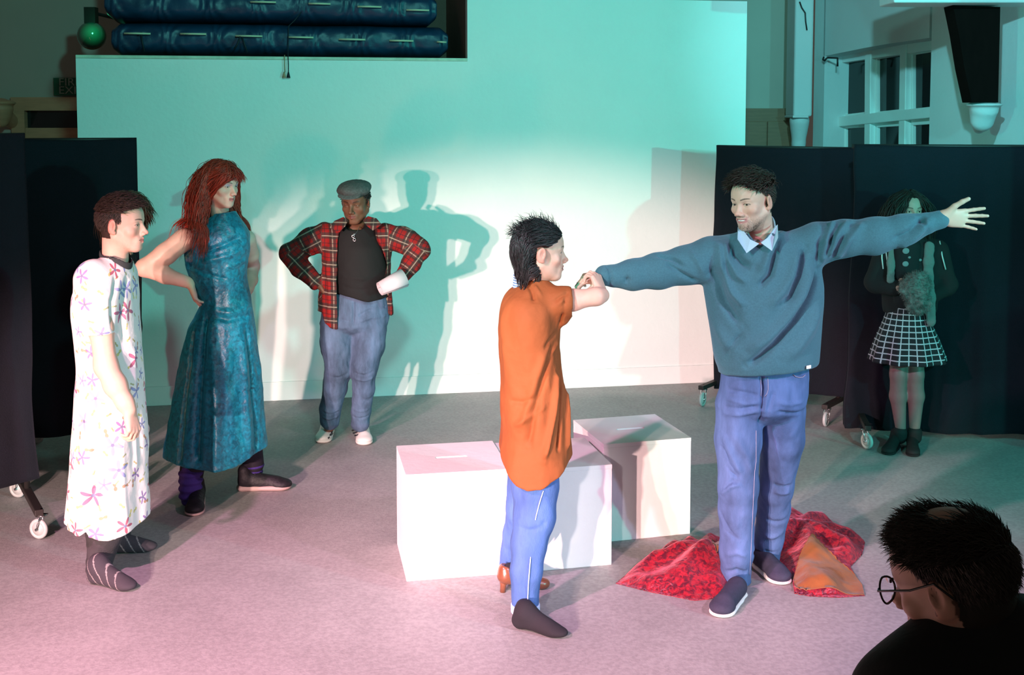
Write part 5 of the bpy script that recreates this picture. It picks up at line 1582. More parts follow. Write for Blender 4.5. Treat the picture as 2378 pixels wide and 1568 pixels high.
# ------------------------------------------------------------------ red-haired performer in the teal dress
def redhead():
    d = 6.05
    t = thing('person', 'performer in a long auburn wig and teal velvet dress, hands on hips', 'person', G(520, 1175))
    H = Head(P(515, 427, 6.02), 238, -9, 0, 0.97, True, jaw=0.95, nose=0.95, gaze=(-4, -16), lid=0.55)
    S = Sdf(0.0025)
    H.add(S, P(512, 505, 6.08), 0.048)
    head = S.mesh(1)
    S = Sdf(0.0035)
    wr = P(440, 657, 5.98)
    S.chain([P(428, 556, 6.0), P(385, 590, 5.96), P(336, 622, 5.93), P(385, 640, 5.95), wr], [0.058, 0.054, 0.045, 0.041, 0.030], 0.02)
    hand(S, wr, (0.30, 0.05, -0.95), (0.9, 0.35, 0.15), (0, 1, -0.2), 0.185, (18, 22, 26, 30), (20, 22, 24, 26), 0.12, thumb=(0.5, 0.8, 0.2), tcurl=10)
    arm = S.mesh(1)
    S = Sdf(0.0035)
    w2 = P(577, 672, 6.18)
    S.chain([P(572, 556, 6.14), P(580, 590, 6.25), P(584, 618, 6.36), P(582, 650, 6.26), w2], [0.050, 0.045, 0.042, 0.036, 0.028], 0.02)
    hand(S, w2, (-0.2, -0.1, -0.95), (-0.9, 0.1, 0), (0, 1, 0), 0.18, (18, 22, 26, 30), None, 0.08)
    arm2 = S.mesh(1)
    S = Sdf(0.014)
    S.loft(rows_px([(525, 475, 550, .06), (560, 450, 570, .09), (650, 460, 560, .08), (740, 480, 570, .07), (780, 480, 570, .07)], d))
    S.chain([P(500, 780, 6.05), P(470, 950, 6.0), P(443, 1140, 5.93)], [0.05, 0.05, 0.04])
    S.chain([P(545, 780, 6.1), P(575, 950, 6.16), P(588, 1090, 6.2)], [0.08, 0.055, 0.04])
    core = S.mesh(0)
    VQ, C = body_mesh([head, arm, arm2, core], H, (0.68, 0.44, 0.35), lip=(0.45, 0.14, 0.13), brow=(0.08, 0.05, 0.04), shadow=(0.22, 0.26, 0.42), blush=0.5)
    obj('body', VQ, M_skin, t, col=C)
    H.eyes(t, (0.06, 0.04, 0.03))
    # long wavy wig
    def bare(q):
        x, y, z = np.abs(q[:, 0]), q[:, 1], q[:, 2]
        return ((y > 0.03) & (z < 0.070)) | ((y > 0.0) & (z < 0.03)) | (z < -0.02)
    pts, u = scalp_points(2600, bare, 9)
    mt = hair_mat('auburn_wig', (0.30, 0.025, 0.012), 0.48, 0.35)
    sh = [(V3(0.15, -0.05, -0.275), V3(0.09, 0.09, 0.070)), (V3(-0.15, -0.05, -0.275), V3(0.09, 0.09, 0.070)), (V3(0, -0.045, -0.12), V3(0.056, 0.056, 0.12)),
          (V3(0, -0.04, -0.33), V3(0.15, 0.110, 0.15)), (V3(0.0, 0.060, -0.045), V3(0.056, 0.13, 0.085))]
    def comb(p):
        s_ = np.where(p[:, 0] > -0.01, 1.0, -1.0)
        spread = 0.16 * s_ * (p[:, 2] < -0.06)
        fz = (p[:, 1] > -0.005) & (p[:, 2] < 0.10) & (p[:, 2] > -0.13)
        return np.stack([spread, np.where(fz, -0.55, -0.02 * np.sign(p[:, 1])), -0.30 + 0 * s_], 1)
    s0 = np.where(pts[:, 0] > -0.01, 1.0, -1.0)
    d0 = unit_rows(u * 0.15 + np.stack([0.9 * s0 * np.clip(pts[:, 2] / 0.1, 0, 1), -0.15 * np.ones(len(pts)), -0.45 * np.ones(len(pts))], 1))
    a = locks(H, pts, d0, 31, 0.0128, comb, 0.7, 0.17, 22, 0.015, 0.0056, 21, spheres=sh, lenvar=0.20, taper=1.4, sides=4)
    fr = (pts[:, 1] > 0.02) & (pts[:, 2] > 0.06)
    b = locks(H, pts[fr], unit_rows(u[fr] * 0.3 + V3(-0.8, 0.25, -0.1)), 7, 0.0105, lambda p: np.stack([-0.12 * np.ones(len(p)), 0.0 * np.ones(len(p)), -0.22 * np.ones(len(p))], 1), 0.6, 0.12, 40, 0.012, 0.0030, 22,
              spheres=[(V3(0.0, 0.060, -0.050), V3(0.066, 0.060, 0.088))], sides=4)
    c = locks(H, pts[::9], d0[::9], 26, 0.0130, comb, 0.6, 0.26, 30, 0.022, 0.0022, 23, spheres=sh, sides=4)
    make_hair(t, H, [a, b, c], shell(H, 0.008, (0, 0.094, -0.030), (0.095, 0.090, 0.112), low=-0.06, vox=0.005), (0.30, 0.026, 0.013), mt, label='long wavy auburn wig')
    # velvet dress
    M_v = mat('teal_velvet', (0.0, 0.13, 0.22), 0.42, sheen=0.35, sheencol=(0.15, 0.75, 1.0), spec=0.5, bump=0.010, bscale=22)
    N, L, B = nodes(M_v)
    tcn = N.new('ShaderNodeTexCoord')
    n1 = N.new('ShaderNodeTexNoise'); n1.inputs['Scale'].default_value = 45; n1.inputs['Detail'].default_value = 5; n1.inputs['Distortion'].default_value = 0.8
    L.new(tcn.outputs['Object'], n1.inputs['Vector'])
    cr = N.new('ShaderNodeValToRGB')
    cr.color_ramp.elements[0].position = 0.30; cr.color_ramp.elements[0].color = (0.0, 0.05, 0.085, 1)
    cr.color_ramp.elements[1].position = 0.66; cr.color_ramp.elements[1].color = (0.0, 0.17, 0.25, 1)
    L.new(n1.outputs['Fac'], cr.inputs[0]); L.new(cr.outputs[0], B.inputs['Base Color'])
    rows = [(492, 500, 545, .062), (502, 492, 550, .070), (516, 476, 566, .09), (530, 452, 578, .105), (550, 440, 582, .125), (580, 428, 583, .14), (605, 428, 574, .14), (640, 440, 571, .125), (680, 456, 578, .12), (705, 466, 584, .12), (730, 456, 588, .13),
            (760, 438, 592, .15), (800, 427, 596, .17), (860, 414, 602, .19), (950, 399, 608, .22), (1040, 385, 614, .24), (1090, 379, 617, .25), (1110, 378, 618, .25)]
    def fd(a, Z):
        k = np.clip((0.95 - Z) / 0.8, 0, 1)
        return 1 + k * (0.05 * np.sin(a * 5 + 1.2) + 0.025 * np.sin(a * 9 + 0.5))
    S = Sdf(0.006)
    S.loft(rows_px(rows, d), k=0.02, fold=fd)
    S.cap(P(405, 520, 5.93), P(438, 600, 5.98), 0.055, 0.050, 0.012, op=-1)
    S.cap(P(620, 520, 6.15), P(600, 600, 6.2), 0.06, 0.05, 0.012, op=-1)
    S.cap(P(512, 470, 6.08), P(514, 498, 6.06), 0.052, 0.054, 0.006, op=-1)
    hem_cut(S, [(340, 1075), (380, 1082), (430, 1088), (480, 1097), (540, 1090), (600, 1068), (615, 1040), (650, 1030)], 5.82, 0.4)
    fo = [([(478, 720), (470, 820), (462, 950), (458, 1080)], 0.018, -0.035), ([(450, 760), (440, 850), (425, 960), (418, 1080)], 0.012, -0.018), ([(492, 740), (500, 900), (505, 1085)], 0.020, 0.015),
          ([(455, 590), (490, 580), (530, 565), (560, 548)], 0.012, -0.018), ([(440, 600), (480, 606), (520, 596), (560, 580)], 0.014, 0.014), ([(450, 625), (490, 640), (530, 650)], 0.010, -0.010),
          ([(490, 735), (530, 742), (580, 730)], 0.016, -0.014), ([(480, 715), (530, 728), (580, 712)], 0.020, 0.012), ([(520, 620), (560, 612), (575, 600)], 0.012, 0.010),
          ([(545, 905), (580, 908), (600, 902)], 0.006, -0.006), ([(575, 760), (588, 900), (600, 1050)], 0.014, -0.012), ([(560, 780), (572, 900), (580, 1060)], 0.02, 0.012)]
    obj('velvet_dress', S.mesh(2, lambda V: fold_px(V, fo) + fbm(V * V3(16, 16, 9), 44, 3) * 0.006), M_v, t)
    # leggings, socks, trainers
    M_l = mat('black_leggings', (0.014, 0.010, 0.02), 0.8)
    M_p = mat('purple_sock', (0.05, 0.025, 0.20), 0.85, bump=0.002, bscale=100)
    S = Sdf(0.006)
    S.chain([P(462, 980, 5.96), P(443, 1112, 5.94)], [0.075, 0.060], 0.02)
    S.chain([P(570, 980, 6.14), P(588, 1078, 6.19)], [0.075, 0.058], 0.02)
    obj('leggings', S.mesh(1), M_l, t)
    S = Sdf(0.005); S.chain([P(443, 1100, 5.93), P(442, 1150, 5.92)], [0.060, 0.056], 0.02)
    obj('sock', S.mesh(1, lambda V: 0.004 * np.sin(V[:, 2] * 160)), M_p, t, label='purple sock')
    S = Sdf(0.005); S.chain([P(588, 1078, 6.19), P(582, 1120, 6.20)], [0.056, 0.050], 0.02)
    obj('sock', S.mesh(1, lambda V: 0.004 * np.sin(V[:, 2] * 160)), M_p, t, label='purple sock')
    M_s = mat('black_mesh_trainer', (0.012, 0.010, 0.014), 0.6, var=0.4, vscale=40, bump=0.003, bscale=60)
    M_so = mat('pink_grey_sole', (0.45, 0.32, 0.30), 0.6)
    tp = G(452, 1198); hl = tp + V3(-0.05, 0.26, 0)
    shoe(t, hl, tp, 0.29, M_s, M_so, wd=1.05, sole_h=0.024, label='black trainer pointing towards the camera')
    tp = G(668, 1136); hl = tp - unit(tp - G(560, 1139)) * 0.275
    o_, w_ = shoe(t, hl, tp, 0.30, M_s, M_so, wd=1.0, sole_h=0.034, label='black trainer pointing right', solelabel='pale pinkish sole')
    for i in range(5):
        y = 0.10 + 0.022 * i; h = 0.098 - 0.010 * i
        obj('lace', tube([w_(-0.022, y, h - 0.012), w_(0, y + 0.004, h + 0.004), w_(0.022, y, h - 0.012)], 0.0028, 6), M_s, o_)
redhead()
# ------------------------------------------------------------------ performer in the flat cap and checked shirt
def plaid(name, dim=1.0):
    m = mat(name, (0.3, 0.03, 0.02), 0.85, bump=0.001, bscale=200, spec=0.2)
    N, L, B = nodes(m)
    uv = N.new('ShaderNodeUVMap'); sx = N.new('ShaderNodeSeparateXYZ'); L.new(uv.outputs[0], sx.inputs[0])
    def M(op, a, b=None):
        q = N.new('ShaderNodeMath'); q.operation = op
        for i, z in enumerate((a, b)):
            if z is None: continue
            if isinstance(z, (int, float)): q.inputs[i].default_value = z
            else: L.new(z, q.inputs[i])
        return q.outputs[0]
    def band(c, period, w0, w1):
        f = M('FRACT', M('DIVIDE', c, period))
        return M('MULTIPLY', M('GREATER_THAN', f, w0), M('LESS_THAN', f, w1))
    def mix(base, fac, col):
        x = N.new('ShaderNodeMix'); x.data_type = 'RGBA'
        L.new(fac, x.inputs[0])
        if isinstance(base, tuple): x.inputs[6].default_value = (*base, 1)
        else: L.new(base, x.inputs[6])
        x.inputs[7].default_value = (*col, 1)
        return x.outputs[2]
    col = (0.26, 0.014, 0.013)
    for c in (sx.outputs[0], sx.outputs[1]):
        col = mix(col, M('MULTIPLY', band(c, 0.085, 0.0, 0.44), 0.72), (0.020, 0.030, 0.028))
        col = mix(col, M('MULTIPLY', band(c, 0.085, 0.16, 0.24), 0.6), (0.40, 0.35, 0.26))
        col = mix(col, M('MULTIPLY', band(c, 0.085, 0.66, 0.71), 0.7), (0.015, 0.015, 0.02))
    L.new(col, B.inputs['Base Color'])
    return m

def cap_person():
    d = 7.10
    t = thing('person', 'performer in a grey flat cap, open red checked shirt and jeans, hands on hips', 'person', G(800, 1033))
    H = Head(P(825, 469, 7.06), 170, -12, 0, 1.04, False, jaw=1.12, nose=1.12, gaze=(0, -20), lid=0.25, fat=0.006)
    S = Sdf(0.0026)
    H.add(S, P(824, 532, 7.12), 0.056)
    head = S.mesh(1)
    S = Sdf(0.0038)
    S.chain([P(750, 550, 7.1), P(682, 592, 7.06), P(738, 660, 7.02)], [0.045, 0.036, 0.030], 0.02)
    hand(S, P(738, 660, 7.02), (0.55, 0.15, -0.8), (0.8, 0.3, 0.4), (0, 1, 0), 0.175, (25, 28, 30, 34), None, 0.05)
    h1 = S.mesh(1)
    S = Sdf(0.0038)
    wr = P(928, 648, 7.0)
    S.chain([P(903, 550, 7.1), P(970, 582, 7.06), wr], [0.045, 0.036, 0.030], 0.02)
    hand(S, wr, (-0.75, -0.15, -0.5), (-0.3, -0.5, 0.75), (0.2, -1, 0), 0.175, (35, 38, 42, 46), (45, 45, 45, 45), 0.05, thumb=(0.6, 0.6, 0.3))
    h2 = S.mesh(1)
    S = Sdf(0.014)
    S.loft(rows_px([(535, 790, 860, .06), (560, 780, 880, .09), (650, 785, 890, .11), (740, 775, 880, .09)], d))
    S.chain([P(785, 760, 7.1), P(785, 860, 7.08), P(765, 990, 7.1)], [0.07, 0.05, 0.038])
    S.chain([P(850, 760, 7.1), P(845, 860, 7.06), P(838, 990, 7.08)], [0.07, 0.05, 0.038])
    core = S.mesh(0)
    VQ, C = body_mesh([head, h1, h2, core], H, SK_DARK, lip=(0.18, 0.06, 0.05), brow=(0.012, 0.007, 0.005), blush=0.2,
                      scalp=(lambda q: bare_short(q, 0.070), (0.010, 0.008, 0.007), -0.05))
    obj('body', VQ, M_skin, t, col=C)
    H.eyes(t, (0.02, 0.012, 0.008))
    pts, u = scalp_points(1200, lambda q: bare_short(q, 0.068, 0.004) | (q[:, 2] > 0.085), 3)
    mt = hair_mat('black_curls', (0.012, 0.010, 0.009), 0.6)
    a = locks(H, pts, unit_rows(u + V3(0, 0, -0.5)), 5, 0.0040, V3(0, 0, -0.1), 0.2, 0.7, 300, 0.005, 0.0028, 4, sides=4)
    make_hair(t, H, [a], None, (0.012, 0.010, 0.009), mt)
    # flat cap
    M_cap = mat('grey_tweed', (0.085, 0.095, 0.092), 0.9, var=0.35, vscale=90, bump=0.002, bscale=300)
    S = Sdf(0.0035)
    E = lambda c, r, k=0.02, R=None: S.ell(H.w(c), np.array(r) * H.s, H.R if R is None else H.R @ R, k)
    E((0.0, 0.000, 0.083), (0.100, 0.112, 0.040), 0.02, rotx(-0.06))
    E((0, -0.018, 0.060), (0.082, 0.102, 0.030), 0.02)
    E((0, 0.050, 0.094), (0.074, 0.070, 0.026), 0.03)
    S.ell(H.w((0, -0.014, 0.015)), np.array([0.070, 0.092, 0.075]) * H.s, H.R, 0.006, -1)
    capo = obj('flat_cap', S.mesh(1, lambda V: fbm(V * 40, 6, 2) * 0.002), M_cap, t)
    S = Sdf(0.003)
    S.ell(H.w((0, 0.098, 0.070)), np.array([0.070, 0.046, 0.0065]) * H.s, H.R @ rotx(-0.38), 0.004)
    S.ell(H.w((0, 0.060, 0.055)), np.array([0.066, 0.040, 0.06]) * H.s, H.R, 0.004, -1)
    obj('peak', S.mesh(1), M_cap, capo)
    obj('button', sphere(H.w((0, 0.0, 0.124)), np.array([0.008, 0.008, 0.004]), 12, 8), M_cap, capo)
    # black t-shirt
    M_t = mat('black_cotton', (0.012, 0.012, 0.012), 0.8, bump=0.002, bscale=30, spec=0.25)
    S = Sdf(0.006)
    rows = [(515, 800, 852, .075), (524, 786, 868, .095), (540, 772, 880, .12), (570, 768, 893, .150), (600, 770, 898, .165), (635, 772, 904, .180), (670, 774, 906, .182), (700, 776, 904, .172), (712, 776, 902, .165)]
    S.loft(rows_px(rows, d), k=0.02)
    S.cap(P(824, 492, 7.06), P(824, 512, 7.05), 0.075, 0.075, 0.01, op=-1)
    hem_cut(S, [(740, 682), (778, 684), (820, 692), (855, 703), (885, 700), (905, 690), (940, 688)], 6.93, 0.3)
    fo = [([(790, 640), (840, 648), (895, 640)], 0.012, 0.006), ([(795, 665), (840, 674), (890, 664)], 0.012, -0.006)]
    VQ = S.mesh(1, lambda V: fold_px(V, fo) + fbm(V * V3(10, 10, 10), 3, 2) * 0.004)
    obj('t_shirt', VQ, M_t, t); sf = Surf(VQ[0])
    # necklace
    M_sv = mat('silver', (0.75, 0.75, 0.75), 0.25, metal=1.0)
    ch = [(806, 520), (810, 530), (815, 538), (820, 543), (823, 545), (827, 541), (832, 534), (837, 522)]
    nk = thing('necklace', 'silver chain necklace with two small pendants on the black t-shirt', 'necklace', sf(822, 556))
    obj('chain', tube([sf(u, v, 0.005, 5) for u, v in ch], 0.0016, 6), M_sv, nk)
    for (u_, v_, r_) in ((820, 549, 0.010), (823, 557, 0.011)):
        c_ = sf(u_, v_, 0.006, 5)
        obj('pendant', torus(c_, V3(0, 1, 0.1), r_ * 0.75, 0.0030, 18, 6), M_sv, nk)
    nk.parent = None
    # open checked shirt
    M_p = plaid('red_check_flannel')
    S = Sdf(0.006)
    rows2 = [(512, 794, 858, .095), (520, 772, 880, .115), (534, 750, 905, .135), (560, 748, 910, .165), (600, 748, 908, .180), (640, 745, 908, .195), (690, 740, 910, .195), (730, 738, 912, .185), (775, 742, 908, .180)]
    S.loft(rows_px(rows2, d + 0.01), k=0.02)
    S.loft(rows_px([(500, 806, 846, .08), (520, 786, 866, .10), (534, 768, 888, .120), (560, 764, 896, .150), (600, 762, 897, .168), (640, 759, 896, .182), (690, 754, 899, .182), (730, 752, 900, .172), (790, 756, 897, .167)], d + 0.01), k=0.004, op=-1)
    # front opening between the two edges
    zs = [P(820, v, 6.95)[2] for v in (480, 515, 545, 580, 620, 660, 700, 790)]
    xl = [P(u, v, 6.93)[0] for u, v in ((800, 480), (793, 515), (782, 545), (781, 580), (780, 620), (781, 660), (782, 700), (783, 790))]
    xr = [P(u, v, 6.93)[0] for u, v in ((852, 480), (862, 515), (872, 545), (884, 580), (894, 620), (886, 660), (900, 700), (903, 790))]
    o_ = np.argsort(zs); zs = np.array(zs)[o_]; xl = np.array(xl)[o_]; xr = np.array(xr)[o_]
    def cutf(X, Y, Z):
        a = np.interp(Z, zs, xl); b = np.interp(Z, zs, xr)
        return np.maximum(np.maximum(a - X, X - b), Y - 7.08)
    S.P.append((V3(xl.min(), 6.8, zs[0]), V3(xr.max(), 7.1, zs[-1]), cutf, 0.004, -1))
    S.chain([P(757, 548, 7.1), P(720, 562, 7.08), P(676, 590, 7.06)], [0.080, 0.078, 0.068], 0.03)
    S.chain([P(676, 590, 7.06), P(700, 622, 7.04), P(732, 655, 7.02)], [0.068, 0.060, 0.050], 0.02)
    S.chain([P(896, 548, 7.1), P(935, 556, 7.08), P(974, 580, 7.06)], [0.080, 0.076, 0.066], 0.03)
    S.chain([P(974, 580, 7.06), P(955, 612, 7.03), P(934, 642, 7.01)], [0.066, 0.058, 0.048], 0.02)
    S.ell(P(820, 620, 7.1), (0.15, 0.155, 0.30), None, 0.004, -1)
    hem_cut(S, [(700, 735), (742, 730), (752, 752), (768, 764), (783, 766), (860, 760), (900, 740), (912, 748), (930, 745)], 6.95, 0.2)
    fo = [([(700, 570), (725, 590), (748, 600)], 0.012, -0.010), ([(680, 600), (705, 600), (722, 590)], 0.010, -0.010), ([(690, 635), (712, 628), (728, 620)], 0.009, -0.010), ([(712, 655), (730, 645), (744, 640)], 0.008, 0.008),
          ([(940, 560), (925, 585), (912, 600)], 0.012, -0.010), ([(990, 600), (965, 600), (950, 590)], 0.010, -0.010), ([(975, 630), (955, 622), (942, 612)], 0.009, 0.008), ([(762, 600), (766, 680), (764, 750)], 0.012, 0.008)]
    V, Q = S.mesh(1, lambda V: fold_px(V, fo) + fbm(V * V3(12, 12, 12), 13, 3) * 0.006)
    # cloth coordinates: torso x / z, sleeves along and around the arm
    uv = np.stack([V[:, 0] + 0.25 * (V[:, 1] - 7), V[:, 2]], 1)
    for s_, A_, B_, C_ in ((-1, P(757, 548, 7.1), P(672, 592, 7.06), P(735, 658, 7.02)), (1, P(896, 548, 7.1), P(980, 582, 7.06), P(932, 645, 7.01))):
        for a_, b_ in ((A_, B_), (B_, C_)):
            dd, tt = seg_dist(V, a_, b_); ax_ = unit(b_ - a_); px_ = unit(np.cross(ax_, V3(0, 1, 0)))
            m = (dd < 0.10) & (((V[:, 0] < P(752, 560, 7.1)[0]) if s_ < 0 else (V[:, 0] > P(906, 560, 7.1)[0])))
            if a_ is B_: m &= (tt > 0.02)
            uv[m, 0] = (V[m] - a_) @ ax_ + 0.3 * s_; uv[m, 1] = (V[m] - a_) @ px_ + 0.6
    obj('checked_shirt', (V, Q), M_p, t, uv=uv)
    for q_ in ([(808, 512, 6.97), (803, 524, 6.945), (788, 540, 6.925), (764, 528, 6.955), (776, 514, 7.0), (797, 505, 7.01)],
               [(843, 512, 6.97), (850, 523, 6.945), (866, 536, 6.925), (886, 522, 6.955), (874, 508, 7.0), (854, 503, 7.01)]):
        V, F = prism([P(*w_) for w_ in q_], V3(0, 0.006, 0.002))
        obj('shirt_collar', (V, F), M_p, t, uv=np.stack([V[:, 0], V[:, 2]], 1), smooth=False)
    # jeans
    M_d = denim('light_blue_denim', (0.085, 0.135, 0.21), fade=0.4)
    S = Sdf(0.006)
    S.loft(rows_px([(678, 762, 898, .13), (700, 752, 902, .14), (730, 746, 904, .150), (752, 742, 900, .150), (764, 756, 886, .12), (776, 785, 860, .07), (784, 808, 836, .03)], d), k=0.03)
    S.chain([P(783, 765, 7.08), P(782, 800, 7.06), P(786, 860, 7.03), P(778, 900, 7.05), P(768, 950, 7.09), P(766, 975, 7.10)], [0.108, 0.100, 0.080, 0.072, 0.062, 0.060], 0.02)
    S.chain([P(858, 765, 7.08), P(856, 800, 7.06), P(846, 860, 7.02), P(844, 900, 7.03), P(838, 955, 7.07), P(836, 982, 7.08)], [0.106, 0.098, 0.078, 0.068, 0.060, 0.060], 0.02)
    jf = [([(830, 735), (855, 722), (900, 712)], 0.008, -0.008), ([(832, 748), (860, 738), (900, 732)], 0.010, 0.008), ([(745, 738), (780, 742), (815, 746)], 0.008, -0.007),
          ([(822, 700), (822, 730), (820, 752)], 0.006, -0.010), ([(822, 865), (845, 872), (868, 862)], 0.006, -0.009), ([(822, 878), (845, 884), (868, 876)], 0.007, 0.008), ([(757, 870), (785, 878), (810, 866)], 0.007, -0.007),
          ([(748, 955), (765, 963), (788, 955)], 0.006, -0.008), ([(748, 966), (765, 973), (786, 966)], 0.006, 0.008), ([(818, 966), (838, 972), (857, 964)], 0.006, -0.008), ([(820, 950), (838, 956), (857, 950)], 0.006, 0.006)]
    VQ = S.mesh(1, lambda V: fold_px(V, jf) + fbm(V * V3(14, 14, 12), 52, 3) * 0.006)
    obj('jeans', VQ, M_d, t); sf2 = Surf(VQ[0])
    obj('fly_seam', tube([sf2(824, v, 0.001, 4) for v in (702, 712, 722, 732, 742)], 0.0016, 6), M_d, t)
    # white trainers with three dark stripes
    M_w = mat('white_leather', (0.72, 0.70, 0.64), 0.45, var=0.06)
    M_bk = mat('black_stripe', (0.02, 0.02, 0.025), 0.5)
    for tp, hl, lab in ((G(750, 1030), G(772, 985), 'white trainer on the left, toe towards the camera'), (G(848, 1035), G(834, 990), 'white trainer on the right, toe towards the camera')):
        hl = tp - unit(tp - hl) * 0.27
        o_, w_ = shoe(t, hl, tp, 0.285, M_w, M_w, wd=1.12, sole_h=0.030, label=lab)
        sgn = 1 if tp[0] < P(800, 1030, 7)[0] else -1
        ss = Surf(np.array([np.array(v.co[:]) for v in o_.data.vertices]) + np.array(t['base_']))
        for i in range(5):
            y = 0.10 + 0.022 * i; h = 0.092 - 0.011 * i
            obj('lace', tube([w_(-0.020, y, h - 0.006), w_(0, y + 0.004, h + 0.004), w_(0.020, y, h - 0.006)], 0.0032, 6), M_w, o_)
        S = Sdf(0.004); S.cap(w_(0, 0.095, 0.100), w_(0, 0.075, 0.140), 0.024, 0.022, 0.01, (unit(tp - hl), 0.4))
        obj('tongue', S.mesh(1), M_w, o_)
        px0 = (754, 1012) if sgn > 0 else (826, 1012)
        for i in range(3):
            if sgn > 0: a_, b_ = (772 - 0, 1003 + 6 * i - 8), (766 - 4 * i + 4, 1010 + 6 * i - 4)
            else: a_, b_ = (818 + 3 * i, 1003 + 6 * i - 3), (826 + 3 * i, 998 + 6 * i)
            obj('stripe', tube([ss(a_[0], a_[1], 0.002, 4), ss(b_[0], b_[1], 0.002, 4)], 0.0055, 6), M_bk, o_)
    # paper roll in the hand
    M_pp = mat('white_paper', (0.6, 0.57, 0.58), 0.7)
    a_, b_ = P(882, 672, 6.86), P(938, 646, 6.93)
    ax_ = unit(b_ - a_); x_, y_ = frame_at(ax_)
    Ln = np.linalg.norm(b_ - a_)
    V = []; F = []
    n_ = 60; turns = 1.6
    for k in range(n_):
        an = 2 * math.pi * turns * k / (n_ - 1); r0 = 0.028 + 0.010 * k / n_; r1 = 0.050 + 0.012 * k / n_
        for (q_, rr) in ((a_, r0 + 0.006), (b_, r1)):
            V.append(q_ + rr * (math.cos(an) * x_ + math.sin(an) * y_))
    for k in range(n_ - 1): F.append((2 * k, 2 * k + 1, 2 * k + 3, 2 * k + 2))
    o_ = obj('paper_roll', (np.array(V), F), M_pp)
    sol = o_.modifiers.new('thickness', 'SOLIDIFY'); sol.thickness = 0.0012
    tag(o_, 'rolled sheet of white paper held at the hip of the flat-capped performer', 'paper')
cap_person()

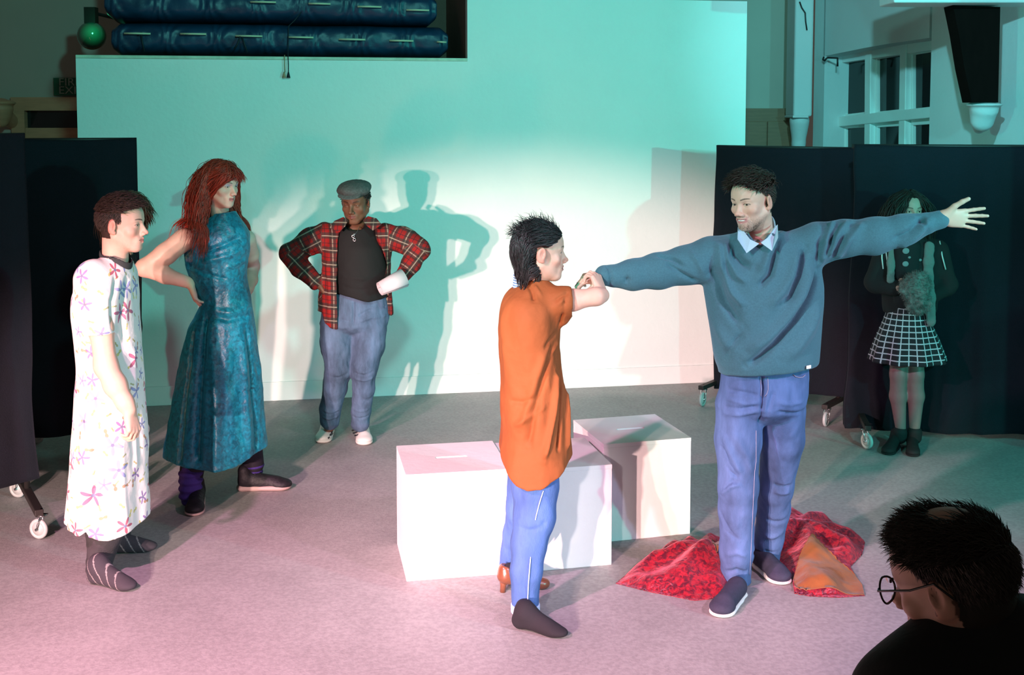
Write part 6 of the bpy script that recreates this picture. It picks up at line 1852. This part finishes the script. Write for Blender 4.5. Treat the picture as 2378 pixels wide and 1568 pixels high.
# ------------------------------------------------------------------ girl in the dark behind the outstretched arm
def girl():
    d = 6.93
    t = thing('person', 'long-haired girl in a dark coat and white-checked skirt standing in shadow at the right', 'person', G(2108, 1050))
    H = Head(P(2112, 488, 6.92), 183, -2, 0, 0.98, False, jaw=0.92, nose=0.92, gaze=(0, 0), lid=0.9)
    S = Sdf(0.003)
    H.add(S, P(2113, 555, 6.95), 0.045)
    head = S.mesh(1)
    S = Sdf(0.004)
    S.chain([P(2045, 600, 6.95), P(2032, 655, 6.92), P(2082, 668, 6.80)], [0.045, 0.040, 0.028], 0.02)
    hand(S, P(2080, 668, 6.80), (0.95, -0.2, 0.1), (0.1, 0.6, -0.2), (0, 0.1, 1), 0.165, (25, 30, 32, 36), (30, 35, 35, 35), 0.08)
    h1 = S.mesh(1)
    S = Sdf(0.004)
    S.chain([P(2185, 600, 6.95), P(2198, 665, 6.92), P(2150, 690, 6.82)], [0.045, 0.040, 0.028], 0.02)
    hand(S, P(2150, 690, 6.82), (-0.95, -0.2, 0.05), (0.1, 0.6, -0.2), (0, 0.1, 1), 0.165, (25, 30, 32, 36), None, 0.08)
    h2 = S.mesh(1)
    S = Sdf(0.006)
    S.chain([P(2088, 800, 6.95), P(2086, 870, 6.93), P(2085, 920, 6.95), P(2092, 1000, 6.95)], [0.060, 0.048, 0.048, 0.030], 0.02)
    S.chain([P(2124, 800, 6.95), P(2126, 870, 6.92), P(2127, 920, 6.94), P(2124, 1000, 6.94)], [0.060, 0.048, 0.048, 0.030], 0.02)
    legs = S.mesh(1)
    S = Sdf(0.014)
    S.loft(rows_px([(560, 2090, 2135, .06), (600, 2070, 2155, .08), (700, 2075, 2150, .08), (800, 2075, 2150, .08)], d))
    core = S.mesh(0)
    VQ, C = body_mesh([head, h1, h2, legs, core], H, (0.55, 0.33, 0.27), lip=(0.4, 0.15, 0.13), brow=(0.03, 0.02, 0.015), scalp=(lambda q: bare_short(q, 0.080), (0.012, 0.009, 0.007), -0.06))
    # sheer dark tights
    leg = (VQ[0][:, 2] < P(2100, 838, d)[2]); C[leg] = C[leg] * 0.42 + V3(0.02, 0.015, 0.03)
    obj('body', VQ, M_skin, t, col=C)
    H.eyes(t, (0.05, 0.03, 0.02))
    def bare(q):
        x, y, z = np.abs(q[:, 0]), q[:, 1], q[:, 2]
        return ((y > 0.012) & (z < 0.090 - x * 0.35)) | ((y > -0.01) & (z < 0.03))
    pts, u = scalp_points(2600, bare, 9)
    s0 = np.where(pts[:, 0] > 0, 1.0, -1.0)
    d0 = unit_rows(u * 0.3 + np.stack([0.9 * s0 * np.clip(pts[:, 2] / 0.1, 0, 1), -0.1 * np.ones(len(pts)), -0.5 * np.ones(len(pts))], 1))
    sh = [(V3(0, -0.03, -0.12), V3(0.058, 0.058, 0.12)), (V3(0, -0.03, -0.32), V3(0.17, 0.11, 0.13)), (V3(0.0, 0.055, -0.045), V3(0.068, 0.13, 0.090))]
    a = locks(H, pts, d0, 24, 0.0125, lambda p: np.stack([0.05 * np.sign(p[:, 0]), -0.03 * np.ones(len(p)), -0.25 * np.ones(len(p))], 1), 0.7, 0.16, 26, 0.012, 0.0034, 31, spheres=sh, taper=1.4, sides=4)
    make_hair(t, H, [a], None, (0.016, 0.011, 0.008), hair_mat('dark_brown_long_hair', (0.016, 0.011, 0.008), 0.5))
    # coat
    M_c = mat('black_wool_coat', (0.012, 0.011, 0.012), 0.9)
    S = Sdf(0.008)
    S.loft(rows_px([(540, 2088, 2138, .08), (555, 2060, 2166, .10), (575, 2042, 2186, .12), (620, 2042, 2188, .13), (680, 2050, 2180, .125), (725, 2052, 2172, .13)], d + 0.02), k=0.03)
    S.chain([P(2056, 582, 6.95), P(2034, 655, 6.92), P(2076, 668, 6.82)], [0.068, 0.058, 0.048], 0.03)
    S.chain([P(2176, 582, 6.95), P(2198, 662, 6.92), P(2156, 690, 6.84)], [0.068, 0.058, 0.048], 0.03)
    VQ = S.mesh(1, lambda V: fbm(V * 9, 3, 2) * 0.006); sf = Surf(VQ[0])
    obj('coat', VQ, M_c, t)
    M_cw = mat('white_cord', (0.62, 0.62, 0.60), 0.7)
    for c_ in ([(2048, 575), (2048, 600), (2051, 625)], [(2056, 572), (2061, 610), (2066, 642)], [(2182, 560), (2188, 595), (2196, 626)]):
        obj('drawstring', tube([sf(u, v, 0.008, 6) for u, v in c_], 0.0045, 6), M_cw, t)
    M_sc = mat('grey_green_scarf', (0.16, 0.18, 0.17), 0.95, bump=0.003, bscale=80)
    for c_, wd in (([(2158, 572), (2156, 610), (2155, 642), (2160, 690), (2162, 748)], 0.030), ([(2072, 575), (2070, 610), (2068, 650)], 0.024)):
        S = Sdf(0.005); pp = [sf(u, min(v, 712), 0.012, 6) if v < 712 else P(u, v, 6.80) for u, v in c_]
        S.chain(pp, [wd] * len(pp), 0.02, (V3(0, 1, 0), 0.4))
        obj('scarf', S.mesh(1, lambda V: fbm(V * 40, 3, 2) * 0.003), M_sc, t)
    # black top with pale motifs
    M_bt = mat('black_top', (0.008, 0.008, 0.010), 0.8)
    S = Sdf(0.006)
    S.cap(P(2107, 580, 6.86), P(2107, 690, 6.86), 0.085, 0.085, 0.02, (V3(0, 1, 0), 0.6))
    VQ = S.mesh(1); obj('black_top', VQ, M_bt, t); s3 = Surf(VQ[0])
    M_m = mat('pale_motif', (0.22, 0.24, 0.25), 0.7)
    for (u_, v_, r_) in ((2104, 583, 0.022), (2103, 613, 0.020), (2137, 604, 0.010), (2112, 598, 0.009)):
        obj('motif', sphere(s3(u_, v_, 0.0, 5), (r_, 0.003, r_ * 0.8), 14, 8), M_m, t)
    # skirt
    M_sk = mat('checked_skirt', (0.01, 0.01, 0.012), 0.8)
    N, L, B = nodes(M_sk)
    uvn = N.new('ShaderNodeUVMap'); sx = N.new('ShaderNodeSeparateXYZ'); L.new(uvn.outputs[0], sx.inputs[0])
    out = None
    for i, per in ((0, 0.048), (1, 0.0335)):
        a_ = N.new('ShaderNodeMath'); a_.operation = 'DIVIDE'; a_.inputs[1].default_value = per; L.new(sx.outputs[i], a_.inputs[0])
        b_ = N.new('ShaderNodeMath'); b_.operation = 'FRACT'; L.new(a_.outputs[0], b_.inputs[0])
        c_ = N.new('ShaderNodeMath'); c_.operation = 'LESS_THAN'; c_.inputs[1].default_value = 0.14 if i == 0 else 0.20; L.new(b_.outputs[0], c_.inputs[0])
        if out is None: out = c_.outputs[0]
        else:
            m_ = N.new('ShaderNodeMath'); m_.operation = 'MAXIMUM'; L.new(out, m_.inputs[0]); L.new(c_.outputs[0], m_.inputs[1]); out = m_.outputs[0]
    mx = N.new('ShaderNodeMix'); mx.data_type = 'RGBA'; mx.inputs[6].default_value = (0.012, 0.012, 0.016, 1); mx.inputs[7].default_value = (0.52, 0.50, 0.55, 1)
    L.new(out, mx.inputs[0]); L.new(mx.outputs[2], B.inputs['Base Color'])
    S = Sdf(0.006)
    S.loft(rows_px([(700, 2066, 2145, .105), (716, 2062, 2150, .11), (745, 2052, 2160, .125), (790, 2034, 2180, .155), (838, 2019, 2197, .185)], d), k=0.01,
           fold=lambda a, Z: 1 + 0.06 * np.clip((P(0, 730, 6.93)[2] - Z) / 0.28, 0, 1) * (np.abs(((a * 9 / 6.2832) % 1) - 0.5) * 4 - 1))
    S.P.append((V3(-9, -9, -9) * 0 + P(2000, 860, 6.7), P(2210, 820, 7.2), lambda X, Y, Z: (np.abs(X) * 0 + 1.0), 0.002, 1)) if False else None
    V, Q = S.mesh(1)
    c_ = P(2107, 780, d)
    uv = uv_of(V, c_[0], c_[1], 0.17)
    obj('skirt', (V, Q), M_sk, t, uv=uv)
    # ankle boots
    M_b = mat('black_suede', (0.010, 0.009, 0.010), 0.8)
    for tp, an in ((G(2068, 1050), P(2090, 1005, 6.95)), (G(2120, 1055), P(2124, 1005, 6.94))):
        hl = V3(an[0], an[1] + 0.05, 0)
        o_, w_ = shoe(t, hl, tp, 0.25, M_b, M_b, wd=1.0, sole_h=0.02, name='boot')
        S = Sdf(0.005); S.cap(an, V3(an[0], an[1], 0.07), 0.044, 0.042, 0.01)
        obj('boot_shaft', S.mesh(1), M_b, o_)
    # fluffy grey bundle in her hands
    rg = np.random.default_rng(3)
    c_ = P(2125, 668, 6.72)
    S = Sdf(0.006); S.ell(c_, (0.085, 0.06, 0.095), roty(0.3), 0.02); S.ell(c_ + V3(0.02, 0, -0.09), (0.07, 0.05, 0.07), None, 0.03)
    base = S.mesh(1, lambda V: fbm(V * 30, 3, 3) * 0.012)
    HF = Head(c_, 180)
    V0 = base[0]; k_ = rg.choice(len(V0), 1600); nn = vnormals(*base)[k_]
    parts = [base]; Vt = []; Ft = []
    for i, (p_, n_) in enumerate(zip(V0[k_], nn)):
        n_ = unit(n_ + rg.normal(0, 0.5, 3)); x_, y_ = frame_at(n_)
        b_ = len(Vt) * 1
        Vt += [p_ + x_ * 0.002, p_ - x_ * 0.001 + y_ * 0.0017, p_ - x_ * 0.001 - y_ * 0.0017, p_ + n_ * 0.018]
        Ft += [(b_, b_ + 1, b_ + 3, b_ + 3), (b_ + 1, b_ + 2, b_ + 3, b_ + 3), (b_ + 2, b_, b_ + 3, b_ + 3)]
    F3 = [f[:3] for f in Ft]
    V_, F_ = join((base[0], [tuple(q) for q in base[1]]), (np.array(Vt), F3))
    M_fur = mat('grey_fur', (0.13, 0.14, 0.13), 0.95, var=0.4, vscale=20)
    tag(obj('fur_bundle', (V_, F_), M_fur), 'fluffy grey fur bundle held at the chest by the girl in shadow', 'fur')
girl()
# ------------------------------------------------------------------ brown-haired person almost hidden behind the man in the floral dress
def hidden():
    d = 6.05
    t = thing('person', 'brown wavy-haired person almost hidden behind the head of the floral-dress man', 'person', V3(P(285, 600, d)[0], d, 0))
    H = Head(P(297, 503, d), 205, -4, 0, 1.0, False)
    S = Sdf(0.0032); H.add(S, P(286, 590, d + 0.02), 0.046); head = S.mesh(1)
    S = Sdf(0.014)
    S.loft(rows_px([(600, 262, 312, .07), (640, 232, 314, .10), (760, 236, 312, .11), (840, 232, 312, .11)], d))
    S.chain([P(260, 840, d), P(258, 950, d), P(258, 1060, d)], [0.075, 0.05, 0.04])
    S.chain([P(292, 840, d), P(294, 950, d), P(296, 1060, d)], [0.075, 0.05, 0.04])
    S.chain([P(236, 650, d), P(228, 760, d), P(236, 850, d)], [0.045, 0.038, 0.03])
    S.chain([P(306, 650, d), P(308, 760, d), P(304, 850, d)], [0.04, 0.036, 0.03])
    core = S.mesh(1)
    S = Sdf(0.004); hand(S, P(236, 846, d), (0, 0, -1), (0.9, 0, 0), (0, -1, 0), 0.17, (20, 24, 28, 32), None, 0.05); hA = S.mesh(1)
    S = Sdf(0.004); hand(S, P(304, 846, d), (0, 0, -1), (-0.9, 0, 0), (0, -1, 0), 0.17, (20, 24, 28, 32), None, 0.05); hB = S.mesh(1)
    bare = lambda q: bare_short(q, 0.08)
    VQ, C = body_mesh([head, core, hA, hB], H, (0.60, 0.38, 0.29), scalp=(bare, (0.05, 0.025, 0.015), -0.06))
    obj('body', VQ, M_skin, t, col=C)
    H.eyes(t)
    pts, u = scalp_points(1600, bare, 9)
    s0 = np.where(pts[:, 0] > 0, 1.0, -1.0)
    d0 = unit_rows(u * 0.6 + np.stack([0.9 * s0 * np.clip(pts[:, 2] / 0.1, 0, 1), -0.1 * np.ones(len(pts)), -0.3 * np.ones(len(pts))], 1))
    sh = [(V3(0, -0.03, -0.12), V3(0.058, 0.058, 0.12)), (V3(0.0, 0.055, -0.045), V3(0.062, 0.11, 0.085))]
    kk = pts[:, 0] > 0.035
    a2 = locks(H, pts[kk], d0[kk], 15, 0.0110, lambda p: np.stack([-0.03 + 0 * p[:, 0], -0.03 * np.ones(len(p)), -0.22 * np.ones(len(p))], 1), 0.7, 0.22, 32, 0.015, 0.0048, 42, spheres=sh, taper=1.4, sides=4)
    a = locks(H, pts[~kk], d0[~kk], 9, 0.0095, lambda p: np.stack([0.02 * np.sign(p[:, 0]), -0.03 * np.ones(len(p)), -0.22 * np.ones(len(p))], 1), 0.7, 0.22, 32, 0.017, 0.0050, 41, spheres=sh, taper=1.4, sides=4)
    make_hair(t, H, [a, a2], None, (0.085, 0.035, 0.018), hair_mat('brown_wavy_hair', (0.085, 0.035, 0.018), 0.45))
    S = Sdf(0.009)
    S.loft(rows_px([(592, 262, 312, .08), (615, 240, 316, .105), (680, 232, 318, .125), (800, 226, 318, .14), (950, 215, 318, .16), (1060, 208, 318, .18)], d), k=0.02, fold=lambda a, Z: 1 + 0.03 * np.sin(a * 8))
    S.chain([P(240, 640, d), P(230, 760, d), P(236, 845, d)], [0.06, 0.052, 0.045], 0.02)
    S.chain([P(304, 640, d), P(306, 760, d), P(304, 845, d)], [0.055, 0.05, 0.045], 0.02)
    obj('black_dress', S.mesh(1), mat('black_dress_cloth', (0.01, 0.01, 0.012), 0.8), t)
    for x_ in (258, 296):
        hl = V3(P(x_, 1060, d)[0], d + 0.05, 0)
        shoe(t, hl, hl + V3(0, -0.26, 0), 0.26, M_black, M_black)
hidden()

# ------------------------------------------------------------------ seated man in the front row, seen from behind
def front_row():
    d = 1.86
    t = thing('person', 'seated man with glasses in the dark foreground, seen from behind at bottom right', 'person', V3(P(2300, 1500, 1.9)[0], 1.85, 0))
    H = Head(P(2206, 1342, d), 46, -17, -3, 1.0, True, nose=1.0)
    S = Sdf(0.0026)
    H.add(S, P(2262, 1500, d - 0.02), 0.062)
    head = S.mesh(1)
    S = Sdf(0.014)
    c = P(2330, 1560, 1.84); c = V3(c[0], 1.83, 0)
    S.loft([(0.45, c[0], c[1], .15, .11), (0.75, c[0], c[1], .15, .11), (1.02, c[0], c[1], .16, .10), (1.10, c[0], c[1], .08, .08)])
    S.chain([V3(c[0] - 0.08, c[1], 0.5), V3(c[0] - 0.18, c[1] + 0.42, 0.52), V3(c[0] - 0.2, c[1] + 0.42, 0.1)], [0.075, 0.055, 0.04])
    S.chain([V3(c[0] + 0.08, c[1], 0.5), V3(c[0] + 0.12, c[1] + 0.42, 0.52), V3(c[0] + 0.12, c[1] + 0.42, 0.1)], [0.075, 0.055, 0.04])
    core = S.mesh(0)
    hs_ = []
    for q in (-1, 1):
        S = Sdf(0.004); hand(S, V3(c[0] + q * 0.17, c[1] + 0.23, 0.645), (-q * 0.25, 0.95, -0.1), (0, 0, -1), (-q, 0, 0), 0.19, (18, 22, 24, 26), None, 0.12); hs_.append(S.mesh(1))
    bare = lambda q: bare_short(q, 0.075, 0.0) | (((q[:, 0] ** 2 + (q[:, 1] + 0.035) ** 2) < 0.034 ** 2) & (q[:, 2] > 0.08))
    VQ, C = body_mesh([head, core] + hs_, H, (0.50, 0.29, 0.22), blush=0.3, scalp=(lambda q: bare_short(q, 0.075, 0.0) | (((q[:, 0] ** 2 + (q[:, 1] + 0.035) ** 2) < 0.040 ** 2) & (q[:, 2] > 0.08)), (0.02, 0.014, 0.011), -0.075))
    obj('body', VQ, M_skin, t, col=C)
    H.eyes(t)
    pts, u = scalp_points(5200, bare, 3, low=-0.075)
    cr_ = (np.hypot(pts[:, 0], pts[:, 1] + 0.035) < 0.05) & (pts[:, 2] > 0.07)
    keep = ~cr_ | (np.arange(len(pts)) % 3 == 0); pts = pts[keep]; u = u[keep]
    top = pts[:, 2] > 0.045
    mt = hair_mat('greying_brown_hair', (0.03, 0.022, 0.018), 0.5)
    a = locks(H, pts[top], unit_rows(u[top] * 0.5 + V3(0, 0.5, 0.0)), 6, 0.0050, V3(0, 0.1, 0), 0.2, 0.14, 90, 0.005, 0.0013, 4, sides=3)
    b = locks(H, pts[~top], unit_rows(u[~top] * 0.5 + V3(0, -0.3, -0.8)), 4, 0.0042, V3(0, -0.1, -0.3), 0.2, 0.14, 90, 0.004, 0.0012, 5, sides=3)
    tf = pts[(pts[:, 1] > 0.045)]
    c2 = locks(H, tf, unit_rows(V3(0, 0.6, 0.1) + 0 * tf), 5, 0.0045, V3(0, 0.1, -0.05), 0.2, 0.25, 90, 0.008, 0.0014, 6, sides=3)
    make_hair(t, H, [a, b, c2], None, (0.035, 0.024, 0.018), mt)
    # glasses
    M_g = mat('black_frame', (0.012, 0.010, 0.012), 0.25, spec=0.6)
    M_gl = mat('lens', (0.97, 0.97, 1.0), 0.02, trans=1.0)
    nodes(M_gl)[2].inputs['IOR'].default_value = 1.05
    g = thing('glasses', 'dark-framed round glasses on the face of the seated man', 'glasses', H.w((0, 0.098, -0.02)))
    for q in (1, -1):
        pts_ = []
        for k in range(25):
            a_ = 2 * math.pi * k / 24
            pts_.append(H.w((q * 0.034 + 0.0255 * math.cos(a_) * q, 0.1015 - 0.004 * abs(math.cos(a_)), -0.006 + 0.0225 * math.sin(a_) * (1.0 if math.sin(a_) < 0 else 0.9))))
        obj('rim', tube(pts_, 0.0018, 8, cap=False), M_g, g)
        P_ = np.array(pts_[:-1])
        ln = obj('lens', prism(P_, H.R @ V3(0, 0.0012, 0)), M_gl, g, smooth=False)
        obj('temple', tube([H.w((q * 0.060, 0.098, 0.004)), H.w((q * 0.074, 0.092, 0.005)), H.w((q * 0.083, 0.03, 0.008)), H.w((q * 0.083, -0.014, 0.018)), H.w((q * 0.080, -0.040, -0.008))], 0.0019, 8), M_g, g)
    obj('bridge', tube([H.w((0.009, 0.103, -0.002)), H.w((0, 0.107, 0.0)), H.w((-0.009, 0.103, -0.002))], 0.0022, 8), M_g, g)
    # dark jacket
    M_j = mat('black_jacket', (0.010, 0.011, 0.012), 0.85, bump=0.001, bscale=100)
    S = Sdf(0.007)
    nk = P(2286, 1470, 1.84)
    S.chain([nk, P(2200, 1560, 1.83), P(2120, 1640, 1.80), P(2060, 1760, 1.86)], [0.072, 0.085, 0.090, 0.075], 0.05)
    S.chain([nk, P(2400, 1530, 1.90), P(2520, 1610, 1.93)], [0.072, 0.095, 0.090], 0.05)
    for q in (-1, 1):
        S.chain([V3(c[0] + q * 0.22, c[1], nk[2] - 0.22), V3(c[0] + q * 0.27, c[1] + 0.02, 0.74), V3(c[0] + q * 0.18, c[1] + 0.22, 0.655)], [0.075, 0.058, 0.042], 0.04)
    nkz = nk[2]
    S.loft([(0.46, c[0], c[1], .20, .15), (0.70, c[0], c[1], .20, .145), (nkz - 0.20, c[0] - 0.01, c[1], .24, .15), (nkz - 0.10, c[0] - 0.01, c[1], .20, .13), (nkz - 0.02, nk[0] + 0.01, c[1], .085, .085)], k=0.05)
    S.cap(P(2250, 1380, 1.86), P(2272, 1462, 1.835), 0.05, 0.064, 0.006, op=-1)
    obj('jacket', S.mesh(1, lambda V: fbm(V * 8, 4, 2) * 0.006), M_j, t)
    S = Sdf(0.009)
    S.loft([(0.40, c[0], c[1], .20, .15), (0.60, c[0], c[1], .20, .15)], k=0.03)
    for q in (-1, 1):
        S.chain([V3(c[0] + q * 0.09, c[1], 0.50), V3(c[0] + q * 0.15, c[1] + 0.42, 0.52), V3(c[0] + q * 0.15, c[1] + 0.42, 0.08)], [0.10, 0.075, 0.06], 0.03)
    obj('trousers', S.mesh(1), M_black, t)
    for q in (-1, 1):
        hl = V3(c[0] + q * 0.15, c[1] + 0.36, 0)
        shoe(t, hl, hl + V3(0, 0.27, 0), 0.28, M_black, M_black)
    # the chair he sits on
    ch = thing('chair', 'plain black chair under the seated man in the front row', 'chair', V3(c[0], c[1], 0))
    obj('seat', box((c[0] - 0.22, c[1] - 0.20, 0.38), (c[0] + 0.22, c[1] + 0.22, 0.405)), M_black, ch, smooth=False)
    for sx_ in (-1, 1):
        for sy_ in (-1, 1):
            obj('leg', tube([V3(c[0] + sx_ * 0.20, c[1] + sy_ * 0.18, 0), V3(c[0] + sx_ * 0.19, c[1] + sy_ * 0.17, 0.385)], 0.012, 8), M_black, ch)
        obj('back_post', tube([V3(c[0] + sx_ * 0.20, c[1] - 0.20, 0.38), V3(c[0] + sx_ * 0.20, c[1] - 0.25, 0.80)], 0.012, 8), M_black, ch)
    obj('backrest', box((c[0] - 0.21, c[1] - 0.265, 0.60), (c[0] + 0.21, c[1] - 0.235, 0.84)), M_black, ch, smooth=False)
front_row()

# ------------------------------------------------------------------ red velvet cloth with gold lining on the floor
def inpoly(x, y, poly):
    ins = np.zeros(x.shape, bool); n = len(poly)
    for i in range(n):
        x0, y0 = poly[i]; x1, y1 = poly[(i + 1) % n]
        c_ = ((y0 > y) != (y1 > y)) & (x < (x1 - x0) * (y - y0) / (y1 - y0 + 1e-12) + x0)
        ins ^= c_
    return ins
def heap(px, step, hf, lift=0.004, seed=0, th=0.006):
    """cloth lump: outline on the floor in pixels, hf(u, v) = height of the cloth there"""
    poly = [(p[0], p[1]) for p in px]
    g = [G(*p) for p in poly]; gx = np.array([q[0] for q in g]); gy = np.array([q[1] for q in g])
    gp = list(zip(gx, gy))
    xs = np.arange(gx.min() - step, gx.max() + step, step); ys = np.arange(gy.min() - step, gy.max() + step, step)
    X, Y = np.meshgrid(xs, ys, indexing='ij')
    # jitter-free lattice, points outside are pulled onto the outline
    seg = []
    best = np.full(X.shape, 9.0); bx = X.copy(); by = Y.copy()
    for i in range(len(gp)):
        a = np.array(gp[i]); b = np.array(gp[(i + 1) % len(gp)]); ba = b - a
        t_ = np.clip(((X - a[0]) * ba[0] + (Y - a[1]) * ba[1]) / (ba @ ba), 0, 1)
        qx = a[0] + t_ * ba[0]; qy = a[1] + t_ * ba[1]; dd = np.hypot(X - qx, Y - qy)
        m = dd < best; best[m] = dd[m]; bx[m] = qx[m]; by[m] = qy[m]
    ins = inpoly(X, Y, gp)
    near = (~ins) & (best < step * 1.05)
    use = ins | near
    X2 = np.where(near, bx, X); Y2 = np.where(near, by, Y)
    dist = np.where(ins, best, 0)
    idx = np.full(X.shape, -1); idx[use] = np.arange(use.sum())
    V = np.stack([X2[use], Y2[use], np.zeros(use.sum())], 1)
    dE = dist[use]
    V[:, 2] = lift + hf(V, dE)
    Q = []
    a = idx[:-1, :-1]; b = idx[1:, :-1]; c = idx[1:, 1:]; e = idx[:-1, 1:]
    ok = (a >= 0) & (b >= 0) & (c >= 0) & (e >= 0)
    Q = np.stack([a[ok], b[ok], c[ok], e[ok]], 1)
    used = np.zeros(len(V), bool); used[Q.ravel()] = True
    re = np.cumsum(used) - 1
    V = V[used]; Q = re[Q]
    B = V.copy(); B[:, 2] = np.maximum(B[:, 2] - th, 0.0008)
    n = len(V)
    ed = {}
    for q in Q:
        for k in range(4):
            p_ = (q[k], q[(k + 1) % 4]); ed[p_] = ed.get(p_, 0) + 1
    side = [(a_, a_ + n, b_ + n, b_)[::-1] for (a_, b_) in ed if (b_, a_) not in ed]
    return np.vstack([V, B]), np.vstack([Q, Q[:, ::-1] + n, np.array(side)])
M_rv = mat('red_velvet', (0.55, 0.01, 0.03), 0.40, sheen=0.6, sheencol=(1, 0.25, 0.35), spec=0.5, bump=0.012, bscale=26)
N, L, B = nodes(M_rv)
tcn = N.new('ShaderNodeTexCoord'); n1 = N.new('ShaderNodeTexNoise'); n1.inputs['Scale'].default_value = 48; n1.inputs['Detail'].default_value = 5; n1.inputs['Distortion'].default_value = 1.0
L.new(tcn.outputs['Object'], n1.inputs['Vector']); cr = N.new('ShaderNodeValToRGB')
cr.color_ramp.elements[0].position = 0.40; cr.color_ramp.elements[0].color = (0.07, 0.002, 0.012, 1)
cr.color_ramp.elements[1].position = 0.60; cr.color_ramp.elements[1].color = (0.33, 0.008, 0.02, 1)
L.new(n1.outputs['Fac'], cr.inputs[0]); L.new(cr.outputs[0], B.inputs['Base Color'])
M_gd = mat('gold_lining', (0.27, 0.085, 0.022), 0.45, var=0.25, vscale=8, bump=0.008, bscale=12, sheen=0.2)
t = thing('cloak', 'crumpled red velvet cloak with an orange lining lying on the floor', 'cloak', G(1720, 1320))
def hf1(V, dE):
    pk = np.exp(-(np.hypot(V[:, 0] - G(1650, 1330)[0], V[:, 1] - G(1650, 1330)[1]) / 0.20) ** 2)
    r = np.hypot(V[:, 0] - G(1655, 1300)[0], V[:, 1] - G(1655, 1300)[1]); an = np.arctan2(V[:, 1] - G(1655, 1300)[1], V[:, 0] - G(1655, 1300)[0])
    return np.clip(dE / 0.06, 0, 1) ** 0.6 * (0.022 + 0.10 * pk + 0.020 * (np.sin(an * 9 + 6 * r) + 0.3) * np.clip(r / 0.2, 0, 1) + fbm(V * 9, 3, 3) * 0.014)
pl = [(1430, 1356), (1462, 1330), (1500, 1306), (1545, 1280), (1600, 1262), (1640, 1252), (1690, 1255), (1700, 1300), (1695, 1350), (1690, 1385), (1648, 1393), (1610, 1396), (1560, 1386), (1500, 1374)]
VQ1 = heap(pl, 0.012, hf1)
obj('velvet', VQ1, M_rv, t)
def hf2(V, dE):
    c_ = G(1850, 1260)
    pk = np.exp(-(np.hypot(V[:, 0] - c_[0], (V[:, 1] - c_[1]) * 0.8) / 0.22) ** 2)
    r = np.hypot(V[:, 0] - c_[0], V[:, 1] - c_[1]); an = np.arctan2(V[:, 1] - c_[1], V[:, 0] - c_[0])
    return np.clip(dE / 0.06, 0, 1) ** 0.6 * (0.022 + 0.085 * pk + 0.022 * (np.sin(an * 8 + 5 * r) + 0.3) * np.clip(r / 0.2, 0, 1) + fbm(V * 9, 13, 3) * 0.016)
pl = [(1748, 1310), (1760, 1250), (1800, 1205), (1830, 1190), (1870, 1200), (1930, 1222), (1985, 1246), (2009, 1262), (2002, 1290), (1975, 1318), (1990, 1345), (2008, 1385), (1950, 1389), (1880, 1386), (1845, 1380), (1838, 1340), (1800, 1300)]
VQ2 = heap(pl, 0.012, hf2)
obj('velvet', VQ2, M_rv, t)
# lining turned up at two places
def hgt(VQ):
    V = VQ[0][:len(VQ[0]) // 2]
    def f(W, dE):
        out = np.zeros(len(W))
        for i in range(0, len(W)):
            k = np.argmin((V[:, 0] - W[i, 0]) ** 2 + (V[:, 1] - W[i, 1]) ** 2); out[i] = V[k, 2]
        return out + 0.007 + fbm(W * 12, 31, 2) * 0.003
    return f
pl = [(1888, 1290), (1905, 1300), (1950, 1322), (1985, 1340), (2002, 1362), (2007, 1384), (1985, 1386), (1930, 1383), (1880, 1384), (1848, 1378), (1842, 1352), (1856, 1322), (1880, 1300)]
obj('lining', heap(pl, 0.012, hgt(VQ2), 0.0, th=0.004), M_gd, t)
pl = [(1652, 1278), (1668, 1290), (1676, 1318), (1664, 1345), (1656, 1330), (1652, 1300)]
obj('lining', heap(pl, 0.010, hgt(VQ1), 0.0, th=0.004), M_gd, t)
